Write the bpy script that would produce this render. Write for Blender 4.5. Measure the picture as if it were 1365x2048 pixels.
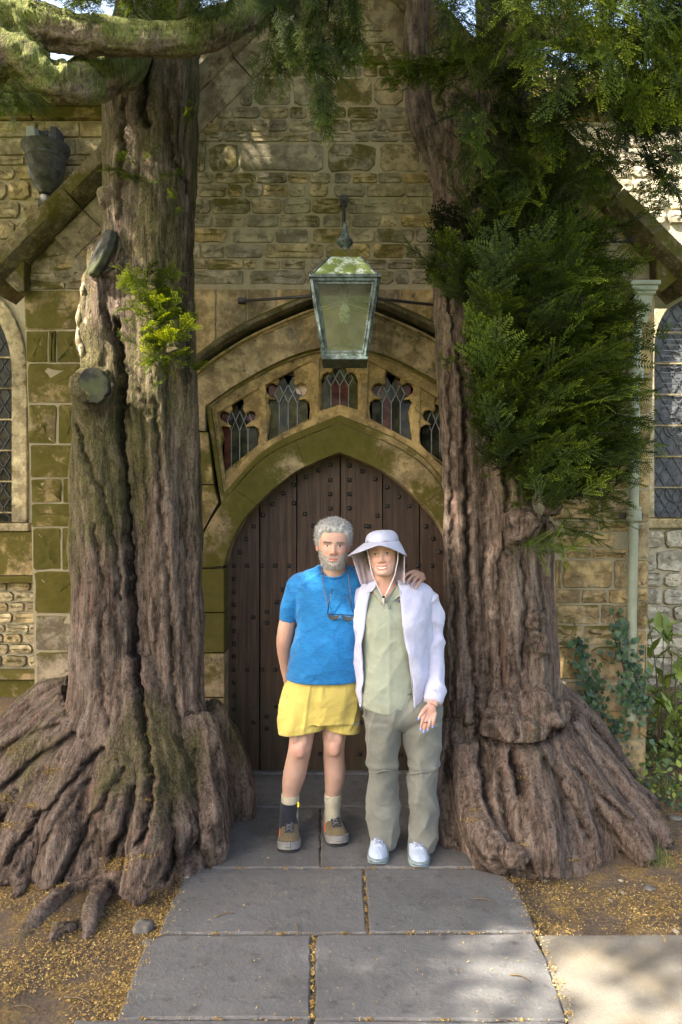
import bpy, bmesh, math, random
import numpy as np
from mathutils import Vector, Matrix, Quaternion
for _o in list(bpy.data.objects): bpy.data.objects.remove(_o)
SC = bpy.context.scene
COL = SC.collection
# ------------------------------------------------------------------ camera
CAMH, FPX = 1.76, 1479.1
cam = bpy.data.cameras.new('camera'); camo = bpy.data.objects.new('camera', cam); COL.objects.link(camo)
cam.sensor_fit = 'VERTICAL'; cam.sensor_height = 36.0; cam.lens = 26.0
cam.clip_start = 0.05; cam.clip_end = 500.0
camo.location = (0, 0, CAMH); camo.rotation_euler = (math.pi/2, 0, 0)
SC.camera = camo
# ------------------------------------------------------------------ light
SUN_D = Vector((0.60, 0.36, -0.72)).normalized()          # direction the light travels
world = bpy.data.worlds.new('World'); SC.world = world; world.use_nodes = True
wn = world.node_tree.nodes; wl = world.node_tree.links
sky = wn.new('ShaderNodeTexSky'); sky.sky_type = 'NISHITA'; sky.sun_disc = False
sky.sun_elevation = math.asin(-SUN_D.z); sky.sun_rotation = math.atan2(-SUN_D.x, -SUN_D.y)
sky.air_density = 1.0; sky.dust_density = 6.0; sky.ozone_density = 0.6
wl.new(sky.outputs[0], wn['Background'].inputs[0]); wn['Background'].inputs[1].default_value = 0.15
sun = bpy.data.lights.new('sun', 'SUN'); sun.energy = 4.5; sun.angle = math.radians(0.53); sun.color = (1.0, 0.93, 0.82)
suno = bpy.data.objects.new('sun', sun); COL.objects.link(suno)
suno.rotation_euler = SUN_D.to_track_quat('-Z', 'Y').to_euler(); suno.location = (-8, -6, 12)
vs = SC.view_settings; vs.view_transform = 'Standard'; vs.look = 'None'; vs.gamma = 1.0; vs.use_curve_mapping = False
vs.exposure = 2.6
vs.use_white_balance = True; vs.white_balance_temperature = 6900
SC.cycles.use_denoising = True
SC.cycles.max_bounces = 8; SC.cycles.diffuse_bounces = 4; SC.cycles.transparent_max_bounces = 12
SC.cycles.sample_clamp_indirect = 6.0
# ------------------------------------------------------------------ helpers
RNG = np.random.default_rng(7)
def P(px, py, d):                      # a photograph position at depth d, in metres
    return np.array(((px-682.5)/FPX*d, d, CAMH-(py-1024.0)/FPX*d))
def PX(px, d): return (px-682.5)/FPX*d
def PZ(py, d): return CAMH-(py-1024.0)/FPX*d
def G(px, py):                         # the ground point seen there
    d = CAMH*FPX/(py-1024.0); return np.array(((px-682.5)/FPX*d, d, 0.0))
_GR = np.array([[1,1,0],[-1,1,0],[1,-1,0],[-1,-1,0],[1,0,1],[-1,0,1],[1,0,-1],[-1,0,-1],[0,1,1],[0,-1,1],[0,1,-1],[0,-1,-1],[1,1,0],[-1,1,0],[0,-1,1],[0,-1,-1]], float)
_PT = np.random.default_rng(42).permutation(256).astype(np.int32); _PT = np.concatenate([_PT, _PT]); _GR = _GR.astype(np.float32)
def pn(p):                             # gradient noise, about -1..1
    p = np.asarray(p, float); fl = np.floor(p); i = fl.astype(np.int64).astype(np.int32) & 255; f = (p-fl).astype(np.float32); u = f*f*f*(f*(f*6-15)+10)
    j = (i+1) & 255; r = 0
    A = (_PT[i[:,0]], _PT[j[:,0]]); wx = (1-u[:,0], u[:,0]); wy = (1-u[:,1], u[:,1]); wz = (1-u[:,2], u[:,2])
    fx = (f[:,0], f[:,0]-1); fy = (f[:,1], f[:,1]-1); fz = (f[:,2], f[:,2]-1); Y = (i[:,1], j[:,1]); Z = (i[:,2], j[:,2])
    for a in (0, 1):
        for b in (0, 1):
            h = _PT[A[a]+Y[b]]; w = wx[a]*wy[b]
            for c in (0, 1):
                g = _GR[_PT[h+Z[c]] & 15]; r = r+(g[:,0]*fx[a]+g[:,1]*fy[b]+g[:,2]*fz[c])*(w*wz[c])
    return np.asarray(r, float)
def fbm(p, o=4, l=2.03, g=.5):
    p = np.asarray(p, float); r = 0; a = 1.0
    for k in range(o): r = r+a*pn(p+k*17.3); p = p*l; a *= g
    return r
def sm(a, b, x): t = np.clip((x-a)/(b-a), 0, 1); return t*t*(3-2*t)
def mesh_np(name, V, F, mat=None, smooth=True, cols=None, mats=None, midx=None):
    """V (n,3), F list of tuples or an (m,k) array"""
    me = bpy.data.meshes.new(name)
    if isinstance(F, np.ndarray):
        m, k = F.shape; V = np.ascontiguousarray(V, np.float32)
        me.vertices.add(len(V)); me.vertices.foreach_set('co', V.ravel())
        me.loops.add(m*k); me.loops.foreach_set('vertex_index', np.ascontiguousarray(F, np.int32).ravel())
        me.polygons.add(m); me.polygons.foreach_set('loop_start', np.arange(0, m*k, k, dtype=np.int32))
        me.polygons.foreach_set('loop_total', np.full(m, k, np.int32)); me.update(calc_edges=True)
    else:
        me.from_pydata([tuple(map(float, v)) for v in V], [], F); me.update()
    if smooth: me.polygons.foreach_set('use_smooth', np.ones(len(me.polygons), bool))
    for m_ in (mats or ([mat] if mat else [])): me.materials.append(m_)
    if midx is not None: me.polygons.foreach_set('material_index', np.asarray(midx, np.int32))
    if cols:
        for k, v in cols.items(): attr(me, k, v)
    return me
def attr(me, name, v):
    v = np.asarray(v, np.float32)
    if v.ndim == 1:
        a = me.attributes.new(name, 'FLOAT', 'POINT'); a.data.foreach_set('value', v)
    else:
        if v.shape[1] == 3: v = np.hstack([v, np.ones((len(v), 1), np.float32)])
        a = me.attributes.new(name, 'FLOAT_COLOR', 'POINT'); a.data.foreach_set('color', v.ravel())
def ob(name, me, parent=None, loc=None, **tags):
    o = bpy.data.objects.new(name, me); COL.objects.link(o)
    if parent is not None: o.parent = parent
    if loc is not None: o.location = loc
    for k, v in tags.items(): o[k] = v
    return o
def thing(name, label, category, loc=(0,0,0), group=None):
    o = bpy.data.objects.new(name, None); COL.objects.link(o); o.location = loc
    o['label'] = label; o['category'] = category
    if group: o['group'] = group
    o.empty_display_size = .1
    return o
class MB:                               # collects pieces of one mesh
    def __init__(s): s.V = []; s.F = []
    def add(s, V, F):
        n = len(s.V); s.V += [tuple(map(float, v)) for v in V]; s.F += [tuple(int(i)+n for i in f) for f in F]; return s
    def box(s, c, size, R=None):
        h = np.array(size)/2.0
        v = np.array([(x,y,z) for x in (-1,1) for y in (-1,1) for z in (-1,1)])*h
        if R is not None: v = v@np.array(R).T
        return s.add(v+np.array(c), [(0,1,3,2),(4,6,7,5),(0,4,5,1),(2,3,7,6),(0,2,6,4),(1,5,7,3)])
    def bar(s, a, b, w, h=None, up=(0,0,1)):
        a = np.array(a, float); b = np.array(b, float); t = b-a; L = np.linalg.norm(t); t = t/L
        u = np.array(up, float); x = np.cross(t, u); x /= (np.linalg.norm(x)+1e-9); z = np.cross(x, t)
        return s.box((a+b)/2, (w, L, h or w), np.array([x, t, z]).T)
    def tube(s, pts, r, n=10, cap=True):
        V, F = tube(pts, r, n, cap); return s.add(V, F)
    def lathe(s, c, prof, n=20):
        V, F = lathe(c, prof, n); return s.add(V, F)
    def prism(s, poly, y0, y1):         # polygon in XZ extruded along Y
        n = len(poly); V = [(x, y0, z) for x, z in poly]+[(x, y1, z) for x, z in poly]
        F = [tuple(range(n)), tuple(range(2*n-1, n-1, -1))]+[(i, i+n, (i+1)%n+n, (i+1)%n) for i in range(n)]
        return s.add(V, F)
    def build(s, name, mat, parent=None, smooth=False, bevel=0, **tags):
        me = mesh_np(name, s.V, s.F, mat, smooth)
        bm = bmesh.new(); bm.from_mesh(me); bmesh.ops.recalc_face_normals(bm, faces=bm.faces)
        if bevel: bmesh.ops.bevel(bm, geom=list(bm.edges), offset=bevel, segments=2, profile=.6, affect='EDGES', clamp_overlap=True)
        bm.to_mesh(me); bm.free()
        if smooth == 'auto':
            me.polygons.foreach_set('use_smooth', np.ones(len(me.polygons), bool)); me.set_sharp_from_angle(angle=math.radians(40))
        return ob(name, me, parent, **tags)
def frames(pts):
    pts = np.asarray(pts, float); t = np.gradient(pts, axis=0); t /= (np.linalg.norm(t, axis=1, keepdims=True)+1e-9)
    u = np.array((0,0,1.0)) if abs(t[0][2]) < .9 else np.array((1.0,0,0))
    X = []; Y = []
    x = np.cross(t[0], u); x /= np.linalg.norm(x)
    for k in range(len(pts)):
        x = x-t[k]*np.dot(x, t[k]); x /= (np.linalg.norm(x)+1e-9); X.append(x); Y.append(np.cross(t[k], x))
    return t, np.array(X), np.array(Y)
def tube(pts, r, n=10, cap=True, flat=1.0):
    pts = np.asarray(pts, float); m = len(pts); r = np.broadcast_to(np.asarray(r, float), (m,))
    t, X, Y = frames(pts); a = np.linspace(0, 2*math.pi, n, endpoint=False)
    V = (pts[:,None,:]+r[:,None,None]*(np.cos(a)[None,:,None]*X[:,None,:]+flat*np.sin(a)[None,:,None]*Y[:,None,:])).reshape(-1, 3)
    F = [(k*n+j, k*n+(j+1)%n, (k+1)*n+(j+1)%n, (k+1)*n+j) for k in range(m-1) for j in range(n)]
    if cap: F += [tuple(range(n-1, -1, -1)), tuple((m-1)*n+j for j in range(n))]
    return V, F
def lathe(c, prof, n=20):
    c = np.array(c, float); a = np.linspace(0, 2*math.pi, n, endpoint=False); V = []
    for r, z in prof: V += [(c[0]+r*math.cos(t), c[1]+r*math.sin(t), c[2]+z) for t in a]
    m = len(prof); F = [(k*n+j, k*n+(j+1)%n, (k+1)*n+(j+1)%n, (k+1)*n+j) for k in range(m-1) for j in range(n)]
    F += [tuple(range(n-1, -1, -1)), tuple((m-1)*n+j for j in range(n))]
    return V, F
def spline(pts, n):                     # Catmull-Rom through rows of numbers
    p = np.asarray(pts, float); m = len(p); p = np.vstack([2*p[0]-p[1], p, 2*p[-1]-p[-2]])
    t = np.linspace(0, m-1, n); k = np.minimum(t.astype(int), m-2); f = (t-k)[:,None]
    a, b, c, d = p[k], p[k+1], p[k+2], p[k+3]
    return .5*(2*b+(c-a)*f+(2*a-5*b+4*c-d)*f**2+(3*b-a-3*c+d)*f**3)
def loft(rings, n=48, m=None, cap=True, e=2.0):
    """rings: rows (cx, cy, z, rx, ry); a closed upright tube"""
    R = np.asarray(rings, float)
    if m: R = spline(R, m)
    a = np.linspace(0, 2*math.pi, n, endpoint=False)
    c = np.sign(np.cos(a))*np.abs(np.cos(a))**(2/e); s_ = np.sign(np.sin(a))*np.abs(np.sin(a))**(2/e)
    V = np.stack([R[:,0,None]+R[:,3,None]*c, R[:,1,None]+R[:,4,None]*s_, np.repeat(R[:,2,None], n, 1)], -1).reshape(-1, 3)
    m = len(R); F = [(k*n+j, k*n+(j+1)%n, (k+1)*n+(j+1)%n, (k+1)*n+j) for k in range(m-1) for j in range(n)]
    if cap: F += [tuple(range(n-1, -1, -1)), tuple((m-1)*n+j for j in range(n))]
    return V, F
def blob(c, r, n=12):
    V = []; c = np.array(c, float); r = np.broadcast_to(np.asarray(r, float), (3,))
    for i in range(1, n):
        for j in range(2*n):
            a, b = math.pi*i/n, math.pi*j/n
            V.append(c+r*np.array((math.sin(a)*math.cos(b), math.sin(a)*math.sin(b), math.cos(a))))
    V.append(c+r*np.array((0,0,1))); V.append(c-r*np.array((0,0,1))); q = 2*n; F = []
    for i in range(n-2):
        for j in range(q): F.append((i*q+j, (i+1)*q+j, (i+1)*q+(j+1)%q, i*q+(j+1)%q))
    for j in range(q): F.append((len(V)-2, j, (j+1)%q)); F.append((len(V)-1, (n-2)*q+(j+1)%q, (n-2)*q+j))
    return V, F
def remesh(mb, voxel, smooth_it=4, fac=.5):
    """one closed skin round everything in mb -> V, F(quads), N"""
    me = mesh_np('tmp', mb.V, mb.F, None, False)
    bm = bmesh.new(); bm.from_mesh(me); bmesh.ops.recalc_face_normals(bm, faces=bm.faces); bm.to_mesh(me); bm.free()
    o = bpy.data.objects.new('tmp', me); COL.objects.link(o)
    md = o.modifiers.new('r', 'REMESH'); md.mode = 'VOXEL'; md.voxel_size = voxel; md.adaptivity = 0
    if smooth_it:
        m2 = o.modifiers.new('s', 'SMOOTH'); m2.iterations = smooth_it; m2.factor = fac
    dg = bpy.context.evaluated_depsgraph_get(); ev = o.evaluated_get(dg); em = ev.to_mesh()
    V = np.empty(len(em.vertices)*3, np.float32); em.vertices.foreach_get('co', V); V = V.reshape(-1, 3).astype(float)
    N = np.empty(len(em.vertices)*3, np.float32); em.vertices.foreach_get('normal', N); N = N.reshape(-1, 3).astype(float)
    L = np.empty(len(em.loops), np.int32); em.loops.foreach_get('vertex_index', L)
    F = L.reshape(-1, 4) if len(L) == 4*len(em.polygons) else [tuple(p.vertices) for p in em.polygons]
    ev.to_mesh_clear(); bpy.data.objects.remove(o); bpy.data.meshes.remove(me)
    return V, F, N
def fill2d(loops, y, depth, bevel=0.0, res=1):
    """closed XZ loops (holes allowed) -> plate mesh standing in the XZ plane, front at y, back at y+depth"""
    cu = bpy.data.curves.new('c', 'CURVE'); cu.dimensions = '2D'; cu.fill_mode = 'BOTH'
    cu.extrude = max(depth/2-bevel, .0005); cu.bevel_depth = bevel; cu.bevel_resolution = res; cu.offset = -bevel
    for L in loops:
        sp = cu.splines.new('POLY'); sp.points.add(len(L)-1)
        for i, (x, z) in enumerate(L): sp.points[i].co = (x, z, 0, 1)
        sp.use_cyclic_u = True
    o = bpy.data.objects.new('c', cu); COL.objects.link(o); dg = bpy.context.evaluated_depsgraph_get()
    me = bpy.data.meshes.new_from_object(o.evaluated_get(dg)); bpy.data.objects.remove(o)
    me.transform(Matrix.Translation((0, y+depth/2, 0))@Matrix.Rotation(math.pi/2, 4, 'X'))
    return me
# ------------------------------------------------------------------ materials
class NT:
    def __init__(s, name, rough=.8, spec=.3):
        s.m = bpy.data.materials.new(name); s.m.use_nodes = True; s.t = s.m.node_tree
        s.b = s.t.nodes['Principled BSDF']; s.b.inputs['Roughness'].default_value = rough
        s.b.inputs['Specular IOR Level'].default_value = spec
    def n(s, typ, props=None, **inp):
        x = s.t.nodes.new(typ)
        for k, v in (props or {}).items(): setattr(x, k, v)
        for k, v in inp.items(): s.put(x.inputs[k.replace('_', ' ')], v)
        return x
    def put(s, sock, v):
        if hasattr(v, 'is_output') or isinstance(v, bpy.types.NodeSocket): s.t.links.new(v, sock)
        elif isinstance(v, (tuple, list)) and len(v) == 3 and sock.type == 'RGBA': sock.default_value = (*v, 1)
        else: sock.default_value = v
    def pos(s): return s.n('ShaderNodeNewGeometry').outputs['Position']
    def nrm(s): return s.n('ShaderNodeNewGeometry').outputs['Normal']
    def obj(s): return s.n('ShaderNodeTexCoord').outputs['Object']
    def rnd(s): return s.n('ShaderNodeObjectInfo').outputs['Random']
    def at(s, name, out='Fac'): return s.n('ShaderNodeAttribute', {'attribute_name': name}).outputs[out]
    def sc(s, v, xyz): return s.n('ShaderNodeMapping', None, Vector=v, Scale=xyz).outputs[0]
    def sep(s, v, ax): return s.n('ShaderNodeSeparateXYZ', None, Vector=v).outputs[ax]
    def noise(s, v, scale, detail=4, rough=.55, dist=0.0, out='Fac'):
        return s.n('ShaderNodeTexNoise', None, Vector=v, Scale=scale, Detail=detail, Roughness=rough, Distortion=dist).outputs[out]
    def vor(s, v, scale, feat='F1', out='Distance', rand=1.0):
        return s.n('ShaderNodeTexVoronoi', {'feature': feat}, Vector=v, Scale=scale, Randomness=rand).outputs[out]
    def ramp(s, f, stops, interp='LINEAR'):
        x = s.n('ShaderNodeValToRGB', None, Fac=f); cr = x.color_ramp; cr.interpolation = interp
        while len(cr.elements) < len(stops): cr.elements.new(.5)
        for e, (p, c) in zip(cr.elements, stops):
            e.position = p; e.color = (*c, 1) if isinstance(c, (tuple, list)) else (c, c, c, 1)
        return x.outputs[0]
    def mix(s, f, a, b, blend='MIX'):
        x = s.n('ShaderNodeMix', {'data_type': 'RGBA', 'blend_type': blend})
        s.put(x.inputs[0], f); s.put(x.inputs[6], a); s.put(x.inputs[7], b); return x.outputs[2]
    def math(s, op, a, b=0.0, clamp=False):
        x = s.n('ShaderNodeMath', {'operation': op, 'use_clamp': clamp}); s.put(x.inputs[0], a); s.put(x.inputs[1], b); return x.outputs[0]
    def rng(s, v, a, b, c=0., d=1.):
        x = s.n('ShaderNodeMapRange', {'interpolation_type': 'SMOOTHSTEP'})
        for k, q in zip(range(5), (v, a, b, c, d)): s.put(x.inputs[k], q)
        return x.outputs[0]
    def hsv(s, c, h=.5, sa=1., v=1.):
        return s.n('ShaderNodeHueSaturation', None, Hue=h, Saturation=sa, Value=v, Color=c).outputs[0]
    def bump(s, h, st=.5, d=.01, normal=None):
        x = s.n('ShaderNodeBump', None, Strength=st, Distance=d, Height=h)
        if normal is not None: s.put(x.inputs['Normal'], normal)
        return x.outputs[0]
    def out(s, col=None, rough=None, normal=None, **kw):
        if col is not None: s.put(s.b.inputs['Base Color'], col)
        if rough is not None: s.put(s.b.inputs['Roughness'], rough)
        if normal is not None: s.put(s.b.inputs['Normal'], normal)
        for k, v in kw.items(): s.put(s.b.inputs[k.replace('_', ' ')], v)
        return s.m
M = {}
MOSS = (.060, .054, .006)
def stone_mat(name, stops, moss, grey=.35, bumpd=.012, mscale=2.2, mosscol=MOSS):
    t = NT(name, .92, .2); p = t.pos(); r = t.rnd()
    c = t.ramp(r, stops)
    c = t.hsv(c, .5, 1.0, t.rng(t.noise(p, 3.1, 3), .3, .7, .75, 1.25))
    a = t.noise(p, 9, 8, .68)
    c = t.mix(t.rng(a, .42, .62), t.mix(.55, c, (.06, .048, .03), 'MULTIPLY'), c)
    b = t.noise(p, 38, 6, .7)
    c = t.mix(t.rng(b, .5, .75, 0, .55), c, (.42, .34, .20))
    c = t.mix(t.rng(t.noise(p, 5.3, 5, .7), .55, .70, 0, grey), c, (.20, .19, .155))         # lichen grey
    c = t.mix(t.rng(t.noise(p, 14, 7, .75), .565, .66, 0, .75), c, (.036, .032, .022))       # black crusts
    up = t.sep(t.nrm(), 'Z')
    mo = t.math('ADD', t.noise(p, mscale, 6, .66), t.math('MULTIPLY', up, .22))
    mo = t.math('ADD', mo, t.math('MULTIPLY', t.math('SUBTRACT', r, .5), .10)); mo = t.math('ADD', mo, t.math('MULTIPLY', t.math('SUBTRACT', t.noise(p, mscale*6, 6, .75), .5), .38))
    mf = t.rng(mo, moss, moss+.13, 0, .92)
    mc = t.mix(t.noise(p, 30, 5), (.026, .026, .004), (.115, .098, .013))
    c = t.mix(mf, c, t.mix(.5, mc, mosscol))
    h = t.math('ADD', t.math('MULTIPLY', a, .9), t.math('MULTIPLY', b, .35))
    h = t.math('ADD', h, t.math('MULTIPLY', t.noise(p, 120, 3), .12))
    return t.out(c, None, t.bump(h, .9, bumpd))
OCH = [(0, (.36,.30,.19)), (.18, (.26,.23,.165)), (.36, (.39,.31,.185)), (.5, (.20,.18,.135)), (.64, (.35,.30,.205)), (.84, (.41,.30,.135)), (1, (.30,.265,.20))]
ASH = [(0, (.34,.245,.115)), (.3, (.30,.23,.13)), (.55, (.40,.28,.12)), (.8, (.33,.255,.15)), (1, (.38,.25,.10))]
M['rubble'] = stone_mat('rubble_stone', OCH, .535, .6, .014, 2.8)
M['ashlar'] = stone_mat('dressed_stone', ASH, .60, .4, .006)
M['mossy'] = stone_mat('mossy_stone', ASH, .37, .25, .006, 3.0)
M['tracery'] = stone_mat('tracery_stone', [(0, (.36,.25,.11)), (1, (.40,.27,.11))], .62, .3, .004)
M['hood'] = stone_mat('hood_stone', [(0, (.15,.125,.075)), (1, (.19,.155,.09))], .40, .3, .01, 4.0)
M['coping'] = stone_mat('coping_stone', [(0, (.27,.22,.155)), (1, (.31,.25,.17))], .56, .5, .008, 2.6)
M['aisle'] = stone_mat('aisle_stone', [(0, (.40,.31,.16)), (.5, (.46,.39,.25)), (1, (.36,.29,.17))], .60, .4, .016)
M['pale'] = stone_mat('pale_wall_stone', [(0, (.50,.46,.36)), (.5, (.55,.50,.38)), (1, (.47,.42,.31))], .66, .3, .02)
def mortar(name, col, moss):
    t = NT(name, .95, .15); p = t.pos()
    c = t.mix(t.noise(p, 12, 8, .7), (col[0]*.55, col[1]*.52, col[2]*.45), (col[0]*1.15, col[1]*1.15, col[2]*1.15))
    c = t.mix(t.rng(t.noise(p, 2.3, 6, .65), moss, moss+.16, 0, .8), c, (.085, .08, .02))
    return t.out(c, None, t.bump(t.noise(p, 45, 8, .7), .8, .012))
M['mortar'] = mortar('mortar', (.33, .29, .20), .56)
M['mortar_pale'] = mortar('mortar_pale', (.46, .41, .30), .66)
def bark_mat(name, moss, warm=1.0, m0=(.022,.022,.005), m1=(.135,.115,.028)):
    t = NT(name, .9, .22); p = t.pos(); g = t.at('grain_shade'); q = t.at('grain_shade2'); mo = t.at('moss'); pk = t.at('pink')
    fine = t.noise(p, 90, 4, .6); mid = t.noise(p, 22, 5, .65)
    c = t.ramp(t.math('ADD', g, t.math('MULTIPLY', t.math('SUBTRACT', mid, .5), .35)),
               [(.15, (.022,.014,.010)), (.36, (.075,.050,.036)), (.5, (.125,.086,.065)), (.64, (.170,.122,.095)), (.9, (.22,.172,.140))])
    c = t.mix(t.rng(pk, .45, .8, 0, .75), c, t.mix(mid, (.13,.062,.046), (.22,.122,.095)))
    c = t.mix(t.rng(t.math('ADD', mo, t.math('MULTIPLY', t.math('SUBTRACT', mid, .5), .5)), .40, .72, 0, .85), c,
              t.mix(t.math('ADD', g, t.math('MULTIPLY', t.math('SUBTRACT', fine, .5), .8)), m0, m1))
    c = t.mix(t.rng(fine, .35, .6, .35, 0.), c, (.02,.016,.012))
    fis = t.noise(t.sc(p, (70,70,9)), 1., 6, .72, .9); c = t.mix(t.rng(fis, .34, .47, .78, 0.), c, (.012,.009,.006)); pl = t.noise(t.sc(p, (34,34,6)), 1., 4, .6, .7); c = t.mix(t.rng(pl, .53, .57, 0., .32), c, t.mix(.5, c, (.30,.19,.155))); c = t.mix(t.rng(fis, .56, .72, 0., .3), c, t.mix(.5, c, (.34,.29,.23)))
    c = t.hsv(c, .505, .90, 1.32*warm)
    h = t.math('ADD', t.math('MULTIPLY', fine, .35), t.math('ADD', t.math('MULTIPLY', mid, .5), t.math('MULTIPLY', g, .8)))
    h = t.math('ADD', h, t.math('ADD', t.math('MULTIPLY', fis, 1.6), t.rng(pl, .50, .57, 0., .5)))
    return t.out(c, None, t.bump(h, 1., .022))
M['bark'] = bark_mat('yew_bark', .5); M['bark_mossy'] = bark_mat('mossy_bough_bark', .5, 1.35, (.030,.040,.006), (.19,.23,.030))  # boughs: true moss, its colour brightened for sunlight
def simple(name, col, rough=.7, spec=.3, var=.25, scale=20, bump=0., bd=.003, metal=0., stretch=None, **kw):
    t = NT(name, rough, spec); v = t.obj()
    if stretch: v = t.sc(v, stretch)
    a = t.noise(v, scale, 5, .6)
    c = t.hsv(col, .5, 1., t.rng(a, .25, .75, 1-var, 1+var))
    if metal: kw['Metallic'] = metal
    return t.out(c, None, t.bump(a, bump, bd) if bump else None, **kw)
def foliage_mat(name):
    t = NT(name, .6, .18); r = t.at('tone')
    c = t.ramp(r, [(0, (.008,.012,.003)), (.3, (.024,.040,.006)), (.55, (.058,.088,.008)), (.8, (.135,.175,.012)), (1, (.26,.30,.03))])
    t.out(c, None, None); b = t.b
    tr = t.n('ShaderNodeBsdfTranslucent', None, Color=t.mix(.5, c, t.hsv(c, .48, 1.2, 2.4)))
    mx = t.n('ShaderNodeMixShader', None); mx.inputs[0].default_value = .28
    t.t.links.new(b.outputs[0], mx.inputs[1]); t.t.links.new(tr.outputs[0], mx.inputs[2])
    t.t.links.new(mx.outputs[0], t.t.nodes['Material Output'].inputs[0])
    return t.m
M['needle'] = foliage_mat('yew_needles')
def leaf_mat(name, lo, hi):
    t = NT(name, .42, .4); r = t.at('tone'); c = t.mix(r, lo, hi); t.out(c)
    tr = t.n('ShaderNodeBsdfTranslucent', None, Color=t.hsv(c, .49, 1.1, 1.8)); mx = t.n('ShaderNodeMixShader', None); mx.inputs[0].default_value = .25
    t.t.links.new(t.b.outputs[0], mx.inputs[1]); t.t.links.new(tr.outputs[0], mx.inputs[2])
    t.t.links.new(mx.outputs[0], t.t.nodes['Material Output'].inputs[0]); return t.m
M['ivy'] = leaf_mat('ivy_leaf', (.012,.035,.022), (.05,.10,.035))
M['weed'] = leaf_mat('weed_leaf', (.05,.09,.02), (.20,.26,.05))
M['grass'] = leaf_mat('grass_blade', (.05,.09,.02), (.13,.19,.04))
def litter_mat():
    t = NT('yew_litter', .8, .2); r = t.at('tone')
    return t.out(t.ramp(r, [(0, (.08,.05,.025)), (.35, (.20,.125,.045)), (.7, (.36,.24,.065)), (1, (.46,.36,.14))]))
M['litter'] = litter_mat()
def ground_mat():
    t = NT('earth', .95, .15); p = t.pos()
    a = t.noise(p, 1.1, 6, .6); b = t.noise(p, 60, 6, .75); d = t.noise(p, 7, 6, .65)
    soil = t.mix(b, (.04,.03,.022), (.17,.13,.095))
    lit = t.mix(t.vor(t.sc(p, (1,1,.2)), 110, out='Color'), (.10,.065,.03), (.30,.20,.065), 'MIX')
    c = t.mix(t.rng(t.math('ADD', d, t.math('MULTIPLY', t.math('SUBTRACT', b, .5), .5)), .46, .62, 0, .75), soil, lit)
    far = t.math('MAXIMUM', t.rng(t.sep(p, 'Y'), 1.2, -.5), t.rng(t.math('ABSOLUTE', t.sep(p, 'X')), 3.2, 4.5))
    c = t.mix(far, c, t.mix(t.noise(p, 3, 6, .7), (.035,.055,.015), (.09,.11,.03)))
    return t.out(c, None, t.bump(t.math('ADD', b, t.math('MULTIPLY', d, 2.)), .9, .012))
M['earth'] = ground_mat()
def path_mat():
    t = NT('sandy_path', .95, .15); p = t.pos()
    b = t.noise(p, 140, 4, .8); a = t.noise(p, 5, 5, .6)
    c = t.mix(b, (.085,.08,.07), (.21,.195,.165)); c = t.mix(t.rng(a, .4, .7, 0, .5), c, (.16,.125,.075))
    c = t.mix(t.rng(t.vor(p, 130), .0, .25, .7, 0.), c, (.33,.29,.23)); c = t.mix(t.rng(t.noise(p, 2.2, 5, .6), .42, .68, 0, .6), c, (.085,.075,.06))
    return t.out(c, None, t.bump(t.math('ADD', b, t.noise(p, 420, 3)), .6, .003))
M['path'] = path_mat()
def slab_mat():
    t = NT('slate_paving', .72, .35); p = t.pos(); r = t.rnd()
    a = t.noise(p, 3.2, 7, .65); b = t.noise(p, 55, 6, .75); d = t.noise(p, 16, 6, .7)
    c = t.mix(a, (.062,.062,.063), (.130,.130,.129)); c = t.hsv(c, .5, 1., t.math('ADD', .88, t.math('MULTIPLY', r, .26)))
    c = t.mix(t.rng(d, .54, .70, 0, .65), c, (.045,.045,.045)); c = t.mix(t.rng(t.noise(p, 1.7, 6, .7), .52, .66, 0, .5), c, (.055,.054,.050)); c = t.mix(t.rng(b, .56, .74, 0, .55), c, (.25,.25,.245))
    c = t.mix(t.rng(t.noise(p, 9, 6, .75), .60, .72, 0, .35), c, (.22,.18,.11))
    return t.out(c, t.rng(d, .3, .7, .62, .85), t.bump(t.math('ADD', b, t.math('MULTIPLY', d, 2.2)), .65, .005))
M['slab'] = slab_mat()
def door_mat():
    t = NT('oak_door', .62, .35); p = t.pos(); r = t.rnd()
    g = t.noise(t.sc(p, (34, 34, 1.6)), 1.0, 7, .62, .6); g2 = t.noise(t.sc(p, (150, 150, 5)), 1.0, 4, .6)
    c = t.ramp(t.math('ADD', g, t.math('MULTIPLY', t.math('SUBTRACT', g2, .5), .35)),
               [(.25, (.012,.006,.0035)), (.5, (.046,.025,.0145)), (.75, (.088,.050,.029))])
    c = t.hsv(c, .5, 1., t.math('ADD', .8, t.math('MULTIPLY', r, .45)))
    low = t.rng(t.sep(p, 'Z'), .95, .1, 0, .65)
    c = t.mix(t.math('MULTIPLY', low, t.rng(t.noise(p, 3, 4), .3, .65)), c, (.045,.048,.026))
    c = t.mix(t.rng(t.noise(p, 6, 6, .7), .60, .72, 0, .6), c, (.014,.009,.006))
    return t.out(c, None, t.bump(t.math('ADD', g, g2), .6, .004))
M['door'] = door_mat()
M['iron'] = simple('black_iron', (.018,.016,.015), .5, .5, .4, 60, .4)
M['void'] = simple('porch_gap_dark', (.008,.007,.006), .9, .1)  # near-black colour used for shade behind the openings
M['lead_mid'] = simple('grey_lead_came', (.075,.08,.088), .7, .2, .3, 40, .3); M['lead_dark'] = simple('dark_lead_came', (.035,.037,.04), .6, .3, .3, 40, .3); M['lead'] = simple('lead_came', (.17,.18,.19), .55, .4, .3, 40, .3, metal=.3)
M['leadwork'] = simple('weathered_lead', (.055,.055,.050), .75, .25, .6, 14, .5, .004)
M['pipe'] = simple('sage_painted_metal', (.22,.24,.175), .5, .4, .18, 9, .15, .002)
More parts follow.
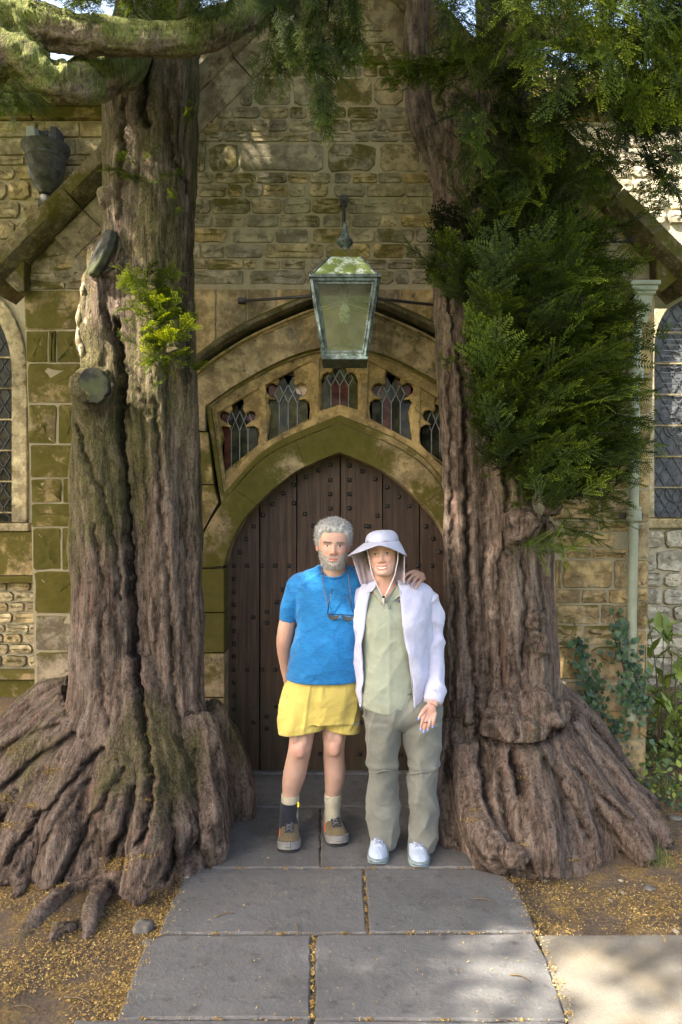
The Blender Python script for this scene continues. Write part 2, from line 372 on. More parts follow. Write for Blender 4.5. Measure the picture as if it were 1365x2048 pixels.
def verdigris():
    t = NT('verdigris_copper', .6, .4); p = t.pos()
    c = t.mix(t.rng(t.noise(p, 26, 7, .7), .38, .62), (.022,.027,.024), (.095,.135,.125))
    c = t.mix(t.rng(t.noise(p, 60, 4, .7), .6, .7, 0, .7), c, (.42,.45,.40))
    return t.out(c, None, t.bump(t.noise(p, 80, 5), .5, .003))
M['copper'] = verdigris()
def roofglass():
    t = NT('mossy_opal_glass', .35, .5); p = t.pos()
    c = t.mix(t.rng(t.noise(p, 17, 7, .75), .42, .54), (.50,.56,.48), (.13,.17,.03))
    c = t.mix(t.rng(t.noise(p, 45, 4, .7), .62, .7), c, (.05,.07,.015))
    return t.out(c)
M['roofglass'] = roofglass()
def dirtyglass():
    t = NT('dusty_lantern_glass', .08, .5); p = t.pos()
    d = t.rng(t.noise(p, 9, 7, .7), .3, .75, .03, .26)
    d = t.math('ADD', d, t.rng(t.noise(p, 80, 3, .7), .66, .72, 0, .3), True)
    t.out((.17,.16,.115), .6)
    gl = t.n('ShaderNodeBsdfGlossy', None, Color=(.9,.92,.92,1)); gl.inputs['Roughness'].default_value = .04
    tp = t.n('ShaderNodeBsdfTransparent', None, Color=(.90,.93,.86,1))
    fr = t.n('ShaderNodeFresnel'); fr.inputs[0].default_value = 1.6
    m1 = t.n('ShaderNodeMixShader'); t.put(m1.inputs[0], fr.outputs[0]); t.put(m1.inputs[1], tp.outputs[0]); t.put(m1.inputs[2], gl.outputs[0])
    m2 = t.n('ShaderNodeMixShader'); t.put(m2.inputs[0], d); t.put(m2.inputs[1], m1.outputs[0]); t.put(m2.inputs[2], t.b.outputs[0])
    t.t.links.new(m2.outputs[0], t.t.nodes['Material Output'].inputs[0]); return t.m
M['dustglass'] = dirtyglass()
def pane_mat(name, lo, hi, rough=.12):
    t = NT(name, rough, .09); p = t.pos(); a = t.noise(p, 14, 5, .6)
    return t.out(t.mix(t.rng(a, .35, .65), lo, hi), None, t.bump(t.noise(p, 24, 3), .25, .004))
M['pane_dark'] = pane_mat('dark_old_glass', (.010,.011,.008), (.045,.042,.025))
M['pane_green'] = pane_mat('green_old_glass', (.035,.034,.016), (.085,.078,.036))
M['pane_red'] = pane_mat('red_old_glass', (.05,.016,.011), (.11,.042,.030))
M['pane_pale'] = pane_mat('pale_old_glass', (.45,.29,.20), (.62,.47,.36), .4)
M['pane_blue'] = pane_mat('slate_glass', (.06,.065,.075), (.12,.125,.135), .3)
# ------------------------------------------------------------------ ground, path
def grid_sheet(name, x0, x1, y0, y1, nx, ny, hf, mat):
    X, Y = np.meshgrid(np.linspace(x0, x1, nx), np.linspace(y0, y1, ny)); p = np.stack([X.ravel(), Y.ravel(), np.zeros(nx*ny)], 1)
    p[:,2] = hf(p); i = np.arange((ny-1)*nx).reshape(ny-1, nx)[:, :-1].ravel()
    return mesh_np(name, p, np.stack([i, i+1, i+nx+1, i+nx], 1), mat)
def ground_h(p):
    near = np.exp(-((p[:,0]/6)**2+((p[:,1]-3.5)/5)**2))
    h = near*(fbm(p*np.array((1.6,1.6,1)), 4)*.030+fbm(p*9., 3)*.006)
    dome = .16*sm(1.55, 3.0, p[:,0])*sm(3.6, 5.0, p[:,1])+.10*sm(-1.9, -3.2, p[:,0])*sm(3.4, 4.6, p[:,1])
    pave = sm(1.35, 1.05, np.abs(p[:,0]-.02))
    return np.where(np.abs(p[:,0]) < 1.3, h*.3, h)*(1-pave)-.030*pave+dome-.012
def ground_at(x, y): return float(ground_h(np.array([[x, y, 0.]]))[0])
ob('ground', grid_sheet('ground', -7, 7, -3, 9, 260, 230, ground_h, M['earth']), kind='structure')
far = MB()
for (a, b, c, d) in ((-200,-7,-200,200), (7,200,-200,200), (-7,7,-200,-3), (-7,7,9,200)):
    far.add([(a,c,-.02), (b,c,-.02), (b,d,-.02), (a,d,-.02)], [(0,1,2,3)])
far.build('terrain', M['earth'], kind='structure')
# ------------------------------------------------------------------ stones
def stone_mesh(w, h, d, seed, irr=.10, rough=.35, n=14, mat=None, cham=.07):
    """a rough block, centred in x/z, its face towards -Y, back at y=0"""
    r = np.random.default_rng(seed); q = min(w, h)*np.clip(irr*2.2, .05, .30); pts = []
    for sx, sz in ((1,-1),(1,1),(-1,1),(-1,-1)):                # two points per corner, two along each side
        k1, k2 = q*r.uniform(.4, 1.2), q*r.uniform(.4, 1.2); A, B = (sx*w/2, sz*(h/2-k2)), (sx*(w/2-k1), sz*h/2)
        pts += [A, B] if sx*sz > 0 else [B, A]
    P4 = []
    for i in range(8):
        a, b = np.array(pts[i]), np.array(pts[(i+1)%8]); P4.append(a)
        if i % 2: P4 += [a+(b-a)*.33, a+(b-a)*.67]
    P4 = np.array(P4); n = len(P4); jj = min(w, h)*irr*.30
    P4 = P4*(1-np.abs(r.normal(0, jj, (n, 2)))/np.array((w/2, h/2))); x, z = P4[:,0], P4[:,1]
    c = min(w, h)*cham
    def ring(ins, y, j): 
        sx = 1-ins/(w/2); sz = 1-ins/(h/2); return np.stack([x*sx, np.full(n, y)+r.normal(0, j, n), z*sz], 1)
    j = d*rough
    V = np.vstack([ring(0, 0, 0), ring(0, -d*.74, j*.3), ring(c*.6, -d*.97, j*.35), ring(min(w,h)*.20, -d, j*.55), ring(min(w,h)*.36, -d*1.0, j*.6), [[0, -d*1.02+r.normal(0, j*.6), 0]]])
    F = [(q*n+i, q*n+(i+1)%n, (q+1)*n+(i+1)%n, (q+1)*n+i) for q in range(4) for i in range(n)]+[(4*n+i, 4*n+(i+1)%n, 5*n) for i in range(n)]
    me = mesh_np('stone', V, F, mat); me.set_sharp_from_angle(angle=math.radians(38)); return me
SEED = [100]
def put_stone(px0, px1, py0, py1, yw, mat, parent, proud=.022, irr=.10, gap=1.6, rough=.35, name='stone', cham=.06):
    SEED[0] += 1
    x0, x1 = PX(px0+gap, yw), PX(px1-gap, yw); z1, z0 = PZ(py0+gap, yw), PZ(py1-gap, yw)
    w, h = x1-x0, z1-z0
    if w < .02 or h < .015: return
    rr = np.random.default_rng(SEED[0])
    me = stone_mesh(w, h, .05+proud*(1+.6*rr.uniform(-1, 1)), SEED[0], irr, rough, 14, mat, cham)
    o = ob(name, me, parent, ((x0+x1)/2, yw+.05, (z0+z1)/2)); o.rotation_euler = (rr.normal(0, .006), rr.normal(0, .012)*(h/w if w > h else 1), rr.normal(0, .012))
    return o
YW = 4.80; CX = 680.0
porch = thing('church_porch', 'steep gabled church porch of mossy ochre stone framing the studded door', 'porch', (0, YW, 0))
_inv = Matrix.Translation((0, -YW, 0))
class Sub:                               # parts of the porch: world coordinates kept
    pass
def part(name, me, parent, loc=(0,0,0)):
    o = ob(name, me, parent, loc); return o
porch.location = (0, 0, 0)
# gable body: mortar, with one opening for the dressed doorway
HOOD = [(386,738),(440,697),(500,660),(560,632),(620,608),(680,592)]
def mirror(c): return c+[(2*CX-x, y) for x, y in reversed(c[:-1])]
def w2(pts, d): return [(PX(x, d), PZ(y, d)) for x, y in pts]
GL, GR, AP = (30, 540), (1330, 540), (682, -128)
out_ = [(74,1440),(62,1000),(47,560),GL,AP,GR,(1312,560),(1300,1000),(1290,1440)]
out_ = [(PX(x, YW), PZ(y, YW) if y < 1430 else -.15) for x, y in out_]
hole = [(388,1440)]+mirror(HOOD)+[(2*CX-388,1440)]
hole = [(PX(x, YW), PZ(y, YW) if y < 1430 else -.15) for x, y in hole]
wall_poly = out_[:1]+out_[1:]
loop = [out_[0]]+out_[1:]+hole[::-1]     # the opening reaches the ground, so it is one outline
wall = part('wall', fill2d([loop], YW+.005, .45, .0), porch); wall.data.materials.append(M['mortar'])
mb = MB(); mb.box((PX(62,YW)+.28, 6.05, 1.5), (.5, 1.6, 3.3)); mb.box((PX(1300,YW)-.28, 6.05, 1.5), (.5, 1.6, 3.3))
mb.build('side_wall', M['mortar'], porch)
mb = MB()                                 # roof slopes behind the coping
for s_ in (GL, GR):
    a = np.array((PX(s_[0], YW), YW+.3, PZ(s_[1], YW)-.02)); b = np.array((PX(682, YW), YW+.3, PZ(-128, YW)-.02)); q = np.array((0, 1.8, 0))
    mb.add([a, b, b+q, a+q, a-(0,0,.12), b-(0,0,.12), b+q-(0,0,.12), a+q-(0,0,.12)], [(0,1,2,3),(7,6,5,4),(0,4,5,1),(1,5,6,2),(2,6,7,3),(3,7,4,0)])
mb.build('roof', M['hood'], porch)
part('inner_dark', MB().box((0, 5.35, 1.6), (2.6, .06, 3.6)).build('porch_interior', M['void'], porch).data, porch) if False else MB().box((0, 5.3, 1.7), (2.3, .06, 3.7)).build('porch_interior', M['void'], porch)  # dark plate stands in for the unlit inside of the porch
B = lambda rows, oy: [((y0/2.625+oy), (y1/2.625+oy), [(a/2.625+370, b/2.625+370) for a, b in xs]) for y0, y1, xs in rows]
rows = B([
 (-150,-98,[(430,560),(565,700),(705,860),(865,1000),(1005,1150)]),
 (-95,-48,[(380,500),(505,640),(645,790),(795,880),(885,1005),(1010,1140)]),
 (-45,0,[(470,610),(615,740),(745,860),(862,1003),(1006,1130),(1132,1230)]),
 (2,52,[(430,545),(550,690),(695,835),(870,1000),(1003,1140),(1145,1260)]),
 (55,105,[(395,520),(525,600),(605,760),(765,885),(888,1000),(1005,1140),(1145,1280)]),
 (108,165,[(420,560),(565,690),(695,800),(805,915),(918,1060),(1062,1140),(1145,1290)]),
 (168,226,[(330,460),(465,600),(605,720),(725,870),(875,945),(950,1090),(1095,1170),(1175,1310)]),
 (230,286,[(300,375),(380,480),(485,620),(625,700),(705,830),(835,925),(930,1040),(1045,1145),(1150,1290)]),
 (290,343,[(222,330),(335,450),(455,560),(565,690),(695,800),(805,930),(935,1060),(1065,1150),(1155,1300)]),
 (346,402,[(190,255),(258,335),(340,400),(405,500),(505,620),(625,700),(705,830),(835,930),(935,1012),(1018,1075),(1080,1142),(1150,1290)]),
 (405,556,[(112,288),(292,358),(362,560),(568,700),(704,780),(784,985),(990,1150),(1155,1300)]),
 (560,622,[(75,168),(172,248),(250,395),(400,545),(550,640),(645,780),(785,850),(853,1015),(1020,1165),(1170,1310)]),
 (625,690,[(65,185),(190,280),(285,430),(433,540),(545,660),(663,760),(765,860),(865,1003),(1006,1060),(1063,1182),(1186,1330)]),
 (693,744,[(60,200),(208,345),(348,518),(520,655),(660,730),(735,885),(890,970),(975,1120),(1135,1240),(1245,1340)]),
 ], 0)+B([
 (-38,116,[(50,110),(120,282),(286,730),(750,1006),(1020,1236),(1245,1345)]),
 (119,175,[(45,150),(158,370),(372,538),(541,652),(655,765),(785,866),(880,1010),(1015,1138),(1142,1330)]),
 (178,247,[(35,60),(65,215),(219,303),(312,410),(412,545),(547,632),(655,752),(783,950),(954,1158),(1160,1340)]),
 (250,335,[(40,135),(138,345),(348,510),(513,665),(668,825),(843,1090),(1095,1252),(1265,1350)]),
 (339,406,[(40,142),(148,320),(323,490),(497,710),(725,870),(874,1025),(1030,1112),(1135,1310)]),
 (411,487,[(35,220),(250,470),(473,648),(672,860),(863,998),(1002,1205),(1214,1340)]),
 (491,569,[(30,80),(85,208),(211,410),(415,730),(740,870),(874,975),(990,1155),(1160,1340)]),
 (573,626,[(30,110),(112,305),(309,375),(410,500),(505,632),(655,790),(794,910),(914,1060),(1064,1200),(1204,1330)]),
 (628,706,[(35,310),(340,640),(643,720),(724,850),(854,976),(980,1098),(1102,1180),(1190,1330)]),
 ], 300)
lowrng = random.Random(3)
def coped(py): return 682-(py+128)/668.*652, 682+(py+128)/668.*648
for y0, y1, xs in rows:
    lo, hi = coped(y0-0); lo += 62; hi -= 62
    xs = list(xs); x = xs[-1][1]+4
    while x < hi-16:                       # behind and beyond the right-hand yew
        w = min(lowrng.uniform(38, 80), hi-x); xs.append((x, x+w)); x += w+4
    x = xs[0][0]-4
    while x > lo+16:
        w = min(lowrng.uniform(38, 80), x-lo); xs.append((x-w, x)); x -= w+4
    for a, b in xs:
        a2, b2 = max(a, lo), min(b, hi)
        if b2-a2 > 14 and not (235 < a2 and b2 < 372) and not (935 < a2 and b2 < 1075): put_stone(a2, b2, y0, y1, YW, M['rubble'], wall, .005, .10, .0, .12)
# dressed stone under the rubble, left and right of the arch
def ash(px0, px1, py0, py1, mat='ashlar', proud=.006, gap=.9, irr=.02, yw=YW, par=None): return put_stone(px0, px1, py0, py1, yw, M[mat], par or wall, proud, irr, gap, .10, 'stone', .04)
for a, b, y0, y1 in ((391,489,581,640),(391,430,641,700),(432,489,641,668),(490,560,581,628),(561,622,581,604),(742,800,581,606),(801,880,581,630),(881,960,581,700),(300,389,581,650),(300,388,652,720)): 
    pass
def clipped_ash(poly, mat='ashlar', y=YW-.004, dep=.12, par=None, name='stone', bevel=.005):
    m = MB().prism(w2(poly, YW), y, y+dep); return m.build(name, M[mat], par or wall, smooth=False, bevel=bevel)
hx = np.array(mirror(HOOD)); 
def hood_y(x): return float(np.interp(x, hx[:,0], hx[:,1]))
for xs in ((300,388),(389,432),(433,494),(495,553),(554,622),(623,680),(681,740),(741,800),(801,868),(869,930),(931,1000)):
    a, b = xs; ya, yb = (hood_y(a)-9 if 386 < a < 976 else 745), (hood_y(b)-9 if 386 < b < 976 else 745)
    mid = [(x, hood_y(x)-9) for x in np.linspace(a, b, 5)[1:-1]] if a > 386 and b < 976 else []
    top = 579
    if min(ya, yb) > 588: clipped_ash([(a+.8, top), (a+.8, ya)]+mid+[(b-.8, yb), (b-.8, top)])
# left pier and right pier quoins
for y0, y1, xs in [(470,548,[(60,215)]),(549,579,[(48,130),(132,215)]),(580,660,[(49,165)]),(661,725,[(52,96),(98,112),(113,166)]),(726,807,[(54,164)]),(808,888,[(56,114),(116,170)]),(889,956,[(60,170)]),(957,1006,[(62,124),(126,170)]),(1007,1054,[(63,170)]),(1055,1140,[(65,122),(124,170)]),(1141,1229,[(68,172)]),(1230,1302,[(70,172)]),(1303,1400,[(72,172)])]:
    for a, b in xs: put_stone(a, b, y0, y1, YW, M['mossy'] if 579 < y0 < 1229 else M['coping'], wall, .004, .03, .12, .15, 'stone', .05)
for y0, y1, xs in [(556,620,[(1115,1170),(1172,1240),(1242,1308)]),(622,690,[(1100,1190),(1192,1255),(1257,1306)]),(692,750,[(1110,1180),(1182,1250),(1252,1305)]),(752,830,[(1100,1200),(1202,1304)]),(832,900,[(1105,1170),(1172,1250),(1252,1303)]),(902,978,[(1100,1195),(1197,1302)]),
   (979,1040,[(1105,1200),(1202,1258)]),(979,1046,[(1260,1300)]),(1042,1064,[(1134,1198),(1200,1258)]),(1066,1096,[(1116,1232)]),(1048,1117,[(1260,1299)]),(1098,1117,[(1134,1184),(1186,1256)]),(1119,1177,[(1112,1124),(1126,1226),(1228,1258)]),(1119,1176,[(1260,1298)]),(1179,1207,[(1112,1162),(1164,1216),(1218,1258)]),(1178,1202,[(1260,1297)]),(1209,1248,[(1112,1200),(1202,1256)]),(1204,1258,[(1260,1296)]),(1250,1290,[(1112,1166),(1168,1256)]),(1292,1360,[(1112,1180),(1182,1256)]),(1260,1318,[(1260,1295)]),(1320,1400,[(1260,1294)]),(1362,1425,[(1130,1256)]),(1402,1478,[(1180,1258),(1260,1294)]),(1480,1562,[(1150,1220),(1222,1293)])]:
    for a, b in xs: put_stone(a, b, y0, y1, YW, M['ashlar'], wall, .005, .05, .2, .2, 'stone', .07)
# ---- doorway
D = [(449,1132),(456,1105),(465,1080),(488,1040),(520,1004),(556,970),(594,942),(636,922),(680,905)]
E = [(395,1136),(399,1104),(412,1060),(443,1009),(475,973),(514,930),(560,898),(617,872),(650,859),(680,847)]
def resample(pts, n):
    p = spline(pts, 200); s = np.r_[0, np.cumsum(np.linalg.norm(np.diff(p, axis=0), axis=1))]; u = np.linspace(0, s[-1], n)
    return np.stack([np.interp(u, s, p[:,0]), np.interp(u, s, p[:,1])], 1)
Dn, En = resample(D, 61), resample(E, 61)
def mir(a): a = np.array(a, float); a[:,0] = 2*CX-a[:,0]; return a
arch = thing('x', '', ''); bpy.data.objects.remove(arch)
arch = part('door_arch', MB().prism(w2([(392,1560),(440,1560),(440,1136),(392,1136)], YW), YW+.05, YW+.2).build('t', M['mortar'], None).data, porch)
for o_ in [o for o in bpy.data.objects if o.name.startswith('t') and o.data is arch.data and o is not arch]: bpy.data.objects.remove(o_)
def vous(i0, i1, mirrored=False):
    d, e = Dn[i0:i1+1], En[i0:i1+1]
    d = d.copy(); e = e.copy()
    poly = [tuple(x) for x in e]+[tuple(x) for x in d[::-1]]
    if mirrored: poly = [tuple(x) for x in mir(poly)]
    return poly
for i0, i1 in ((0, 25), (25, 47)):
    for m_ in (False, True): clipped_ash(vous(i0, i1, m_), 'mossy', YW-.012, .2, arch, 'voussoir', .006)
top = [tuple(x) for x in En[47:]]+[tuple(x) for x in mir(En[47:-1])[::-1]]+[tuple(x) for x in mir(Dn[47:])]+[tuple(x) for x in Dn[47:-1][::-1]]
clipped_ash(top, 'mossy', YW-.012, .2, arch, 'voussoir', .006)
for y0, y1 in ((1138,1224),(1226,1304),(1306,1394),(1396,1475),(1477,1570)):
    for m_ in (0, 1):
        q = [(396,y0),(449.5,y0),(449.5,y1),(396,y1)]
        if m_: q = [tuple(x) for x in mir(q)]
        clipped_ash(q, 'mossy' if y0 < 1230 else 'ashlar', YW-.010, .2, arch, 'jamb_stone', .006)
# ashlar between tracery and rubble (left / right of the fanlight)
for m_ in (False, True):
    for q in ([(389,760),(411,760),(411,862),(389,862)], [(389,864),(416,864),(428,968),(389,968)], [(389,970),(428,970),(437,1004),(418,1040),(408,1058),(389,1060)], [(389,1062),(407,1062),(396,1100),(393,1134),(389,1134)]):
        if m_: q = [tuple(x) for x in mir(q)]
        clipped_ash(q, 'mossy' if q[0][1] > 850 else 'ashlar', YW-.002, .12, arch, 'stone', .004)
# arch band over the fanlight
TT = [(411,812),(480,765),(560,722),(622,700),(680,690)]
HB = [(389,752),(440,712),(500,675),(560,647),(622,622),(680,606)]
Tn, Hn = resample(TT, 61), resample(HB, 61)
for i0, i1 in ((0, 20), (20, 46)):
    for m_ in (False, True):
        q = [tuple(x) for x in Hn[i0:i1+1]]+[tuple(x) for x in Tn[i0:i1+1][::-1]]
        if m_: q = [tuple(x) for x in mir(q)]
        clipped_ash(q, 'ashlar', YW-.004, .14, arch, 'voussoir', .004)
q = [tuple(x) for x in Hn[46:]]+[tuple(x) for x in mir(Hn[46:-1])[::-1]]+[tuple(x) for x in mir(Tn[46:])]+[tuple(x) for x in Tn[46:-1][::-1]]
clipped_ash(q, 'ashlar', YW-.004, .14, arch, 'voussoir', .004)
def sweep(path, prof, y0, name, mat, par, smooth='auto'):
    """prof: (outward, towards camera) offsets round a closed section; path in px"""
    p = np.array(w2(path, YW)); t = np.gradient(p, axis=0); t /= np.linalg.norm(t, axis=1, keepdims=True); nr = np.stack([-t[:,1], t[:,0]], 1)
    V = []; n = len(prof)
    for c, q in zip(p, nr): V += [(c[0]+q[0]*a, y0-b, c[1]+q[1]*a) for a, b in prof]
    F = [(k*n+j, k*n+(j+1)%n, (k+1)*n+(j+1)%n, (k+1)*n+j) for k in range(len(p)-1) for j in range(n)]+[tuple(range(n)), tuple(range(len(V)-n, len(V)))]
    return MB().add(V, F).build(name, mat, par, smooth=smooth)
hp = np.array(HOOD, float); hp = resample(hp.tolist(), 40)
jag = lambda a: np.c_[a[:,0], a[:,1]+fbm(np.c_[a*.03, np.zeros(len(a))], 3)*1.5]
for m_ in (False, True):
    pth = hp if not m_ else mir(hp)[::-1]
    sweep(pth, [(-.006,-.02),(-.006,.035),(.004,.085),(.022,.095),(.040,.075),(.052,-.02)], YW, 'hood_mould', M['hood'], arch)
    pth = np.array(resample(HB, 40)); pth = pth+np.array((2, 9)); pth = pth if not m_ else mir(pth)[::-1]
    sweep(pth, [(0,-.02),(0,.010),(.008,.018),(.016,.010),(.022,.026),(.034,.026),(.036,-.02)], YW, 'roll_mould', M['ashlar'], arch)
# ---- fanlight tracery
fan = None
FRO = [tuple(x) for x in Tn[::3]]+[tuple(x) for x in mir(Tn[::3])[::-1][1:]]
ro = [(922,1003)]; lo_ = [(438,1003)]
Ef = [tuple(x) for x in resample(E[3:], 30)]
botm = Ef+[tuple(x) for x in mir(Ef)[::-1][1:]]
outer = FRO+botm[::-1]
def inset(poly, k):
    p = np.array(poly, float); a = np.roll(p, 1, 0); b = np.roll(p, -1, 0); t = b-a; t /= np.linalg.norm(t, axis=1, keepdims=True); nr = np.stack([-t[:,1], t[:,0]], 1)
    return [tuple(x) for x in p+nr*k]
def area(p): p = np.array(p); return .5*np.sum(p[:,0]*np.roll(p[:,1], -1)-p[:,1]*np.roll(p[:,0], -1))
def ins(poly, k): return inset(poly, k if area(poly) > 0 else -k)
inner = [(424,818)]+[(x, y+9) for x, y in FRO[1:-1]]+[(2*CX-424,818)]+[(2*CX-448,985)]+[(x, y-17) for x, y in botm[::-1][2:-2]]+[(448,985)]
fan = part('fanlight', fill2d([w2(outer, YW+.03), w2(inner, YW+.03)], YW+.018, .10, .010, 2), porch); fan.data.materials.append(M['mossy'])
Tpl = [(-29,21),(-34,5),(-30,-1),(-21,0),(-27,-4),(-35,-9),(-37,-17),(-33,-24),(-25,-25),(-18,-21),(-15,-27),(-17,-35),(-14,-44),(-4,-48),(5,-44),(8,-35),(6,-27),(9,-21),(16,-25),(24,-23),(28,-16),(25,-8),(18,-4),(13,0),(22,-1),(31,5),(33,15)]
Tpl = [(x+2, y) for x, y in Tpl]
def light(cx, cy, s, bl, br): return [(cx-33*s, bl)]+[(cx+x*s, cy+y*s) for x, y in Tpl]+[(cx+33*s, br)]
L1 = light(479, 850, 1.17, 953, 892); L2 = light(577, 799, 1.26, 882, 838)
L3 = [(644,829),(644,762),(648,750),(656,745),(664,748),(668,737),(676,725),(680,716),(684,725),(692,737),(696,748),(704,745),(712,750),(716,762),(716,829),(680,816)]
L4 = [tuple(x) for x in mir(L2)][::-1]; L5 = [tuple(x) for x in mir(L1)][::-1]
tri = [[(489,797),(507,783),(509,801)],[(597,737),(614,729),(615,748)]]
tri += [[tuple(x) for x in mir(t)] for t in tri]
lights = [L1, L2, L3, L4, L5]
web_o = [(420,812)]+[(x, y+5) for x, y in FRO[1:-1]]+[(2*CX-420,812),(2*CX-444,992)]+[(x, y-10) for x, y in botm[::-1][2:-2]]+[(444,992)]
def grow(poly, k):
    p = np.array(poly, float); c = p.mean(0); return [tuple(x) for x in c+(p-c)*k]
cells = [[(436,826),(518,777),(521,886),(452,958)], [(532,770),(622,722),(626,838),(536,882)], [(640,718),(680,704),(720,718),(722,822),(680,808),(638,822)]]
cells += [[tuple(x) for x in mir(c)] for c in cells[:2]]
a_ = part('mullion_web', fill2d([w2(web_o, YW+.05)]+[w2(c, YW+.05) for c in cells], YW+.040, .05, .008, 2), fan); a_.data.materials.append(M['tracery'])
a_ = part('tracery', fill2d([w2(ins(web_o, 2), YW+.07)]+[w2(grow(l, 1.07), YW+.07) for l in lights], YW+.058, .03, .007, 2), fan); a_.data.materials.append(M['tracery'])
a_ = part('tracery', fill2d([w2(ins(web_o, 3), YW+.09)]+[w2(l, YW+.09) for l in lights]+[w2(t, YW+.09) for t in tri], YW+.078, .03, .005, 1), fan); a_.data.materials.append(M['tracery'])
YG = YW+.115; prng = random.Random(5)
def pane(poly, mat):
    m = MB(); p = np.array(w2(poly, YG)); c = p.mean(0); p = c+(p-c)*.97
    tx, tz = prng.gauss(0, .05), prng.gauss(0, .05)
    V = [(x, YG+(x-c[0])*tx+(z-c[1])*tz, z) for x, z in p]; V += [(x, y+.004, z) for x, y, z in V]; n = len(p)
    m.add(V, [tuple(range(n)), tuple(range(2*n-1, n-1, -1))]+[(i, i+n, (i+1)%n+n, (i+1)%n) for i in range(n)]); m.build('pane', M[mat], fan)
came = MB()
def cb(a, b): came.bar(P(a[0], a[1], YG-.006), P(b[0], b[1], YG-.006), .006, .008, (0,1,0))
spec = [(447,513,946,893,862,20,'RDDD'),(541,613,876,838,806,18,'GGGG'),(645,715,830,830,772,16,'GRRG'),(747,819,838,876,806,18,'DRDD'),(847,913,893,946,862,20,'DDDD')]
TOPS = [(480,820,'DRR'),(577,765,'DRP'),(680,735,'GGG'),(783,765,'DRR'),(880,820,'DDD')]
nm = {'R':'pane_red','D':'pane_dark','G':'pane_green','P':'pane_pale'}
for (x0, x1, bl, br, ys, dh, cs), (tx, ty, tc) in zip(spec, TOPS):
    w = (x1-x0)/4.
    bot = lambda x: bl+(br-bl)*(x-x0)/(x1-x0)+6
    if x0 == 645: bot = lambda x: 838-13*(1-abs(x-680)/35)+4
    for k in range(4):
        a, b = x0+k*w-(3 if k == 0 else 0), x0+(k+1)*w+(3 if k == 3 else 0)
        pane([(a, bot(a)), (b, bot(b)), (b, ys), ((a+b)/2, ys-dh), (a, ys)], nm[cs[k]])
        if k: cb((a, bot(a)), (a, ys)); 
        if k: cb((a, ys), (a+w/2, ys-dh)); cb((a, ys), (a-w/2, ys-dh))
    for k in range(1, 4):
        a = x0+k*w; pane([(a, ys), (a+w/2, ys-dh), (a, ys-2*dh), (a-w/2, ys-dh)], nm[prng.choice('DDG')])
        cb((a-w/2, ys-dh), (a, ys-2*dh)); cb((a+w/2, ys-dh), (a, ys-2*dh))
    for k in (1, 2):
        a = x0+(k+.5)*w; pane([(a, ys-dh), (a+w/2, ys-2*dh), (a, ys-3*dh), (a-w/2, ys-2*dh)], nm[prng.choice('DG')])
    for sx, ch in ((-1, tc[1]), (1, tc[2])):
        e = tx+sx*w*2.2; q = tx+sx*w*.55
        pane([(q, ys-dh*2.05), (tx+sx*w*.95, ys-dh*1.05), (e, ys-dh*.6), (e, ys-dh*2.9), (q, ys-dh*2.9)], nm[ch])
    pane([(tx-w*1.2, ys-dh*3), (tx+w*1.2, ys-dh*3), (tx+w*1.0, ys-dh*4.6), (tx-w*1.0, ys-dh*4.6)], nm[tc[0]])
came.build('lead_came', M['lead'], fan, kind='stuff')
# ---- door
YD = 4.965
door = part('door', MB().box((PX(CX, YD), YD+.09, 1.12), (1.62, .04, 2.34)).V and mesh_np('backing', *(lambda b: (b.V, b.F))(MB().box((PX(CX, YD), YD+.09, 1.1), (1.66, .04, 2.3))), M['void'], False), porch)
seams = [430, 520, 594, 681, 766, 840, 930]
dcurve = np.array([tuple(x) for x in Dn]+[tuple(x) for x in mir(Dn[:-1])[::-1]])
for i in range(6):
    a, b = seams[i]+1.0, seams[i+1]-1.0
    xs = np.linspace(a, b, 9); tp = [(x, np.interp(x, dcurve[:,0], dcurve[:,1], left=1100, right=1100)-16) for x in xs]
    poly = [(PX(a, YD), .006), (PX(b, YD), .006)]+w2(tp[::-1], YD)
    MB().prism(poly, YD+(.004 if i % 2 else 0), YD+.07).build('plank', M['door'], door, bevel=.004)
for x in (677.5, 684.5): MB().bar(P(x, 1530, YD-.003), P(x, 920, YD-.003), .008, .01).build('cover_strip', M['door'], door, bevel=.002)
N1 = [(161,y) for y in (830,917,1004,1089,1174,1261,1346,1431,1517,1604,1691,1782,1868)]+[(250,830),(343,830),(432,830),(522,830),(200,741),(243,653),(293,571),(353,495),(414,423),(486,352),(556,296),(556,418),(250,1517),(347,1517),(434,1517),(522,1517),(289,1868),(480,1868),(482,988),(443,1070),(378,1134),(378,1208),(289,1170),(443,1273),(443,1763),(378,1827),(378,1906)]
NL = [(x/3.306+420, y/3.306+880) for x, y in N1]
N2 = [(713,1390),(650,1418),(588,1451),(711,1466),(711,1538),(712,1611),(582,1638),(626,1698),(711,1690)]
NL += [(x/2.528+380, y/2.528+380) for x, y in N2]
N3 = [(807,1393),(872,1422),(937,1461),(807,1466),(998,1503),(1058,1550),(1108,1599),(998,1598),(807,1538),(807,1609),(948,1646),(904,1700),(807,1682)]
NRt = [(x/2.528+380, y/2.528+380) for x, y in N3]+[(2*CX-x, y) for x, y in NL if y > 1050 or x < 520]
NRt += [(x, y) for x in (600, 640, 662, 720, 760, 800) for y in (1338, 1445, 1508)]
bmn = MB(); s = .0135
bmn.add([(-s,0,-s),(s,0,-s),(s,0,s),(-s,0,s),(-s,-.004,-s),(s,-.004,-s),(s,-.004,s),(-s,-.004,s),(-s*.4,-.016,-s*.4),(s*.4,-.016,-s*.4),(s*.4,-.016,s*.4),(-s*.4,-.016,s*.4)],
        [(0,1,5,4),(1,2,6,5),(2,3,7,6),(3,0,4,7),(4,5,9,8),(5,6,10,9),(6,7,11,10),(7,4,8,11),(8,9,10,11)])
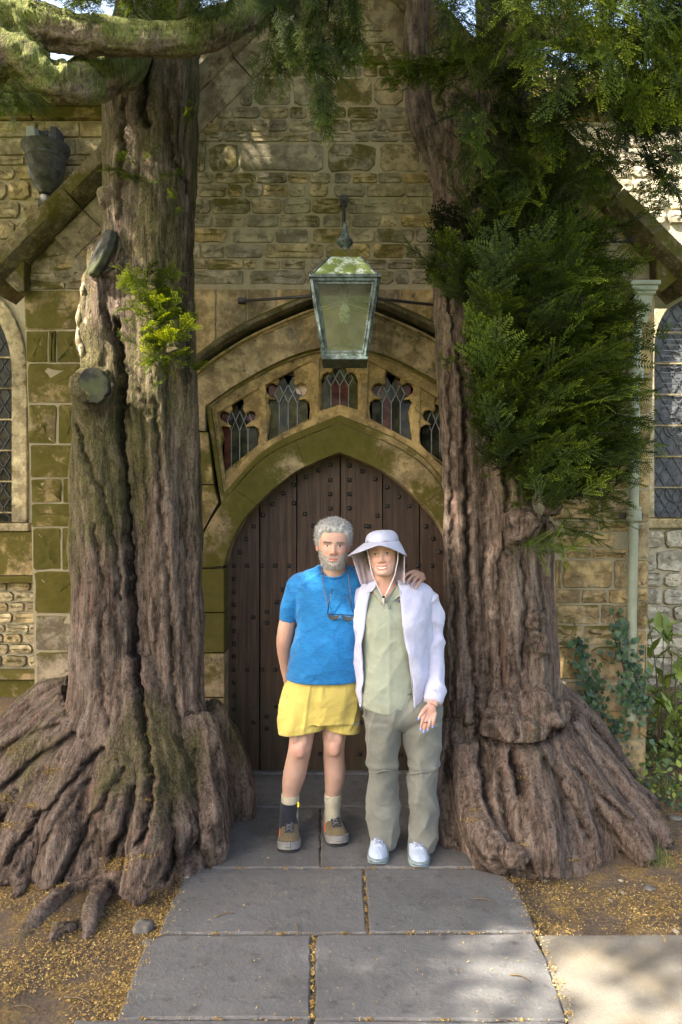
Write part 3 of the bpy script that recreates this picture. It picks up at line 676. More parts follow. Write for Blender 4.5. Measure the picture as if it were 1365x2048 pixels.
nme = bmn.build('stud', M['iron'], None); nmesh = nme.data; bpy.data.objects.remove(nme)
for x, y in NL+NRt:
    o = ob('stud', nmesh, door, tuple(P(x, y, YD-.0005))); o.rotation_euler = (0, prng.uniform(-.25, .25), 0)
MB().box((PX(CX, YD), YD-.02, .012), (1.62, .05, .03)).build('threshold', M['slab'], porch, bevel=.006)
# ---- coping
for s_, (ex, ey) in ((-1, (0, 550)), (1, (1366, 550))):
    a = np.array((PX(ex, YW), PZ(ey, YW))); b = np.array((PX(683, YW), PZ(-135, YW))); L = np.linalg.norm(b-a); t = (b-a)/L
    nr = np.array((-t[1], t[0])) if s_ > 0 else np.array((-t[1], t[0])); 
    if nr[1] < 0: nr = -nr
    k = 0; u = -.10
    while u < L:
        ln = lowrng.uniform(.55, .85); e = min(u+ln, L)
        m = MB(); V = []
        sec = [(-.10,.0),(-.10,-.10),(-.045,-.17),(.035,-.17),(.085,-.02),(.085,.30),(-.06,.30)]       # (along the normal, depth)
        nseg = 7
        for q in range(nseg):
            c = a+t*(u+.004+(e-u-.008)*q/(nseg-1))
            jj = RNG.normal(0, .005, len(sec))
            V += [(c[0]+nr[0]*(n_+jv), YW+d_+jv, c[1]+nr[1]*(n_+jv)) for (n_, d_), jv in zip(sec, jj)]
        n = len(sec); F = [(i*n+j, i*n+(j+1)%n, (i+1)*n+(j+1)%n, (i+1)*n+j) for i in range(nseg-1) for j in range(n)]+[tuple(range(n)), tuple(range(len(V)-n, len(V)))]
        m.add(V, F).build('coping_stone', M['hood'] if u < 1.0 else M['coping'], porch, smooth='auto')
        m = MB(); V = []
        for q in (u+.003, e-.003):
            c = a+t*max(q, .42)
            V += [(c[0]+nr[0]*n_, YW+d_, c[1]+nr[1]*n_) for n_, d_ in ((-.27,.1),(-.27,-.012),(-.105,-.045),(-.105,.1))]
        if e > .5: m.add(V, [(0,1,2,3),(7,6,5,4),(0,4,5,1),(1,5,6,2),(2,6,7,3),(3,7,4,0)]).build('coping_band', M['coping'], porch, bevel=.006)
        u = e
    # kneeler under the foot of the coping
    kx = PX(20 if s_ < 0 else 1345, YW); kz = PZ(585, YW)
    x1 = PX(62 if s_ < 0 else 1300, YW)
    MB().prism([(PX(8 if s_ < 0 else 1357, YW), PZ(556, YW)), (x1, PZ(505, YW)), (x1, PZ(590, YW)), (PX(48 if s_ < 0 else 1312, YW), PZ(592, YW))], YW-.10, YW+.3).build('kneeler', M['hood'], porch, bevel=.012)
# ------------------------------------------------------------------ the church wall behind
YA = 6.85
nave = thing('church_wall', 'long church wall of pale ochre rubble with leaded windows behind the porch', 'building')
def gothic(cx, hw, ys, yt, yb, k=1.0, n=10):
    """pointed-arch outline in px"""
    L = [(cx-hw*k, yb)]+[(cx-hw*k, y) for y in (ys,)]
    for i in range(1, n+1):
        f = i/n; L.append((cx-hw*k*math.cos(f*math.pi/2)**.85, ys-(ys-yt)*math.sin(f*math.pi/2)**1.1*(1 if k == 1 else 1+ (k-1)*.55)))
    R = [(2*cx-x, y) for x, y in L[:-1][::-1]]
    return L+R
WL = (-72, 100, 745, 590, 1046); WR = (1392, 87, 695, 588, 1036)
zt = 5.86
wp = [(-6.5, -.1), (-6.5, zt), (6.5, zt), (6.5, -.1)]
aw = part('wall', fill2d([wp, w2(gothic(*WL, 1.28), YA), w2(gothic(*WR, 1.22), YA)], YA+.02, .5), nave); aw.data.materials.append(M['mortar_pale'])
def window(spec, k, jamb, glass, wire, ld='lead'):
    cx, hw, ys, yt, yb = spec
    o = part('window', fill2d([w2(gothic(*spec, k), YA), w2(gothic(*spec, 1.0), YA)], YA-.015, .16, .012, 1), nave); o.data.materials.append(M[jamb])
    o2 = part('jamb_moulding', fill2d([w2(gothic(*spec, 1.05), YA), w2(gothic(*spec, .93), YA)], YA+.06, .08, .012, 1), o); o2.data.materials.append(M[jamb])
    g = part('pane', fill2d([w2(gothic(*spec, .99), YA)], YA+.12, .01), o); g.data.materials.append(M[glass])
    lead = MB(); sp = 17
    x0, x1, y0, y1 = cx-hw, cx+hw, yt-5, yb
    def inside(x, y):
        if y > ys: return abs(x-cx) < hw*.95
        f = (ys-y)/(ys-yt); return f < 1 and abs(x-cx) < hw*.95*math.cos(math.asin(min(1, f))) 
    for s_ in (-1, 1):
        for c in np.arange(x0-700, x1+700, sp*1.5):
            pts = [(c+s_*(y-y0)*.62, y) for y in np.arange(y0, y1, 6)]
            run = []
            for q in pts+[(1e9, 0)]:
                if inside(*q): run.append(q)
                else:
                    if len(run) > 1: lead.bar(P(*run[0], YA+.113), P(*run[-1], YA+.113), .012, .008, (0,1,0))
                    run = []
    lead.build('lead_came', M[ld], o, kind='stuff')
    bars = MB()
    for y in np.arange(ys-30, yb, 62): bars.bar(P(x0+3, y, YA+.10), P(x1-3, y, YA+.10), .014)
    bars.bar(P(cx, yb, YA+.09), P(cx, yt+4, YA+.09), .09, .07, (0,1,0))
    bars.build('mullion', M[jamb], o)
    for yy, r in ((ys+25, 17), (yb-50, 17), (ys+160, 20)):
        ring = [P(cx-hw*.5+r*math.cos(a), yy+r*math.sin(a), YA+.108) for a in np.linspace(0, 2*math.pi, 18)]
        MB().tube(ring, .006, 6, False).build('roundel', M[ld], o)
    if wire:
        w_ = MB()
        for x in np.arange(x0, x1, 5.2): w_.bar(P(x, yb, YA+.05), P(x, ys-.75*(ys-yt)*max(0, 1-((x-cx)/hw)**2)**.5, YA+.05), .0035)
        for y in np.arange(ys-60, yb, 11): w_.bar(P(x0+4, y, YA+.047), P(x1-4, y, YA+.047), .0030)
        w_.build('wire_guard', M['lead_mid'], o, kind='stuff')
    return o
wl_ = window(WL, 1.28, 'aisle', 'pane_dark', False, 'lead_dark'); wr_ = window(WR, 1.20, 'aisle', 'pane_blue', True, 'lead_mid')
# sills, string courses, plinth, parapet
def band(px0, px1, py0, py1, y0, mat, name, out_=.1, par=nave, bevel=.012):
    MB().box(((PX(px0,YA)+PX(px1,YA))/2, y0-out_/2+.06, (PZ(py0,YA)+PZ(py1,YA))/2), (PX(px1,YA)-PX(px0,YA), out_+.12, PZ(py0,YA)-PZ(py1,YA))).build(name, M[mat], par, bevel=bevel)
band(-300, 64, 1046, 1062, YA, 'aisle', 'sill', .07)
band(-300, 90, 1063, 1150, YA, 'mossy', 'sill_slope', .05); band(-300, 90, 1151, 1164, YA, 'hood', 'string_course', .12)
band(-300, 90, 1338, 1352, YA, 'mossy', 'plinth_cap', .16); band(-300, 90, 1353, 1420, YA, 'hood', 'plinth', .12)
band(1290, 1600, 1037, 1056, YA, 'aisle', 'sill', .05)
for px0, px1 in ((-400, -120), (-119, 60), (61, 240), (241, 440), (900, 1090), (1091, 1250), (1251, 1420), (1421, 1650)):
    band(px0, px1, 204, 217, YA, 'hood', 'string_course', .16); band(px0+7, px1+6, 218, 240, YA, 'mossy', 'string_course', .05)
    band(px0, px1, 160, 203, YA, 'mossy', 'parapet_stone', .02)
def fill_wall(x0, x1, y0, y1, hmin, hmax, wmin, wmax, mat, avoid, proud=.03, irr=.16):
    y = y0; r = random.Random(int(x0*7+y0))
    while y < y1-8:
        h = min(r.uniform(hmin, hmax), y1-y); x = x0-r.uniform(0, 20)
        while x < x1:
            w = r.uniform(wmin, wmax); 
            if not avoid(x, x+w, y, y+h): put_stone(x, x+w, y, y+h, YA, M[mat], aw, proud*.5, irr*.8, .5, .14)
            x += w+1.5
        y += h+1.5
def av_l(a, b, c, d):
    xe = WL[0]+WL[1]*1.28*(1 if d > WL[2] else math.sqrt(max(0, 1-((WL[2]-d)/(WL[2]-WL[3]+15))**2)))
    return a < xe and d > 560 or (b > 52 and d > 600)
fill_wall(-10, 232, 242, 330, 26, 44, 50, 95, 'aisle', lambda *q: False, .012, .06)
fill_wall(-10, 215, 332, 620, 22, 40, 34, 70, 'aisle', av_l)
fill_wall(-10, 70, 1165, 1337, 14, 26, 24, 60, 'aisle', lambda *q: False)
fill_wall(1225, 1380, 242, 560, 20, 38, 30, 62, 'pale', lambda a, b, c, d: d > 470 and b > 1290)
fill_wall(1292, 1380, 1058, 1420, 24, 46, 34, 70, 'pale', lambda *q: False)
# ------------------------------------------------------------------ lantern
lan = thing('wall_lantern', 'square verdigris glass lantern with mossy white roof on iron bracket above the door', 'lantern', tuple(P(690, 728, 4.3)))
def LP(x, y, z): return (x, y, z)                         # local: origin at the base centre
k = 4.3/FPX
zb, zt_, zr, zc = 0., 152*k, 205*k, 221*k
hb, ht = 40*k, 62*k
def quad4(h, z): return [(-h,-h,z),(h,-h,z),(h,h,z),(-h,h,z)]
fr = MB()
A_, B_ = quad4(hb, .02), quad4(ht, zt_)
for i in range(4): fr.bar(A_[i], B_[i], .024, .024)
for i in range(4): fr.bar(A_[i], A_[(i+1)%4], .022, .026); fr.bar(B_[i], B_[(i+1)%4], .020, .034)
fr.build('frame', M['copper'], lan, bevel=.003)
fr = MB()
for i in range(4):
    a, b, c, d = [np.array(q) for q in (A_[i], A_[(i+1)%4], B_[(i+1)%4], B_[i])]
    cen = (a+b+c+d)/4; q = [cen+(p-cen)*.88 for p in (a,b,c,d)]
    for u, v in ((q[0],q[3]),(q[1],q[2]),(q[0],q[1]),(q[2],q[3])): fr.bar(u, v, .009, .012)
fr.build('glazing_bead', M['copper'], lan)
for i in range(4):
    a, b, c, d = [np.array(q) for q in (A_[i], A_[(i+1)%4], B_[(i+1)%4], B_[i])]
    n = np.cross(b-a, d-a); n /= np.linalg.norm(n); V = [a,b,c,d]+[p-n*.003 for p in (a,b,c,d)]
    MB().add(V, [(0,1,2,3),(7,6,5,4),(0,4,5,1),(1,5,6,2),(2,6,7,3),(3,7,4,0)]).build('glass_pane', M['dustglass'], lan)
MB().box((0,0,.008), (2*hb+.03, 2*hb+.03, .016)).build('base_tray', M['copper'], lan, bevel=.004)
MB().box((0,0,zt_+.010), (2*ht+.040, 2*ht+.040, .020)).build('eaves_rim', M['copper'], lan, bevel=.004)
R0, R1 = quad4(ht+.004, zt_+.021), quad4(29*k, zr)
for i in range(4):
    a, b, c, d = [np.array(q) for q in (R0[i], R0[(i+1)%4], R1[(i+1)%4], R1[i])]
    MB().add([a,b,c,d]+[np.array((p[0]*.96, p[1]*.96, p[2]-.006)) for p in (a,b,c,d)], [(0,1,2,3),(7,6,5,4),(0,4,5,1),(1,5,6,2),(2,6,7,3),(3,7,4,0)]).build('roof_pane', M['roofglass'], lan)
fr = MB()
for i in range(4): fr.bar(R0[i], R1[i], .010, .010)
fr.build('roof_rib', M['copper'], lan)
fr = MB(); a, b = quad4(30*k, zr-.004), quad4(25*k, zc); fr.add(a+b, [(0,1,2,3),(7,6,5,4),(0,4,5,1),(1,5,6,2),(2,6,7,3),(3,7,4,0)]); fr.build('roof_collar', M['hood'], lan, bevel=.004)
pr = [(9,0),(9,8),(7,12),(8,14),(15,19),(17,23),(16,27),(11,32),(8,39),(6,47),(4.5,56),(3,62),(.5,65)]
MB().lathe((0,0,zc-.003), [(r*k, z*k) for r, z in pr], 24).build('finial', M['copper'], lan, smooth='auto')
MB().lathe((0,0,zt_*.52), [(.010,0),(.024,.015),(.036,.045),(.038,.065),(.030,.092),(.018,.115),(.018,.15),(.005,.152)], 20).build('bulb', M['bulb'] if 'bulb' in M else M['roofglass'], lan, smooth=True)
MB().lathe((0,0,zt_*.52+.145), [(.022,0),(.022,.06),(.012,.065),(.012,.09)], 16).build('lamp_holder', M['iron'], lan, smooth='auto')
ro = np.array(P(690, 728, 4.3))
def loc(px, py, d): return np.array(P(px, py, d))-ro
br = MB(); br.tube([loc(688, 402, YW-.01), loc(688, 420, 4.58), loc(688, 470, 4.42), loc(689, 512, 4.335)], .011, 8)
br.tube([loc(690, 512, 4.33), loc(690, 560, YW-.0)], .011, 8); br.build('bracket_rod', M['iron'], lan, smooth=True)
for a, b in (((485, 602, YW-.03), (626, 592, 4.40)), ((878, 611, YW-.03), (756, 597, 4.40))):
    MB().tube([loc(*a), loc(*b)], .0095, 8).build('stay_rod', M['iron'], lan, smooth=True)
    MB().box(loc(a[0], a[1], YW-.02), (.05, .05, .03)).build('stay_plate', M['iron'], lan, bevel=.004)
MB().box(loc(688, 402, YW-.012), (.045, .03, .07)).build('stay_plate', M['iron'], lan, bevel=.004)
# ------------------------------------------------------------------ lead rainwater head, left
hp0 = np.array(P(92, 330, YA-.2)); k = (YA-.2)/FPX
hop = thing('rainwater_head', 'old bell-shaped lead rainwater head on the church wall left of the yew', 'rainwater head', tuple(hp0))
MB().lathe((0,0,0), [(8*k,-60*k),(13*k,-58*k),(15*k,-52*k),(24*k,-42*k),(33*k,-22*k),(37*k,5*k),(40*k,20*k),(46*k,30*k),(47*k,36*k),(43*k,37*k),(40*k,30*k),(36*k,10*k)], 28).build('bowl', M['leadwork'], hop, smooth='auto')
MB().lathe((0,0,0), [(37.6*k,8*k),(39.6*k,11*k),(39*k,16*k),(38*k,17*k)], 28).build('rim_band', M['leadwork'], hop, smooth='auto')
MB().lathe((0,0,-.78), [(12.5*k,0),(12.5*k,.40),(14.5*k,.40),(14.5*k,.43),(11*k,.50)], 18).build('pipe', M['leadwork'], hop, smooth='auto')
MB().box((-.06, .10, -.60), (.13, .10, .34)).build('pipe_strap', M['leadwork'], hop, bevel=.004)
sp = MB(); sp.add([(-.19,.16,.36),(-.10,.16,.36),(-.04,.0,.13),(-.13,.0,.13),(-.17,-.02,.34),(-.10,-.02,.34),(-.04,-.12,.13),(-.13,-.12,.13)], [(0,1,2,3),(4,5,6,7),(0,4,7,3),(1,5,6,2),(0,1,5,4),(3,2,6,7)])
MB().box((-.04,.14,.33), (.26,.12,.05)).build('spout_lip', M['leadwork'], hop, bevel=.006); sp.build('spout', M['pipe'], hop, bevel=.006)
sp = MB(); sp.add([(.04,.16,.36),(.10,.16,.36),(.14,.0,.13),(.06,.0,.13),(.05,-.02,.34),(.10,-.02,.34),(.14,-.12,.13),(.05,-.12,.13)], [(0,1,2,3),(4,5,6,7),(0,4,7,3),(1,5,6,2),(0,1,5,4),(3,2,6,7)])
sp.build('spout', M['leadwork'], hop, bevel=.006)
# ------------------------------------------------------------------ painted downpipe, right
yp = YW-.10; dp0 = np.array(P(1267, 1430, yp)); k = yp/FPX
dpi = thing('downpipe', 'pale sage painted downpipe with square hopper head on the right porch corner', 'downpipe', tuple(dp0))
def dl(px, py, d=yp): return np.array(P(px, py, d))-dp0
MB().tube([dl(1262,1440), dl(1264,1250), dl(1268,1000), dl(1272,700), dl(1274,650)], 9.6*k, 18).build('pipe', M['pipe'], dpi, smooth='auto')
for y, x in ((1028,1268.5),(745,1272)):
    c = dl(x, y); MB().lathe(c, [(11*k,-14*k),(14.5*k,-13*k),(14.5*k,4*k),(13*k,5*k),(13*k,9*k),(14.5*k,10*k),(14.5*k,14*k),(11*k,15*k)], 20).build('collar', M['pipe'], dpi, smooth='auto')
    MB().box(c+np.array((0,.05,-.01)), (.15,.012,.035)).build('wall_clip', M['iron'], dpi, bevel=.003)
c = dl(1281, 568); m = MB(); prof = [(30,0),(30,-8),(26,-10),(26,-18),(23,-20),(23,-24),(19,-28),(17,-45),(12,-62),(11,-80)]
V = []
for r, z in prof: V += [(c[0]-.012*z*0+sx*r*k+z*k*-.0, c[1]+sy*r*k*.9, c[2]+z*k) for sx, sy in ((-1,-1),(1,-1),(1,1),(-1,1))]
F = [(i*4+j, i*4+(j+1)%4, (i+1)*4+(j+1)%4, (i+1)*4+j) for i in range(len(prof)-1) for j in range(4)]+[(0,1,2,3), tuple(range(len(V)-4, len(V)))]
m.add(V, F).build('hopper', M['pipe'], dpi, bevel=.003)
MB().box(dl(1345, 572, YW+.35), (.34, .9, .075)).build('gutter', M['pipe'], dpi, bevel=.01)
# ------------------------------------------------------------------ paving
pav = ob('pavement', None, kind='structure')
bed = MB(); bed.add([(PX(430,4.9),4.96,-.006),(PX(905,4.9),4.96,-.006),tuple(G(1180,2300)-np.array((0,0,.006))),tuple(G(180,2300)-np.array((0,0,.006)))], [(0,1,2,3)])
bed_o = bed.build('pavement_bed', M['earth'], pav)
def slab(pts, name='slab', mat='slab', th=.07, top=.012, worn=.004):
    g = np.array([G(x, y)[:2] for x, y in pts]); out_ = []
    for i in range(len(g)):                                            # chip the outline a little
        a, b = g[i], g[(i+1)%len(g)]; n = max(2, int(np.linalg.norm(b-a)/.05))
        for q in range(n):
            p = a+(b-a)*q/n; j = RNG.normal(0, .0022, 2) if q else RNG.normal(0, .004, 2); out_.append(p+j)
    out_ = np.array(out_); n = len(out_); c = out_.mean(0); e = (out_-c); e /= np.linalg.norm(e, axis=1, keepdims=True)
    tilt = RNG.normal(0, .002, 2)
    zz = lambda p: top+(p-c)@tilt
    V = [(x, y, -th) for x, y in out_]+[(x, y, z-.007) for (x, y), z in zip(out_, zz(out_))]+[(x, y, z) for (x, y), z in zip(out_-e*.008, zz(out_-e*.008))]
    F = [(i, (i+1)%n, n+(i+1)%n, n+i) for i in range(n)]+[(n+i, n+(i+1)%n, 2*n+(i+1)%n, 2*n+i) for i in range(n)]+[tuple(range(2*n, 3*n))]
    return MB().add(V, F).build(name, M[mat], pav)
slab([(455,1552),(905,1552),(915,1616),(445,1616)])
slab([(443,1620),(640,1620),(640,1739),(425,1739)])
slab([(642,1620),(930,1620),(962,1739),(642,1739)])
slab([(378,1743),(724,1742),(734,1870),(316,1871),(338,1822)])
slab([(730,1742),(955,1742),(1012,1758),(1034,1778),(1048,1806),(1074,1867),(740,1870)])
slab([(326,1876),(622,1875),(620,2041),(236,2042),(258,1985),(276,1925),(298,1885)])
slab([(632,1875),(1066,1873),(1092,1925),(1118,1990),(1134,2045),(630,2044)])
slab([(150,2046),(618,2046),(600,2260),(120,2260)]); slab([(630,2049),(1136,2049),(1180,2260),(626,2260)])
pth = MB(); pts = [G(1076,1873),G(1500,1871),G(1900,1990),G(1900,2400),G(1190,2400),G(1136,2046)]
V = []; 
pth.add([p+np.array((0,0,.0035)) for p in pts], [tuple(range(len(pts)))]).build('path', M['path'], None, kind='structure')
# ------------------------------------------------------------------ yew trees
class Skel:
    def __init__(s): s.mb = MB(); s.pts = []; s.tan = []; s.rad = []
    def note(s, pts, r):
        t, _, _ = frames(pts); t = np.where(t[:,2:3] > 0, -t, t)
        s.pts += list(pts); s.tan += list(t); s.rad += list(np.broadcast_to(r, (len(pts),)))
    def stem(s, rows, f=.95, lob=0., seed=0, n=40):
        """rows (py, xl, xr, depth): an upright stem"""
        R = [(PX((a+b)/2, d), d, PZ(y, d), (b-a)/2/FPX*d, (b-a)/2/FPX*d*f) for y, a, b, d in rows]
        m = max(8, int(abs(R[0][2]-R[-1][2])/.05)); V, F = loft(R, n, m)
        if lob:
            V = np.array(V).reshape(m, n, 3); C = spline(R, m); a = np.linspace(0, 2*math.pi, n, endpoint=False)
            A, Z = np.meshgrid(a, C[:,2]); q = np.stack([np.cos(A)*1.3, np.sin(A)*1.3, Z*.5+seed], -1).reshape(-1, 3)
            k = 1+lob*pn(q*1.7).reshape(m, n); V[:,:,:2] = C[:,None,:2]+(V[:,:,:2]-C[:,None,:2])*k[:,:,None]; V = V.reshape(-1, 3)
        s.mb.add(V, F); C = spline(R, m); s.note(C[:,:3], C[:,3])
    def root(s, pts, r, n=14, flat=1.0):
        """pts (px, py, depth) or a ready 3-vector; radii in metres"""
        q = np.array([p if isinstance(p, np.ndarray) else P(*p) for p in pts], float)
        q = np.c_[q, np.asarray(r, float)[:,None]]; m = max(6, int(np.linalg.norm(np.diff(q[:,:3], axis=0), axis=1).sum()/.04)); q = spline(q, m)
        wob = fbm(q[:,:3]*3.1, 2)[:,None]; q[:,:3] += np.c_[wob, -wob, wob*.3]*.02
        V, F = tube(q[:,:3], np.maximum(q[:,3], .008), n, True); s.mb.add(V, F); s.note(q[:,:3], q[:,3])
    def blob(s, px, py, d, r): V, F = blob(P(px, py, d), r, 9); s.mb.add(V, F)
    def skin(s, name, parent, voxel, moss_fn, disp=1.0, pink=1.0, it=3, grooves=(), mat='bark'):
        V, F, N = remesh(s.mb, voxel, it); S = np.array(s.pts, np.float32); T = np.array(s.tan, np.float32); R = np.array(s.rad, np.float32)
        tan = np.empty_like(V)
        for i in range(0, len(V), 6000):
            d = np.linalg.norm(V[i:i+6000, None, :].astype(np.float32)-S[None], axis=2)/(R[None]+.03); w = 1/(d**4+1e-3)
            t = w@T; tan[i:i+6000] = t/(np.linalg.norm(t, axis=1, keepdims=True)+1e-9)
        tan -= N*(tan*N).sum(1, keepdims=True); tan /= (np.linalg.norm(tan, axis=1, keepdims=True)+1e-6)
        def lic(sc, step, n=5, warp=.0):
            acc = 0
            for k in range(-n, n+1): acc = acc+pn((V+tan*step*k)*sc)
            acc = acc/(2*n+1); return acc/(acc.std()+1e-9)
        flute = lic(7., .06); mid = lic(24., .022); fine = lic(60., .010); crack = lic(38., .017, 4)
        fl = -np.abs(crack); 
        h = flute*.0075+mid*.0022+fine*.0010-np.exp(-(crack/.12)**2)*.0028*sm(.2, 1.0, lic(5., .03))
        h = h+.010*fbm(V*5.5, 2)+(.014*np.abs(fbm(V*11., 3)) if mat == 'bark_mossy' else 0)
        gd = np.zeros(len(V)); q = np.stack([V[:,0]/V[:,1]*FPX+682.5, 1024-(V[:,2]-CAMH)/V[:,1]*FPX], 1)
        for pts, wd, dp in grooves:                       # clefts between the fused stems
            c = spline(np.array(pts, float), 60*len(pts)); c[:,0] += 2.5*np.sin(c[:,1]*.11)+1.5*np.sin(c[:,1]*.31+1); dm = np.full(len(V), 1e9); ix = np.where(N[:,1] < .35)[0]
            lo, hi = c.min(0)-60, c.max(0)+60; ix = ix[((q[ix] > lo) & (q[ix] < hi)).all(1)]
            for i in range(0, len(ix), 8000): dm[ix[i:i+8000]] = np.linalg.norm(q[ix[i:i+8000], None]-c[None], axis=2).min(1)
            gd = np.maximum(gd, np.exp(-(dm/wd)**2)*dp); h = h+.12*dp*np.exp(-((dm-wd*3.2)/(wd*1.6))**2)
        gd0 = gd
        V2 = V+N*(h*disp)[:,None]; V2 = V2+np.stack([0*gd, gd, 0*gd], 1)*.9
        grain_shade = np.clip(.5+.085*mid+.085*fine-np.exp(-(crack/.10)**2)*.22+.035*flute-np.clip(gd0*7, 0, .35), 0, 1)  # also darkened along the clefts, painting their shade into the bark
        pk = np.clip(.30+.17*lic(22., .035)+.30*fbm(V*1.8, 3), 0, 1)*pink
        me = mesh_np(name, V2, F, M[mat], True, {'grain_shade': grain_shade, 'grain_shade2': np.clip(.5+.2*flute, 0, 1), 'pink': pk, 'moss': moss_fn(V, N)})
        return ob(name, me, parent)
def cut_face(parent, c, nrm, ru, rv, up, name='cut_face'):
    n = np.array(nrm, float); n /= np.linalg.norm(n); u = np.array(up, float); u -= n*np.dot(u, n); u /= np.linalg.norm(u); v = np.cross(n, u)
    V = []; k = 28; r = np.random.default_rng(int(abs(c[0])*1000)); jit = 1+r.normal(0, .03, k)
    for s_, o_ in ((1., -.03), (1., .0), (.95, .006)):
        V += [np.array(c)+n*o_+(u*math.cos(a)*ru+v*math.sin(a)*rv)*s_*j for a, j in zip(np.linspace(0, 2*math.pi, k, endpoint=False), jit)]
    F = [(q*k+i, q*k+(i+1)%k, (q+1)*k+(i+1)%k, (q+1)*k+i) for q in range(2) for i in range(k)]+[tuple(range(2*k, 3*k))]
    return MB().add(V, F).build(name, M['cut'], parent)
def cutmat():
    t = NT('weathered_saw_cut', .95, .05); p = t.pos(); a = t.noise(p, 12, 6, .65)
    c = t.mix(t.rng(a, .35, .65), (.022,.023,.022), (.060,.060,.052)); c = t.mix(t.rng(t.noise(p, 6, 4), .5, .7, 0, .6), c, (.045,.055,.018))
    return t.out(c, None, t.bump(t.noise(p, 60, 5), .4, .004))
M['cut'] = cutmat()
yl = thing('yew_tree', 'ancient yew with twin fused stems and two sawn-off limbs, left of the door', 'tree', tuple(G(250, 1700)), 'yews flanking the door')
yr = thing('yew_tree', 'ancient yew with swollen burrs and dense green shoots, right of the door', 'tree', tuple(G(1050, 1700)), 'yews flanking the door')
yl.location = (0,0,0); yr.location = (0,0,0)
T = Skel()
T.stem([(-190,250,398,4.22),(0,238,394,4.2),(150,216,396,4.2),(300,210,388,4.18),(450,208,384,4.16),(600,210,383,4.15),(750,222,387,4.15),(900,238,391,4.15),(1050,262,395,4.14),(1200,276,399,4.12),(1350,284,404,4.1),(1450,286,414,4.1),(1560,286,430,4.08),(1640,280,440,4.05)], .95, .16, 1)
T.stem([(745,158,222,3.98),(800,150,234,4.02),(900,144,256,4.06),(1050,142,273,4.08),(1200,148,284,4.08),(1350,146,291,4.06),(1450,138,296,4.05),(1560,120,300,4.0),(1640,100,300,3.98)], 1.0, .13, 2)
T.stem([(510,186,236,4.02),(560,168,244,4.04),(650,162,250,4.06),(760,166,262,4.08),(850,160,270,4.1),(1000,170,270,4.12)], 1.0, .14, 3)
T.stem([(100,330,400,4.34),(300,335,392,4.32),(500,330,386,4.3),(700,330,390,4.3),(900,335,396,4.28),(1200,345,402,4.25)], 1., .1, 7)
# flare
T.mb.add(*loft([(-1.15,4.12,.98,.22,.22),(-1.15,4.10,.72,.32,.32),(-1.15,4.08,.50,.40,.39),(-1.17,4.05,.33,.48,.45),(-1.2,4.04,.16,.58,.51),(-1.22,4.02,-.12,.68,.60)], 48, 14))
for pts, r in (
  ([(300,1440,3.95),(335,1560,3.78),(352,1650,3.62),G(362,1725)], [.13,.12,.10,.06]),
  ([(390,1440,4.05),(405,1550,3.9),(412,1640,3.72),G(425,1722)], [.12,.12,.10,.06]),
  ([(400,1425,4.25),(452,1500,4.32),(478,1570,4.3),G(487,1640)], [.12,.13,.10,.06]),
  ([(300,1500,3.85),(312,1600,3.66),(300,1690,3.46),G(262,1800)], [.12,.11,.10,.05]),
  ([(235,1460,3.92),(235,1560,3.72),(222,1640,3.56),G(215,1738)], [.13,.12,.10,.05]),
  ([(200,1470,3.92),(150,1580,3.74),(120,1680,3.55),G(95,1770)], [.13,.12,.10,.06]),
  ([(180,1460,3.98),(90,1580,3.84),(40,1680,3.65),G(10,1770)], [.13,.12,.10,.05]),
  ([(160,1440,4.02),(40,1540,3.98),(-40,1640,3.86),G(-90,1740)], [.13,.12,.09,.05]),
  ([(150,1400,4.1),(50,1470,4.1),(-60,1560,4.05),G(-150,1640)], [.11,.10,.08,.05]),
  ([(150,1370,4.25),(85,1400,4.36),(20,1450,4.42),G(-90,1560)], [.07,.10,.09,.05]),
  ([G(330,1720)+(0,0,.05),G(235,1752)+(0,0,.02),G(150,1776)-(0,0,.0),G(90,1815)-(0,0,.01),G(42,1872)-(0,0,.04)], [.07,.050,.042,.036,.02]),
  ([G(212,1768)-(0,0,.01),G(198,1800)-(0,0,.002),G(186,1825)-(0,0,.01),G(170,1862)-(0,0,.06)], [.04,.042,.038,.02]),
  ([G(270,1700)+(0,0,.12),G(228,1730)+(0,0,.08),G(196,1745)], [.05,.045,.03]),
  ([G(165,1828)-(0,0,.06),G(130,1850)-(0,0,.01),G(108,1868)-(0,0,.015),G(70,1900)-(0,0,.07)], [.03,.040,.034,.02]),
  ([G(45,1755)+(0,0,.02),G(38,1795)-(0,0,.0)], [.05,.03]),
  ([G(395,1700)+(0,0,.05),G(378,1760)-(0,0,.02)], [.06,.05])):
    T.root(pts, r)
T.root([(215,900,4.05),(196,830,3.98),(188,785,3.86),(187,771,3.795)], [.12,.115,.10,.098], 20); T.root([(250,560,4.08),(225,525,4.02),(204,506,3.945)], [.13,.13,.12], 20); T.blob(60,1660,3.62,.05); T.blob(20,1600,3.75,.05); T.blob(345,700,4.0,.05); T.blob(300,640,3.98,.07); T.blob(225,400,4.02,.08); T.blob(262,430,3.98,.06); 0
def moss_left(V, N):
    z = V[:,2]; n = fbm(V*np.array((2.4,2.4,.8)), 3)
    return np.clip(.40+.45*n+.16*sm(.6, 2.2, z)-.22*sm(.5, .1, z)+.10*N[:,2]+.12*sm(-.2, -.9, N[:,0]), 0, 1)
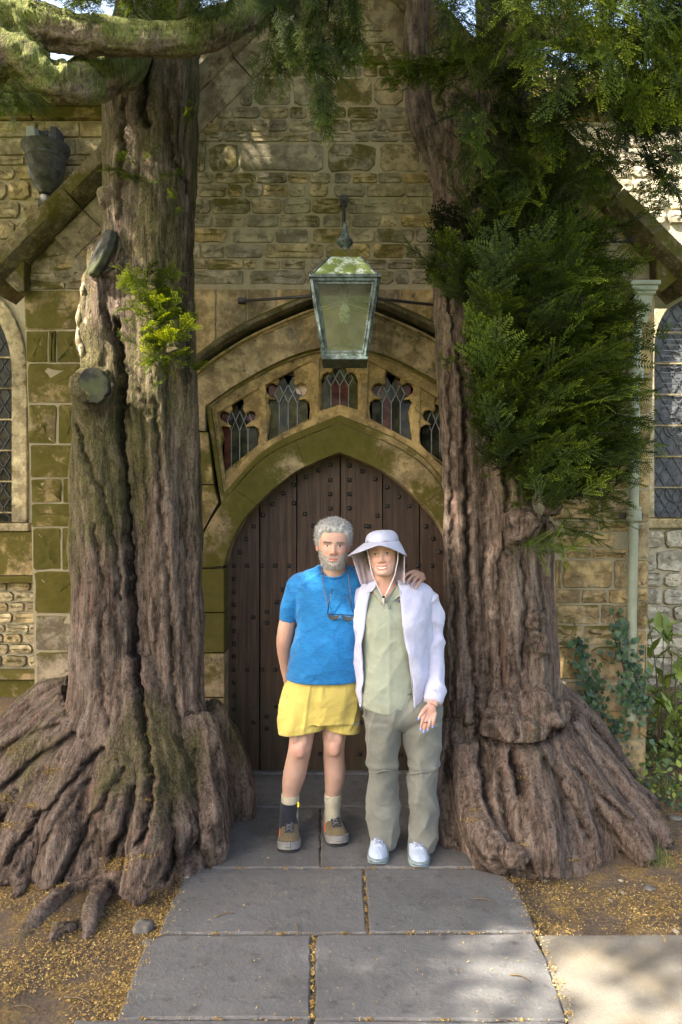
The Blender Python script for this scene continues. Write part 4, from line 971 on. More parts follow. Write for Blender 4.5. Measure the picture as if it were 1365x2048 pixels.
GL_ = [([(232,640),(246,760),(243,850),(250,950),(257,1050),(264,1150),(271,1300),(281,1400),(290,1480),(300,1545),(300,1600),(292,1650),(276,1695)], 4.5, .085),
  ([(308,800),(316,900),(319,1000),(329,1100),(340,1250),(348,1400),(365,1500)], 3.5, .028), ([(158,850),(176,915),(200,980),(226,1080),(240,1200)], 3.5, .035), ([(355,330),(384,420),(376,600),(372,760)], 5, .05),
  ([(300,60),(287,200),(293,250)], 6, .06), ([(212,620),(232,700),(278,770),(300,830)], 4, .035), ([(190,1050),(205,1200),(200,1350),(215,1450)], 3.5, .022), ([(360,900),(370,1100),(375,1300)], 3.5, .020), ([(250,200),(245,350),(240,450)], 4, .03), ([(330,180),(345,330)], 4, .035), ([(285,800),(290,1000),(305,1200),(318,1400)], 3, .016),
  ([(245,1540),(190,1630),(150,1700),(120,1770)], 5, .05), ([(200,1500),(120,1590),(60,1660),(10,1730)], 5, .05), ([(330,1540),(340,1620),(345,1700),(335,1760)], 4.5, .04), ([(268,1580),(250,1650),(222,1720)], 5, .06), ([(150,1470),(60,1530),(-20,1600)], 5, .045), ([(385,1500),(392,1600),(398,1700)], 4, .035), ([(430,1500),(442,1600),(440,1690)], 4, .035), ([(175,1560),(110,1650),(60,1740)], 3.5, .025), ([(220,1560),(190,1660),(175,1740)], 3.5, .022), ([(120,1450),(20,1490),(-40,1530)], 4, .03)]
T.skin('trunk', yl, .0115, moss_left, 1.0, 1.0, 4, GL_)
cut_face(yl, P(187, 771, 3.755), (-.10,-1,-.10), .090, .084, (0,0,1))
cut_face(yl, P(200, 503, 3.925), (-.72,-.66,.34), .135, .085, (.35,0,1))
# splintered pale edge of the torn limb
def pale_wood():
    t = NT('bleached_wood', .8, .2); p = t.pos(); a = t.noise(t.sc(p, (60,60,5)), 1., 5, .6)
    return t.out(t.mix(t.rng(a, .35, .65), (.10,.075,.045), (.46,.37,.23)), None, t.bump(a, .6, .006))
M['deadwood'] = pale_wood()
for i, (x0, y0, x1, y1) in enumerate([(170,560,166,600),(160,610,158,660),(157,650,160,712),(164,668,166,725),(174,600,178,690)]):
    MB().tube([P(x0, y0, 3.98), P((x0+x1)/2-2, (y0+y1)/2, 3.94), P(x1, y1, 3.98)], [.006,.016,.006], 6).build('splinter', M['deadwood'], yl, smooth=True)
T = Skel()
for pts, r in (([(-140,0,3.25),(40,38,3.3),(190,72,3.36),(320,84,3.45),(420,58,3.55),(500,18,3.66),(600,-70,3.8)], [.085,.090,.080,.078,.085,.075,.06]),
               ([(-140,40,3.3),(20,96,3.3),(80,150,3.34),(140,172,3.42),(200,150,3.6),(260,110,3.95),(310,60,4.2)], [.08,.10,.085,.085,.105,.12,.14]),
               ([(60,40,3.3),(30,100,3.3),(-30,150,3.3)], [.06,.075,.06])): T.root(pts, r, 16)
T.skin('branch', yl, .0115, lambda V, N: np.clip(.72+.4*fbm(V*4., 3)+.30*N[:,2], 0, 1), .9, .8, 3, (), 'bark_mossy')
# ---- right tree
T = Skel()
T.stem([(360,868,930,4.3),(450,868,945,4.25),(600,868,950,4.2),(700,872,955,4.2),(800,876,962,4.2),(900,882,968,4.2),(1000,886,978,4.2),(1150,888,984,4.2),(1300,890,992,4.18),(1400,892,1000,4.15),(1480,890,1010,4.12),(1600,880,1010,4.1)], .95, .12, 4)
T.stem([(-190,955,1065,4.4),(100,948,1062,4.38),(250,932,1055,4.35),(400,926,1050,4.3),(600,930,1045,4.26),(800,938,1048,4.24),(950,945,1056,4.22),(1100,952,1074,4.2),(1250,958,1092,4.16),(1400,955,1108,4.12),(1500,955,1110,4.1),(1600,950,1100,4.08)], .95, .16, 5)
T.stem([(1030,1040,1100,4.26),(1100,1036,1108,4.25),(1200,1040,1112,4.24),(1300,1042,1117,4.22),(1400,1042,1126,4.2),(1480,1030,1130,4.18),(1580,1000,1140,4.15)], 1., .12, 6)
T.stem([(-190,815,862,4.5),(0,808,861,4.48),(100,806,860,4.46),(200,812,864,4.44),(260,826,880,4.42),(310,850,908,4.38),(380,868,930,4.32),(440,872,940,4.3)], 1., .05, 8)
T.stem([(200,890,960,4.34),(300,880,950,4.33),(420,872,945,4.3)], 1., .1, 9)
T.mb.add(*loft([(.92,4.22,1.0,.18,.18),(.92,4.2,.75,.26,.26),(.93,4.18,.50,.35,.33),(.95,4.15,.32,.41,.38),(.99,4.12,.16,.48,.44),(1.02,4.1,-.12,.56,.50)], 48, 14))
for pts, r in (
  ([(915,1440,4.12),(905,1540,4.05),(900,1620,3.98),G(915,1700)], [.12,.12,.11,.06]),
  ([(930,1500,3.98),(948,1600,3.82),(972,1680,3.66),G(1000,1735)], [.12,.11,.12,.07]),
  ([(990,1470,3.95),(1005,1540,3.85),(1010,1620,3.74),G(1030,1730)], [.10,.09,.08,.05]),
  ([(1050,1490,3.92),(1060,1590,3.78),(1072,1680,3.64),G(1080,1745)], [.15,.14,.125,.09]),
  ([(1085,1490,3.98),(1130,1570,3.88),(1165,1640,3.8),G(1200,1728)], [.12,.10,.075,.04]),
  ([(1130,1600,3.88),(1150,1660,3.8),G(1160,1722)], [.07,.055,.035]),
  ([(1110,1480,4.05),(1175,1570,3.96),(1245,1650,3.86),G(1300,1728)], [.14,.125,.10,.05]),
  ([(1120,1470,4.12),(1205,1555,4.08),(1290,1640,3.98),G(1342,1696)], [.14,.12,.10,.055]),
  ([(1120,1440,4.25),(1190,1520,4.28),(1248,1575,4.28),G(1302,1612)], [.13,.11,.08,.05]),
  ([(1100,1380,4.42),(1160,1420,4.5),(1215,1480,4.52),G(1270,1570)], [.08,.07,.06,.04])):
    T.root(pts, r)
for q in ((955,1425,4.0,.085),(985,1446,3.93,.085),(1020,1458,3.89,.085),(1055,1460,3.88,.088),(1090,1450,3.92,.085),(1118,1428,4.02,.08),(1010,1410,3.96,.09),(1070,1410,3.95,.10),
          (1040,1050,4.02,.10),(1062,1042,3.98,.06),(1105,1015,4.05,.05),(1095,1060,4.08,.045),(1075,1290,4.0,.06),(1070,1240,4.02,.055),(985,1690,3.58,.075),(1030,1715,3.52,.06),(950,1665,3.7,.07),(905,540,4.05,.06),(1000,540,4.05,.09),(960,420,4.1,.09)): T.blob(*q)
def moss_right(V, N):
    z = V[:,2]; n = fbm(V*np.array((2.6,2.6,.7))+9, 3)
    return np.clip(.22+.40*n+.22*sm(1.2, 2.6, z)-.2*sm(.5, .1, z), 0, 1)
GR_ = [([(930,850),(935,1000),(938,1150),(945,1300),(955,1420),(962,1500),(975,1600)], 4.5, .05), ([(900,700),(905,900),(908,1100),(911,1300),(905,1450),(895,1560)], 4, .035), ([(1010,940),(1015,1050),(1000,1150),(1005,1300),(1012,1400)], 4, .032),
  ([(1045,1110),(1052,1250),(1044,1340),(1050,1400)], 3.5, .028), ([(950,1436),(968,1476),(1005,1490),(1050,1495),(1092,1487),(1124,1462)], 5, .06), ([(1030,1505),(1036,1545),(1046,1590)], 7, .09), ([(1080,1100),(1085,1200),(1082,1300)], 3, .018), ([(970,1050),(968,1200),(978,1350)], 3, .020), ([(890,500),(905,640),(925,760),(932,840)], 4, .04), ([(1090,1520),(1150,1620),(1180,1680)], 4, .03), ([(1120,1500),(1200,1590),(1260,1640)], 4, .03), ([(1000,1540),(1015,1640),(1035,1700)], 4, .03)]
T.skin('trunk', yr, .0115, moss_right, 1.0, .95, 4, GR_)
T = Skel()
for pts, r in (([(1000,60,4.3),(1150,70,4.1),(1280,85,3.9),(1420,70,3.7)], [.09,.075,.07,.07]), ([(1010,240,4.3),(1150,200,4.2),(1260,172,4.1),(1420,190,4.0)], [.08,.07,.07,.08]),
               ([(1036,-60,3.9),(1030,20,3.9),(1018,70,3.92),(1020,120,3.95)], [.035,.034,.030,.02]), ([(1120,-60,4.0),(1150,60,4.05),(1200,130,4.1)], [.03,.03,.02])): T.root(pts, r, 12)
T.skin('branch', yr, .011, lambda V, N: np.clip(.30+.4*fbm(V*4., 3)+.25*N[:,2], 0, 1), .7, .8)
# ---- foliage: sprays of flat needles
def spray_template(seed, L=.26, nside=9, fresh=.5, wd=.0078, st=.0105, nlen=.026):
    r = np.random.default_rng(seed); V = []; F = []; tone = []
    def quad(a, d, w, t0, t1):
        n = len(V); d = np.array(d); b = np.array(a)+d; s_ = np.cross(d/np.linalg.norm(d), (0,0,1)); nn = np.linalg.norm(s_); s_ = s_/nn*w/2 if nn > 1e-6 else np.array((w/2,0,0))
        mid = np.array(a)+d*.55; mid[2] -= .0015
        V.extend([np.array(a), mid+s_, b, mid-s_]); F.append((n, n+1, n+2, n+3)); tone.extend([t0, t0, t1, t0])
    def twig(p0, dirv, ln, t0, droop):
        step = st
        m = max(4, int(ln/step)); p = np.array(p0, float); d = np.array(dirv, float); pts = [p.copy()]
        for i in range(m):
            f = i/m; d = d+np.array((0,0,-droop*.02)); d /= np.linalg.norm(d); p = p+d*ln/m; pts.append(p.copy())
            side = np.cross(d, (0,0,1)); side /= np.linalg.norm(side)+1e-9
            nl = nlen*(1-.45*f**3)*r.uniform(.8, 1.15)
            tt = np.clip(t0+fresh*f**1.6*.75+r.normal(0, .05), 0, 1)
            for sgn in (-1, 1): quad(p, (side*sgn*.86+d*.5+np.array((0,0,r.normal(.02, .16))))*nl, wd, tt*.8, tt)
        for i in range(0, len(pts)-1, 3):
            a, b = pts[i], pts[min(i+3, len(pts)-1)]; n = len(V); s_ = np.array((.0013,0,.0013))
            V.extend([a-s_, a+s_, b+s_, b-s_]); F.append((n, n+1, n+2, n+3)); tone.extend([.05]*4)
        return pts
    main = twig((0,0,0), (1,0,.12), L, .22, 1.0); m = len(main)
    for i in range(nside):
        f = .12+.8*i/nside; k = int(f*(m-1)); sg = 1 if i % 2 else -1
        a = math.radians(r.uniform(30, 68)); twig(main[k], (math.cos(a), sg*math.sin(a), r.normal(.06, .1)), L*r.uniform(.22, .58)*(1-.5*f), .14+r.uniform(-.06, .1)+.12*f, r.uniform(.6, 1.8))
    return np.array(V), np.array(F), np.array(tone)
SPR = [spray_template(i, .24+.02*(i % 4), 8+i % 3, .35+.15*(i % 3)) for i in range(8)]
SPC = [spray_template(40+i, .26, 5, .3, .020, .026, .040) for i in range(4)]
SPS = [spray_template(60+i, .17, 4+i % 2, .7, .0064, .0088, .021) for i in range(6)]
SPF = [spray_template(80+i, .34, 5, .45, .0058, .0095, .018) for i in range(5)]
SPL = [spray_template(20+i, .13, 3, .5) for i in range(4)]
class Crown:
    def __init__(s, seed): s.V = []; s.F = []; s.T = []; s.n = 0; s.r = np.random.default_rng(seed)
    def put(s, p, d, scale=1., tone=0., roll=None, lib=None):
        lib = lib or SPR; V, F, T_ = lib[s.r.integers(len(lib))]
        d = np.array(d, float); d /= np.linalg.norm(d); up = np.array((0,0,1.)) if abs(d[2]) < .9 else np.array((0,-1.,0))
        y = np.cross(up, d); y /= np.linalg.norm(y); z = np.cross(d, y); a = roll if roll is not None else s.r.normal(0, .5)
        y2 = y*math.cos(a)+z*math.sin(a); z2 = np.cross(d, y2)
        s.V.append((V*scale)@np.array([d, y2, z2])+np.array(p)); s.F.append(F+s.n); s.n += len(V); s.T.append(np.clip(T_+tone, 0, 1))
    def build(s, name, parent, **tags):
        me = mesh_np(name, np.vstack(s.V), np.vstack(s.F), M['needle'], True, {'tone': np.concatenate(s.T)}); return ob(name, me, parent, **tags)
def inpoly(p, poly):
    x, y = p; c = False; n = len(poly)
    for i in range(n):
        (x0, y0), (x1, y1) = poly[i], poly[i-1]
        if (y0 > y) != (y1 > y) and x < (x1-x0)*(y-y0)/(y1-y0)+x0: c = not c
    return c
TREE_X = lambda py: np.interp(py, [0, 400, 800, 1100], [1000, 985, 975, 1010])
# the shoots crowding the right trunk
def mass(cr, poly, n, d0, d1, tone0, scale, mode, lib=None, thin=False):
    xs = [q[0] for q in poly]; ys = [q[1] for q in poly]; k = 0
    while k < n:
        x, y = cr.r.uniform(min(xs), max(xs)), cr.r.uniform(min(ys), max(ys))
        if not inpoly((x, y), poly): continue
        if thin and x < 1010 and cr.r.random() < .5 and not (y < 620) and x < 950: continue
        k += 1; f = cr.r.uniform(0, 1); d = d0+(d1-d0)*f; p = P(x, y, d)
        cl = float(fbm(np.array([p*2.6]), 2)[0]); 
        if mode == 'side':
            side = (x-TREE_X(y))/200.
            dv = np.array((side*1.0+cr.r.normal(0, .35), -.55+cr.r.normal(0, .3), .75+cr.r.normal(0, .4)-.6*max(0, side-.55)))
        elif mode == 'droop': dv = np.array((cr.r.normal(.1, .5), -.35+cr.r.normal(0, .3), -.75+cr.r.normal(0, .35)))
        else: dv = np.array((cr.r.normal(0, .6), -.5+cr.r.normal(0, .3), .5+cr.r.normal(0, .3)))
        cr.put(p-np.array(dv)/np.linalg.norm(dv)*.12*scale, dv, scale*cr.r.uniform(.75, 1.2), tone0+.30*cl+cr.r.normal(0, .10)-.12*f, None, lib)  # tone drops with depth, painting shade into the mass
c1 = Crown(1)
RP = [(905,440),(990,350),(1100,360),(1190,430),(1235,520),(1240,640),(1262,780),(1262,900),(1235,975),(1150,1000),(1085,985),(1020,930),(965,890),(958,780),(985,700),(975,640),(945,560),(900,590),(865,560),(855,500)]
mass(c1, RP, 520, 3.72, 4.2, -.02, 1.1, 'side', SPS+SPS+SPR, True)
RP2 = [(1000,560),(1180,480),(1230,640),(1255,800),(1250,960),(1130,985),(1030,930),(1000,800)]
mass(c1, [(1000,470),(1100,400),(1180,460),(1205,600),(1210,780),(1200,930),(1100,960),(1030,900),(1005,760),(1015,620)], 170, 4.12, 4.5, -.35, .75, 'side', SPC)  # darkened inner sprays paint the shade behind, so gaps read black
mass(c1, [(870,430),(960,400),(1000,480),(980,600),(900,580),(860,540)], 70, 4.0, 4.2, -.3, .6, 'side', SPC)  # more shade-toned fill sprays, around the upper left shoots
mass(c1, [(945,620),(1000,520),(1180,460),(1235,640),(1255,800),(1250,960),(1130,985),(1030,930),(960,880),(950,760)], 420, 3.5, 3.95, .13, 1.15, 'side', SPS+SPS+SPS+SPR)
for y in np.arange(440, 1095, 7.5):                                       # the long level fringe on the right
    x = np.interp(y, [440,560,700,900,990,1095], [1195,1225,1245,1250,1215,1150])+14*math.sin(y*.05)+c1.r.uniform(-45, 30)
    c1.put(P(x-60, y+c1.r.uniform(-8, 8), c1.r.uniform(3.75, 4.15)), (1, c1.r.normal(-.12, .25), c1.r.normal(.0, .16)), c1.r.uniform(.6, 1.05), .14+c1.r.normal(0, .1), c1.r.normal(0, .9), SPF)
for x, y, d in ((1075,1105,3.9),(1095,1080,3.92),(1120,1075,3.95),(1050,1090,3.92),(1130,1050,3.95),(1060,985,3.85),(1015,940,3.9),(1110,1100,3.95),(1150,1078,4.0),(958,905,3.95),(962,955,3.95),(885,720,4.0),(900,730,3.98),(1040,1010,3.85)):
    for _ in range(3): c1.put(P(x, y, d), (c1.r.normal(.4, .6), -.5, c1.r.normal(.1, .4)), c1.r.uniform(.35, .6), .3, None, SPL)
c1.build('lower_shoots', yr, kind='stuff', label='dense dark green needle shoots crowding the trunk')
c2 = Crown(2)
mass(c2, [(880,-60),(1420,-60),(1420,120),(1330,230),(1240,330),(1130,400),(1000,400),(925,330),(890,230),(870,100)], 520, 3.5, 4.5, .04, 1.0, 'droop', SPS+SPS+SPF+SPR)
mass(c2, [(1230,130),(1420,100),(1420,330),(1350,420),(1310,420),(1265,360),(1240,260)], 42, 3.3, 4.0, -.02, 1.0, 'droop')
mass(c2, [(1000,-60),(1420,-60),(1420,230),(1200,200),(1050,150)], 150, 3.3, 3.8, .22, 1.05, 'droop', SPS+SPF+SPR)
for i in range(26):                                                     # fresh level spray reaching left over the wall
    t = i/25; c2.put(P(1000-260*t+c2.r.normal(0, 8), 105+25*math.sin(t*3)+c2.r.normal(0, 8), 3.75+.1*t), (-1, c2.r.normal(-.2, .3), c2.r.normal(-.1, .2)), c2.r.uniform(.6, .9), .12+.3*t, c2.r.normal(0, .3), SPL if t > .6 else None)
for i in range(30): c2.put(P(c2.r.uniform(790, 900), c2.r.uniform(100, 180), c2.r.uniform(3.7, 3.95)), (c2.r.normal(-.3, .4), -.4, c2.r.normal(-.4, .3)), c2.r.uniform(.5, .8), .2, None, SPL)
c2.build('drooping_sprays', yr, kind='stuff')
c3 = Crown(3)                                                           # curtain hanging before the gable
def hang(x0, y0, x1, y1, n, w, d=3.4):
    for i in range(n):
        t = (i+.5)/n; p = P(x0+(x1-x0)*t+c3.r.normal(0, w*.4), y0+(y1-y0)*t, d+c3.r.normal(0, .05)); dx = (x1-x0)/max(1, abs(y1-y0))
        c3.put(p, (dx+c3.r.normal(0, .35), c3.r.normal(-.1, .3), -1+c3.r.normal(0, .2)), c3.r.uniform(.5, .85)*(1-.3*t), -.04+.10*t+c3.r.normal(0, .05), c3.r.normal(0, .9))
hang(600,-60,585,110,22,30); hang(630,-60,625,130,22,24); hang(560,-60,520,150,16,16); hang(590,0,560,155,8,10); hang(700,-60,690,100,20,24); hang(660,-60,650,90,14,18); hang(720,-40,715,110,9,14)
hang(650,60,640,225,15,15); hang(645,150,648,225,8,18); hang(470,-70,430,20,8,22); hang(380,-80,395,15,8,22)
c3.build('hanging_curtain', yl, kind='stuff', label='dark needle sprays hanging in front of the gable')
c4 = Crown(4)
for x, y, d, n, sc_, sp in ((310,570,3.82,14,.62,26),(300,640,3.8,24,.62,30),(330,690,3.8,24,.58,30),(345,610,3.84,10,.5,22),(322,735,3.82,12,.42,18),(285,365,3.95,10,.42,20),(270,340,3.96,6,.4,14),(350,345,3.98,4,.4,18),(345,420,3.98,6,.3,14),(390,650,3.95,5,.42,10),(395,740,3.95,5,.4,10),(378,230,4.05,6,.4,16),(300,610,3.76,6,.5,20)):
    for i in range(n):
        c4.put(P(x+c4.r.normal(0, sp*.6), y+c4.r.normal(0, sp*.6), d+c4.r.uniform(-.05, .05)), (c4.r.normal(0, .7), -.6, c4.r.normal(.35, .45)), sc_*c4.r.uniform(.7, 1.3), .25+c4.r.normal(0, .14), None, SPL if c4.r.random() < .4 else SPR)  # tone raised to colour these shoots as sunlit
c4.build('trunk_shoots', yl, kind='stuff', label='bright green tuft of shoots sprouting from the trunk')
c5 = Crown(5)
for i in range(70): c5.put(P(c5.r.uniform(-60, 420), c5.r.uniform(-80, 10), c5.r.uniform(3.3, 4.3)), (c5.r.normal(0, .6), c5.r.normal(-.3, .4), c5.r.normal(-.5, .3)), c5.r.uniform(.6, 1.), .12, None)
for i in range(34): c5.put(P(c5.r.uniform(-40, 70), c5.r.uniform(150, 190), c5.r.uniform(3.4, 4.0)), (c5.r.normal(.1, .5), c5.r.normal(-.2, .3), -.8), c5.r.uniform(.4, .7), .15, None)
c5.build('upper_sprays', yl, kind='stuff')
# the wide crowns overhead, unseen, sized to shade the doorway, with sun gaps cut
LIT = [(G(1020,1905), .10), (G(1100,1985), .15), (G(1235,1990), .19), (G(1345,2025), .18), (G(1180,2070), .19), (G(1055,1935), .12), (P(1330,430,6.8), .8), (P(1330,300,6.8), .7), (P(190,110,3.5), .30), (P(110,120,3.4), .20), (P(168,640,3.95), .22), (P(165,720,3.95), .16),
       (P(1150,60,3.8), .22), (P(1290,130,3.6), .22), (P(560,2100,1.9), .0), (P(300,640,3.75), .10), (P(1230,1030,4.4), .12)]
def shade(cr, n, x0, x1, y0, y1, z0, z1, sc_):
    sd = np.array(SUN_D)
    for i in range(n):
        p = np.array((cr.r.uniform(x0, x1), cr.r.uniform(y0, y1), cr.r.uniform(z0, z1))); bad = False
        dv = np.array((cr.r.normal(0, 1), cr.r.normal(0, 1), cr.r.normal(-.25, .3))); dv /= np.linalg.norm(dv); sz = sc_*cr.r.uniform(.8, 1.3)
        for q, rad in LIT:
            for f in (.05, .13, .22):
                v = p+dv*sz*f-q; w = v-sd*np.dot(v, sd)
                if rad > 0 and np.linalg.norm(w) < rad+.07: bad = True
        if not bad: cr.put(p, dv, sz, 0., None, SPC)
c6 = Crown(6); shade(c6, 1750, -9.6, .4, -2.4, 3.9, 6.5, 8.3, 3.4); shade(c6, 300, -8, -2.4, 3.9, 7.6, 6.9, 8.2, 3.2)
c6.build('crown', yl, kind='stuff')
c7 = Crown(7); shade(c7, 210, -.4, 3.2, 1.6, 4.9, 6.4, 7.8, 3.2)
c7.build('crown', yr, kind='stuff')
# ------------------------------------------------------------------ people
def vcol_skin():
    t = NT('skin', .5, .4); p = t.pos(); c = t.at('Col', 'Color')
    a = t.noise(p, 55, 5, .6); b = t.noise(p, 260, 3, .6)
    c = t.mix(t.rng(a, .5, .72, 0, .22), c, t.mix(.5, c, (.42,.13,.09))); c = t.mix(t.rng(b, .58, .7, 0, .18), c, (.22,.10,.06))
    return t.out(c, None, t.bump(t.math('ADD', b, a), .22, .0015), Subsurface_Weight=.12, Subsurface_Radius=(.012,.005,.003))
M['skin'] = vcol_skin()
def cloth(name, col, rough=.85, weave=700., fold=.0, heather=None, var=.12):
    t = NT(name, rough, .2); p = t.pos(); a = t.noise(p, 7, 5, .6)
    c = t.hsv(col, .5, 1., t.rng(a, .3, .7, 1-var, 1+var))
    if heather: c = t.mix(t.rng(t.noise(t.sc(p, (28,28,170)), 1., 4, .7), .46, .62, 0, .7), c, heather)
    f = t.noise(t.sc(p, (9,9,9)), 1., 4, .55, 1.2); w = t.noise(p, weave, 2)
    return t.out(c, None, t.bump(t.math('ADD', t.math('MULTIPLY', f, 6.), t.math('MULTIPLY', w, .5)), .5+fold, .0035), Sheen_Weight=.15)
M['tee'] = cloth('blue_heather_jersey', (0.009,0.142,0.361), .85, 700, .1, (.005,.085,.27))
M['shorts'] = cloth('yellow_nylon', (0.482,0.378,0.099), .6, 500, .15)
M['sage'] = cloth('sage_cotton', (0.249,0.275,0.219), .8)
M['trouser'] = cloth('grey_olive_nylon', (0.129,0.133,0.116), .65)
M['jacket'] = cloth('white_lilac_fleece', (0.404,0.413,0.542), .75, 300)
M['hatcloth'] = cloth('pale_lilac_hat_cloth', (0.378,0.396,0.516), .7)
M['hatlining'] = cloth('pink_white_lining', (0.499,0.413,0.456), .8)
M['sock'] = cloth('beige_wool_sock', (0.310,0.284,0.211), .95, 200)
M['brace'] = cloth('black_elastic', (0.010,0.012,0.019), .8)
M['shoe_olive'] = cloth('olive_suede', (0.107,0.084,0.043), .85, 300, .2)
M['shoe_pale'] = cloth('ice_blue_knit', (0.310,0.370,0.464), .7, 400)
M['rubber_grey'] = simple('grey_rubber', (.17,.168,.162), .7, .3, .2, 30, .3)
M['rubber_teal'] = simple('teal_grey_rubber', (.16,.205,.215), .7, .3, .2, 30, .3)
M['rubber_dark'] = simple('black_rubber', (.025,.027,.03), .8, .3)
M['lace'] = simple('dark_lace', (.10,.10,.115), .8, .2)
M['lace_pale'] = simple('lilac_lace', (.20,.20,.29), .8, .2)
M['plastic'] = simple('black_plastic', (.010,.010,.012), .25, .5)
M['nail'] = simple('blue_nail_polish', (.20,.34,.85), .25, .5, .05)
M['gold'] = simple('ring_metal', (.62,.58,.52), .25, .5, .1, metal=1.)
M['cord_white'] = simple('white_cord', (.68,.62,.66), .8, .2)
M['bead'] = simple('cream_button', (.50,.52,.42), .5, .4)
M['label_dark'] = simple('dark_label', (.09,.10,.13), .7, .2)
M['yellow_tag'] = simple('yellow_tag', (.75,.60,.03), .6, .3)
M['orange'] = simple('orange_trim', (.55,.12,.03), .6, .3)
M['eye'] = simple('eye_wet', (.7,.66,.6), .1, .6, .02)
def hairmat(name, lo, hi):
    t = NT(name, .55, .35); r = t.at('tone'); return t.out(t.mix(r, lo, hi))
M['hair_grey'] = hairmat('grey_hair', (.10,.10,.10), (.44,.44,.43)); M['hair_brown'] = hairmat('brown_hair', (.05,.032,.02), (.13,.085,.055))
M['beard'] = hairmat('grizzled_beard', (.11,.095,.085), (.47,.455,.435))
HZ = [(-.124,.022,.064,-.030),(-.118,.036,.080,.0),(-.108,.046,.089,.022),(-.092,.054,.091,.045),(-.07,.061,.088,.062),(-.045,.066,.086,.076),(-.02,.070,.087,.086),(.005,.073,.086,.093),(.03,.0745,.087,.097),(.055,.0735,.085,.097),(.08,.067,.075,.089),(.10,.052,.056,.070),(.111,.035,.037,.048),(.117,.014,.015,.02),(.118,.002,.002,.002)]
def gs(x, z, cx, cz, sx, sz): return np.exp(-((x-cx)/sx)**2-((z-cz)/sz)**2)
def head_mesh(female=False, n=150, m=150):
    T_ = np.array(HZ); u = np.linspace(0, 1, m); zt = spline(T_, 400); s_ = np.r_[0, np.cumsum(np.linalg.norm(np.diff(zt[:,:2], axis=0), axis=1))]; s_ /= s_[-1]
    R = np.stack([np.interp(u, s_, zt[:,k]) for k in range(4)], 1)
    th = np.linspace(0, 2*math.pi, n, endpoint=False); th = th+.28*np.cos(th)        # more columns on the face (front = -pi/2)
    c, s2 = np.cos(th), np.sin(th); e = 2.25
    cx = np.sign(c)*np.abs(c)**(2/e); sy = np.sign(s2)*np.abs(s2)**(2/e)
    x = R[:,1,None]*cx; y = np.where(sy < 0, sy*R[:,2,None], sy*np.maximum(R[:,3,None], .004)); z = np.repeat(R[:,0,None], n, 1)
    y = y+np.where(R[:,3,None] < 0, -R[:,3,None]*-1*0, 0)
    fr = sm(.15, .75, -s2)[None,:]*np.ones_like(x); ax = np.abs(x)
    d = 0
    nb = np.interp(z, [-.052,-.044,-.036,-.02,.0,.014,.03], [0,.013,.021,.015,.008,.003,0]); ns = np.interp(z, [-.05,-.036,-.015,.01], [.014,.012,.009,.008])
    d = d+nb*np.exp(-(x/ns)**2)+.007*gs(ax, z, .0135, -.041, .0065, .0065)+(.005 if female else .0075)*gs(x, z, 0, -.039, .012, .009)
    d = d-.010*gs(ax, z, .031, .000, .017, .011)+.0055*gs(ax, z, .031, -.001, .012, .0075)+.0052*gs(ax, z, .029, .0185, .020, .0065)
    d = d+.0055*gs(ax, z, .043, -.030, .017, .016)
    if female: d = d+.004*gs(ax, z, .040, -.040, .014, .010)
    mw = .0265 if female else .021
    zc = -.073+(.006*(ax/mw)**2 if female else .001*(ax/mw)**2)
    d = d+.0048*np.exp(-(x/mw)**2-((z-zc-.006)/.0042)**2)+.0055*np.exp(-(x/(mw*.85))**2-((z-zc+.0075)/.005)**2)-.0030*np.exp(-(x/mw)**2-((z-zc)/.0028)**2)
    d = d+.006*gs(x, z, 0, -.106, .016, .010)-.0035*gs(x, z, 0, -.090, .018, .005)
    d = d-(.0036 if female else .0026)*np.exp(-((ax-(.021+(-.035-z)*.38))/.0035)**2)*sm(-.085, -.07, z)*sm(-.03, -.042, z)
    for k in (-1, 0, 1): d = d-.0010*np.exp(-((z-.000-.006*k-(ax-.05)*.5*k)/.0014)**2)*sm(.046, .050, ax)*sm(.064, .058, ax)
    if not female:
        for k in range(3): d = d-.0009*np.exp(-((z-.045-.010*k)/.0018)**2)*sm(.055, .03, ax)
    y = y-d*fr
    V = np.stack([x, y, z], -1).reshape(-1, 3)
    F = [(k*n+j, k*n+(j+1)%n, (k+1)*n+(j+1)%n, (k+1)*n+j) for k in range(m-1) for j in range(n)]+[tuple(range(n-1,-1,-1)), tuple((m-1)*n+j for j in range(n))]
    X, Z, AX, FR = V[:,0], V[:,2], np.abs(V[:,0]), fr.reshape(-1)
    base = np.array((.53,.32,.25)) if female else np.array((.43,.255,.192)); C = np.repeat(base[None], len(V), 0)
    def pnt(w, col): 
        nonlocal C
        w = np.clip(w*FR, 0, 1)[:,None]; C = C*(1-w)+np.array(col)*w
    pnt(.55*gs(AX, Z, .040, -.032, .020, .018), (.62,.27,.20)); pnt(.6*gs(X, Z, 0, -.036, .013, .012), (.56,.22,.165))
    pnt(.35*gs(AX, Z, .031, -.010, .017, .006), (.36,.17,.13)); pnt(.5*gs(AX, Z, .031, .006, .018, .006), (.34,.17,.12))
    pnt(.3*sm(.03, .07, Z), (.58,.33,.23))
    zc = -.073+(.006*(AX/mw)**2 if female else .001*(AX/mw)**2)
    lip = sm(mw*1.12, mw*.9, AX)
    pnt(lip*sm(.013, .009, np.abs(Z-zc)), (.50,.15,.13) if female else (.46,.19,.15))
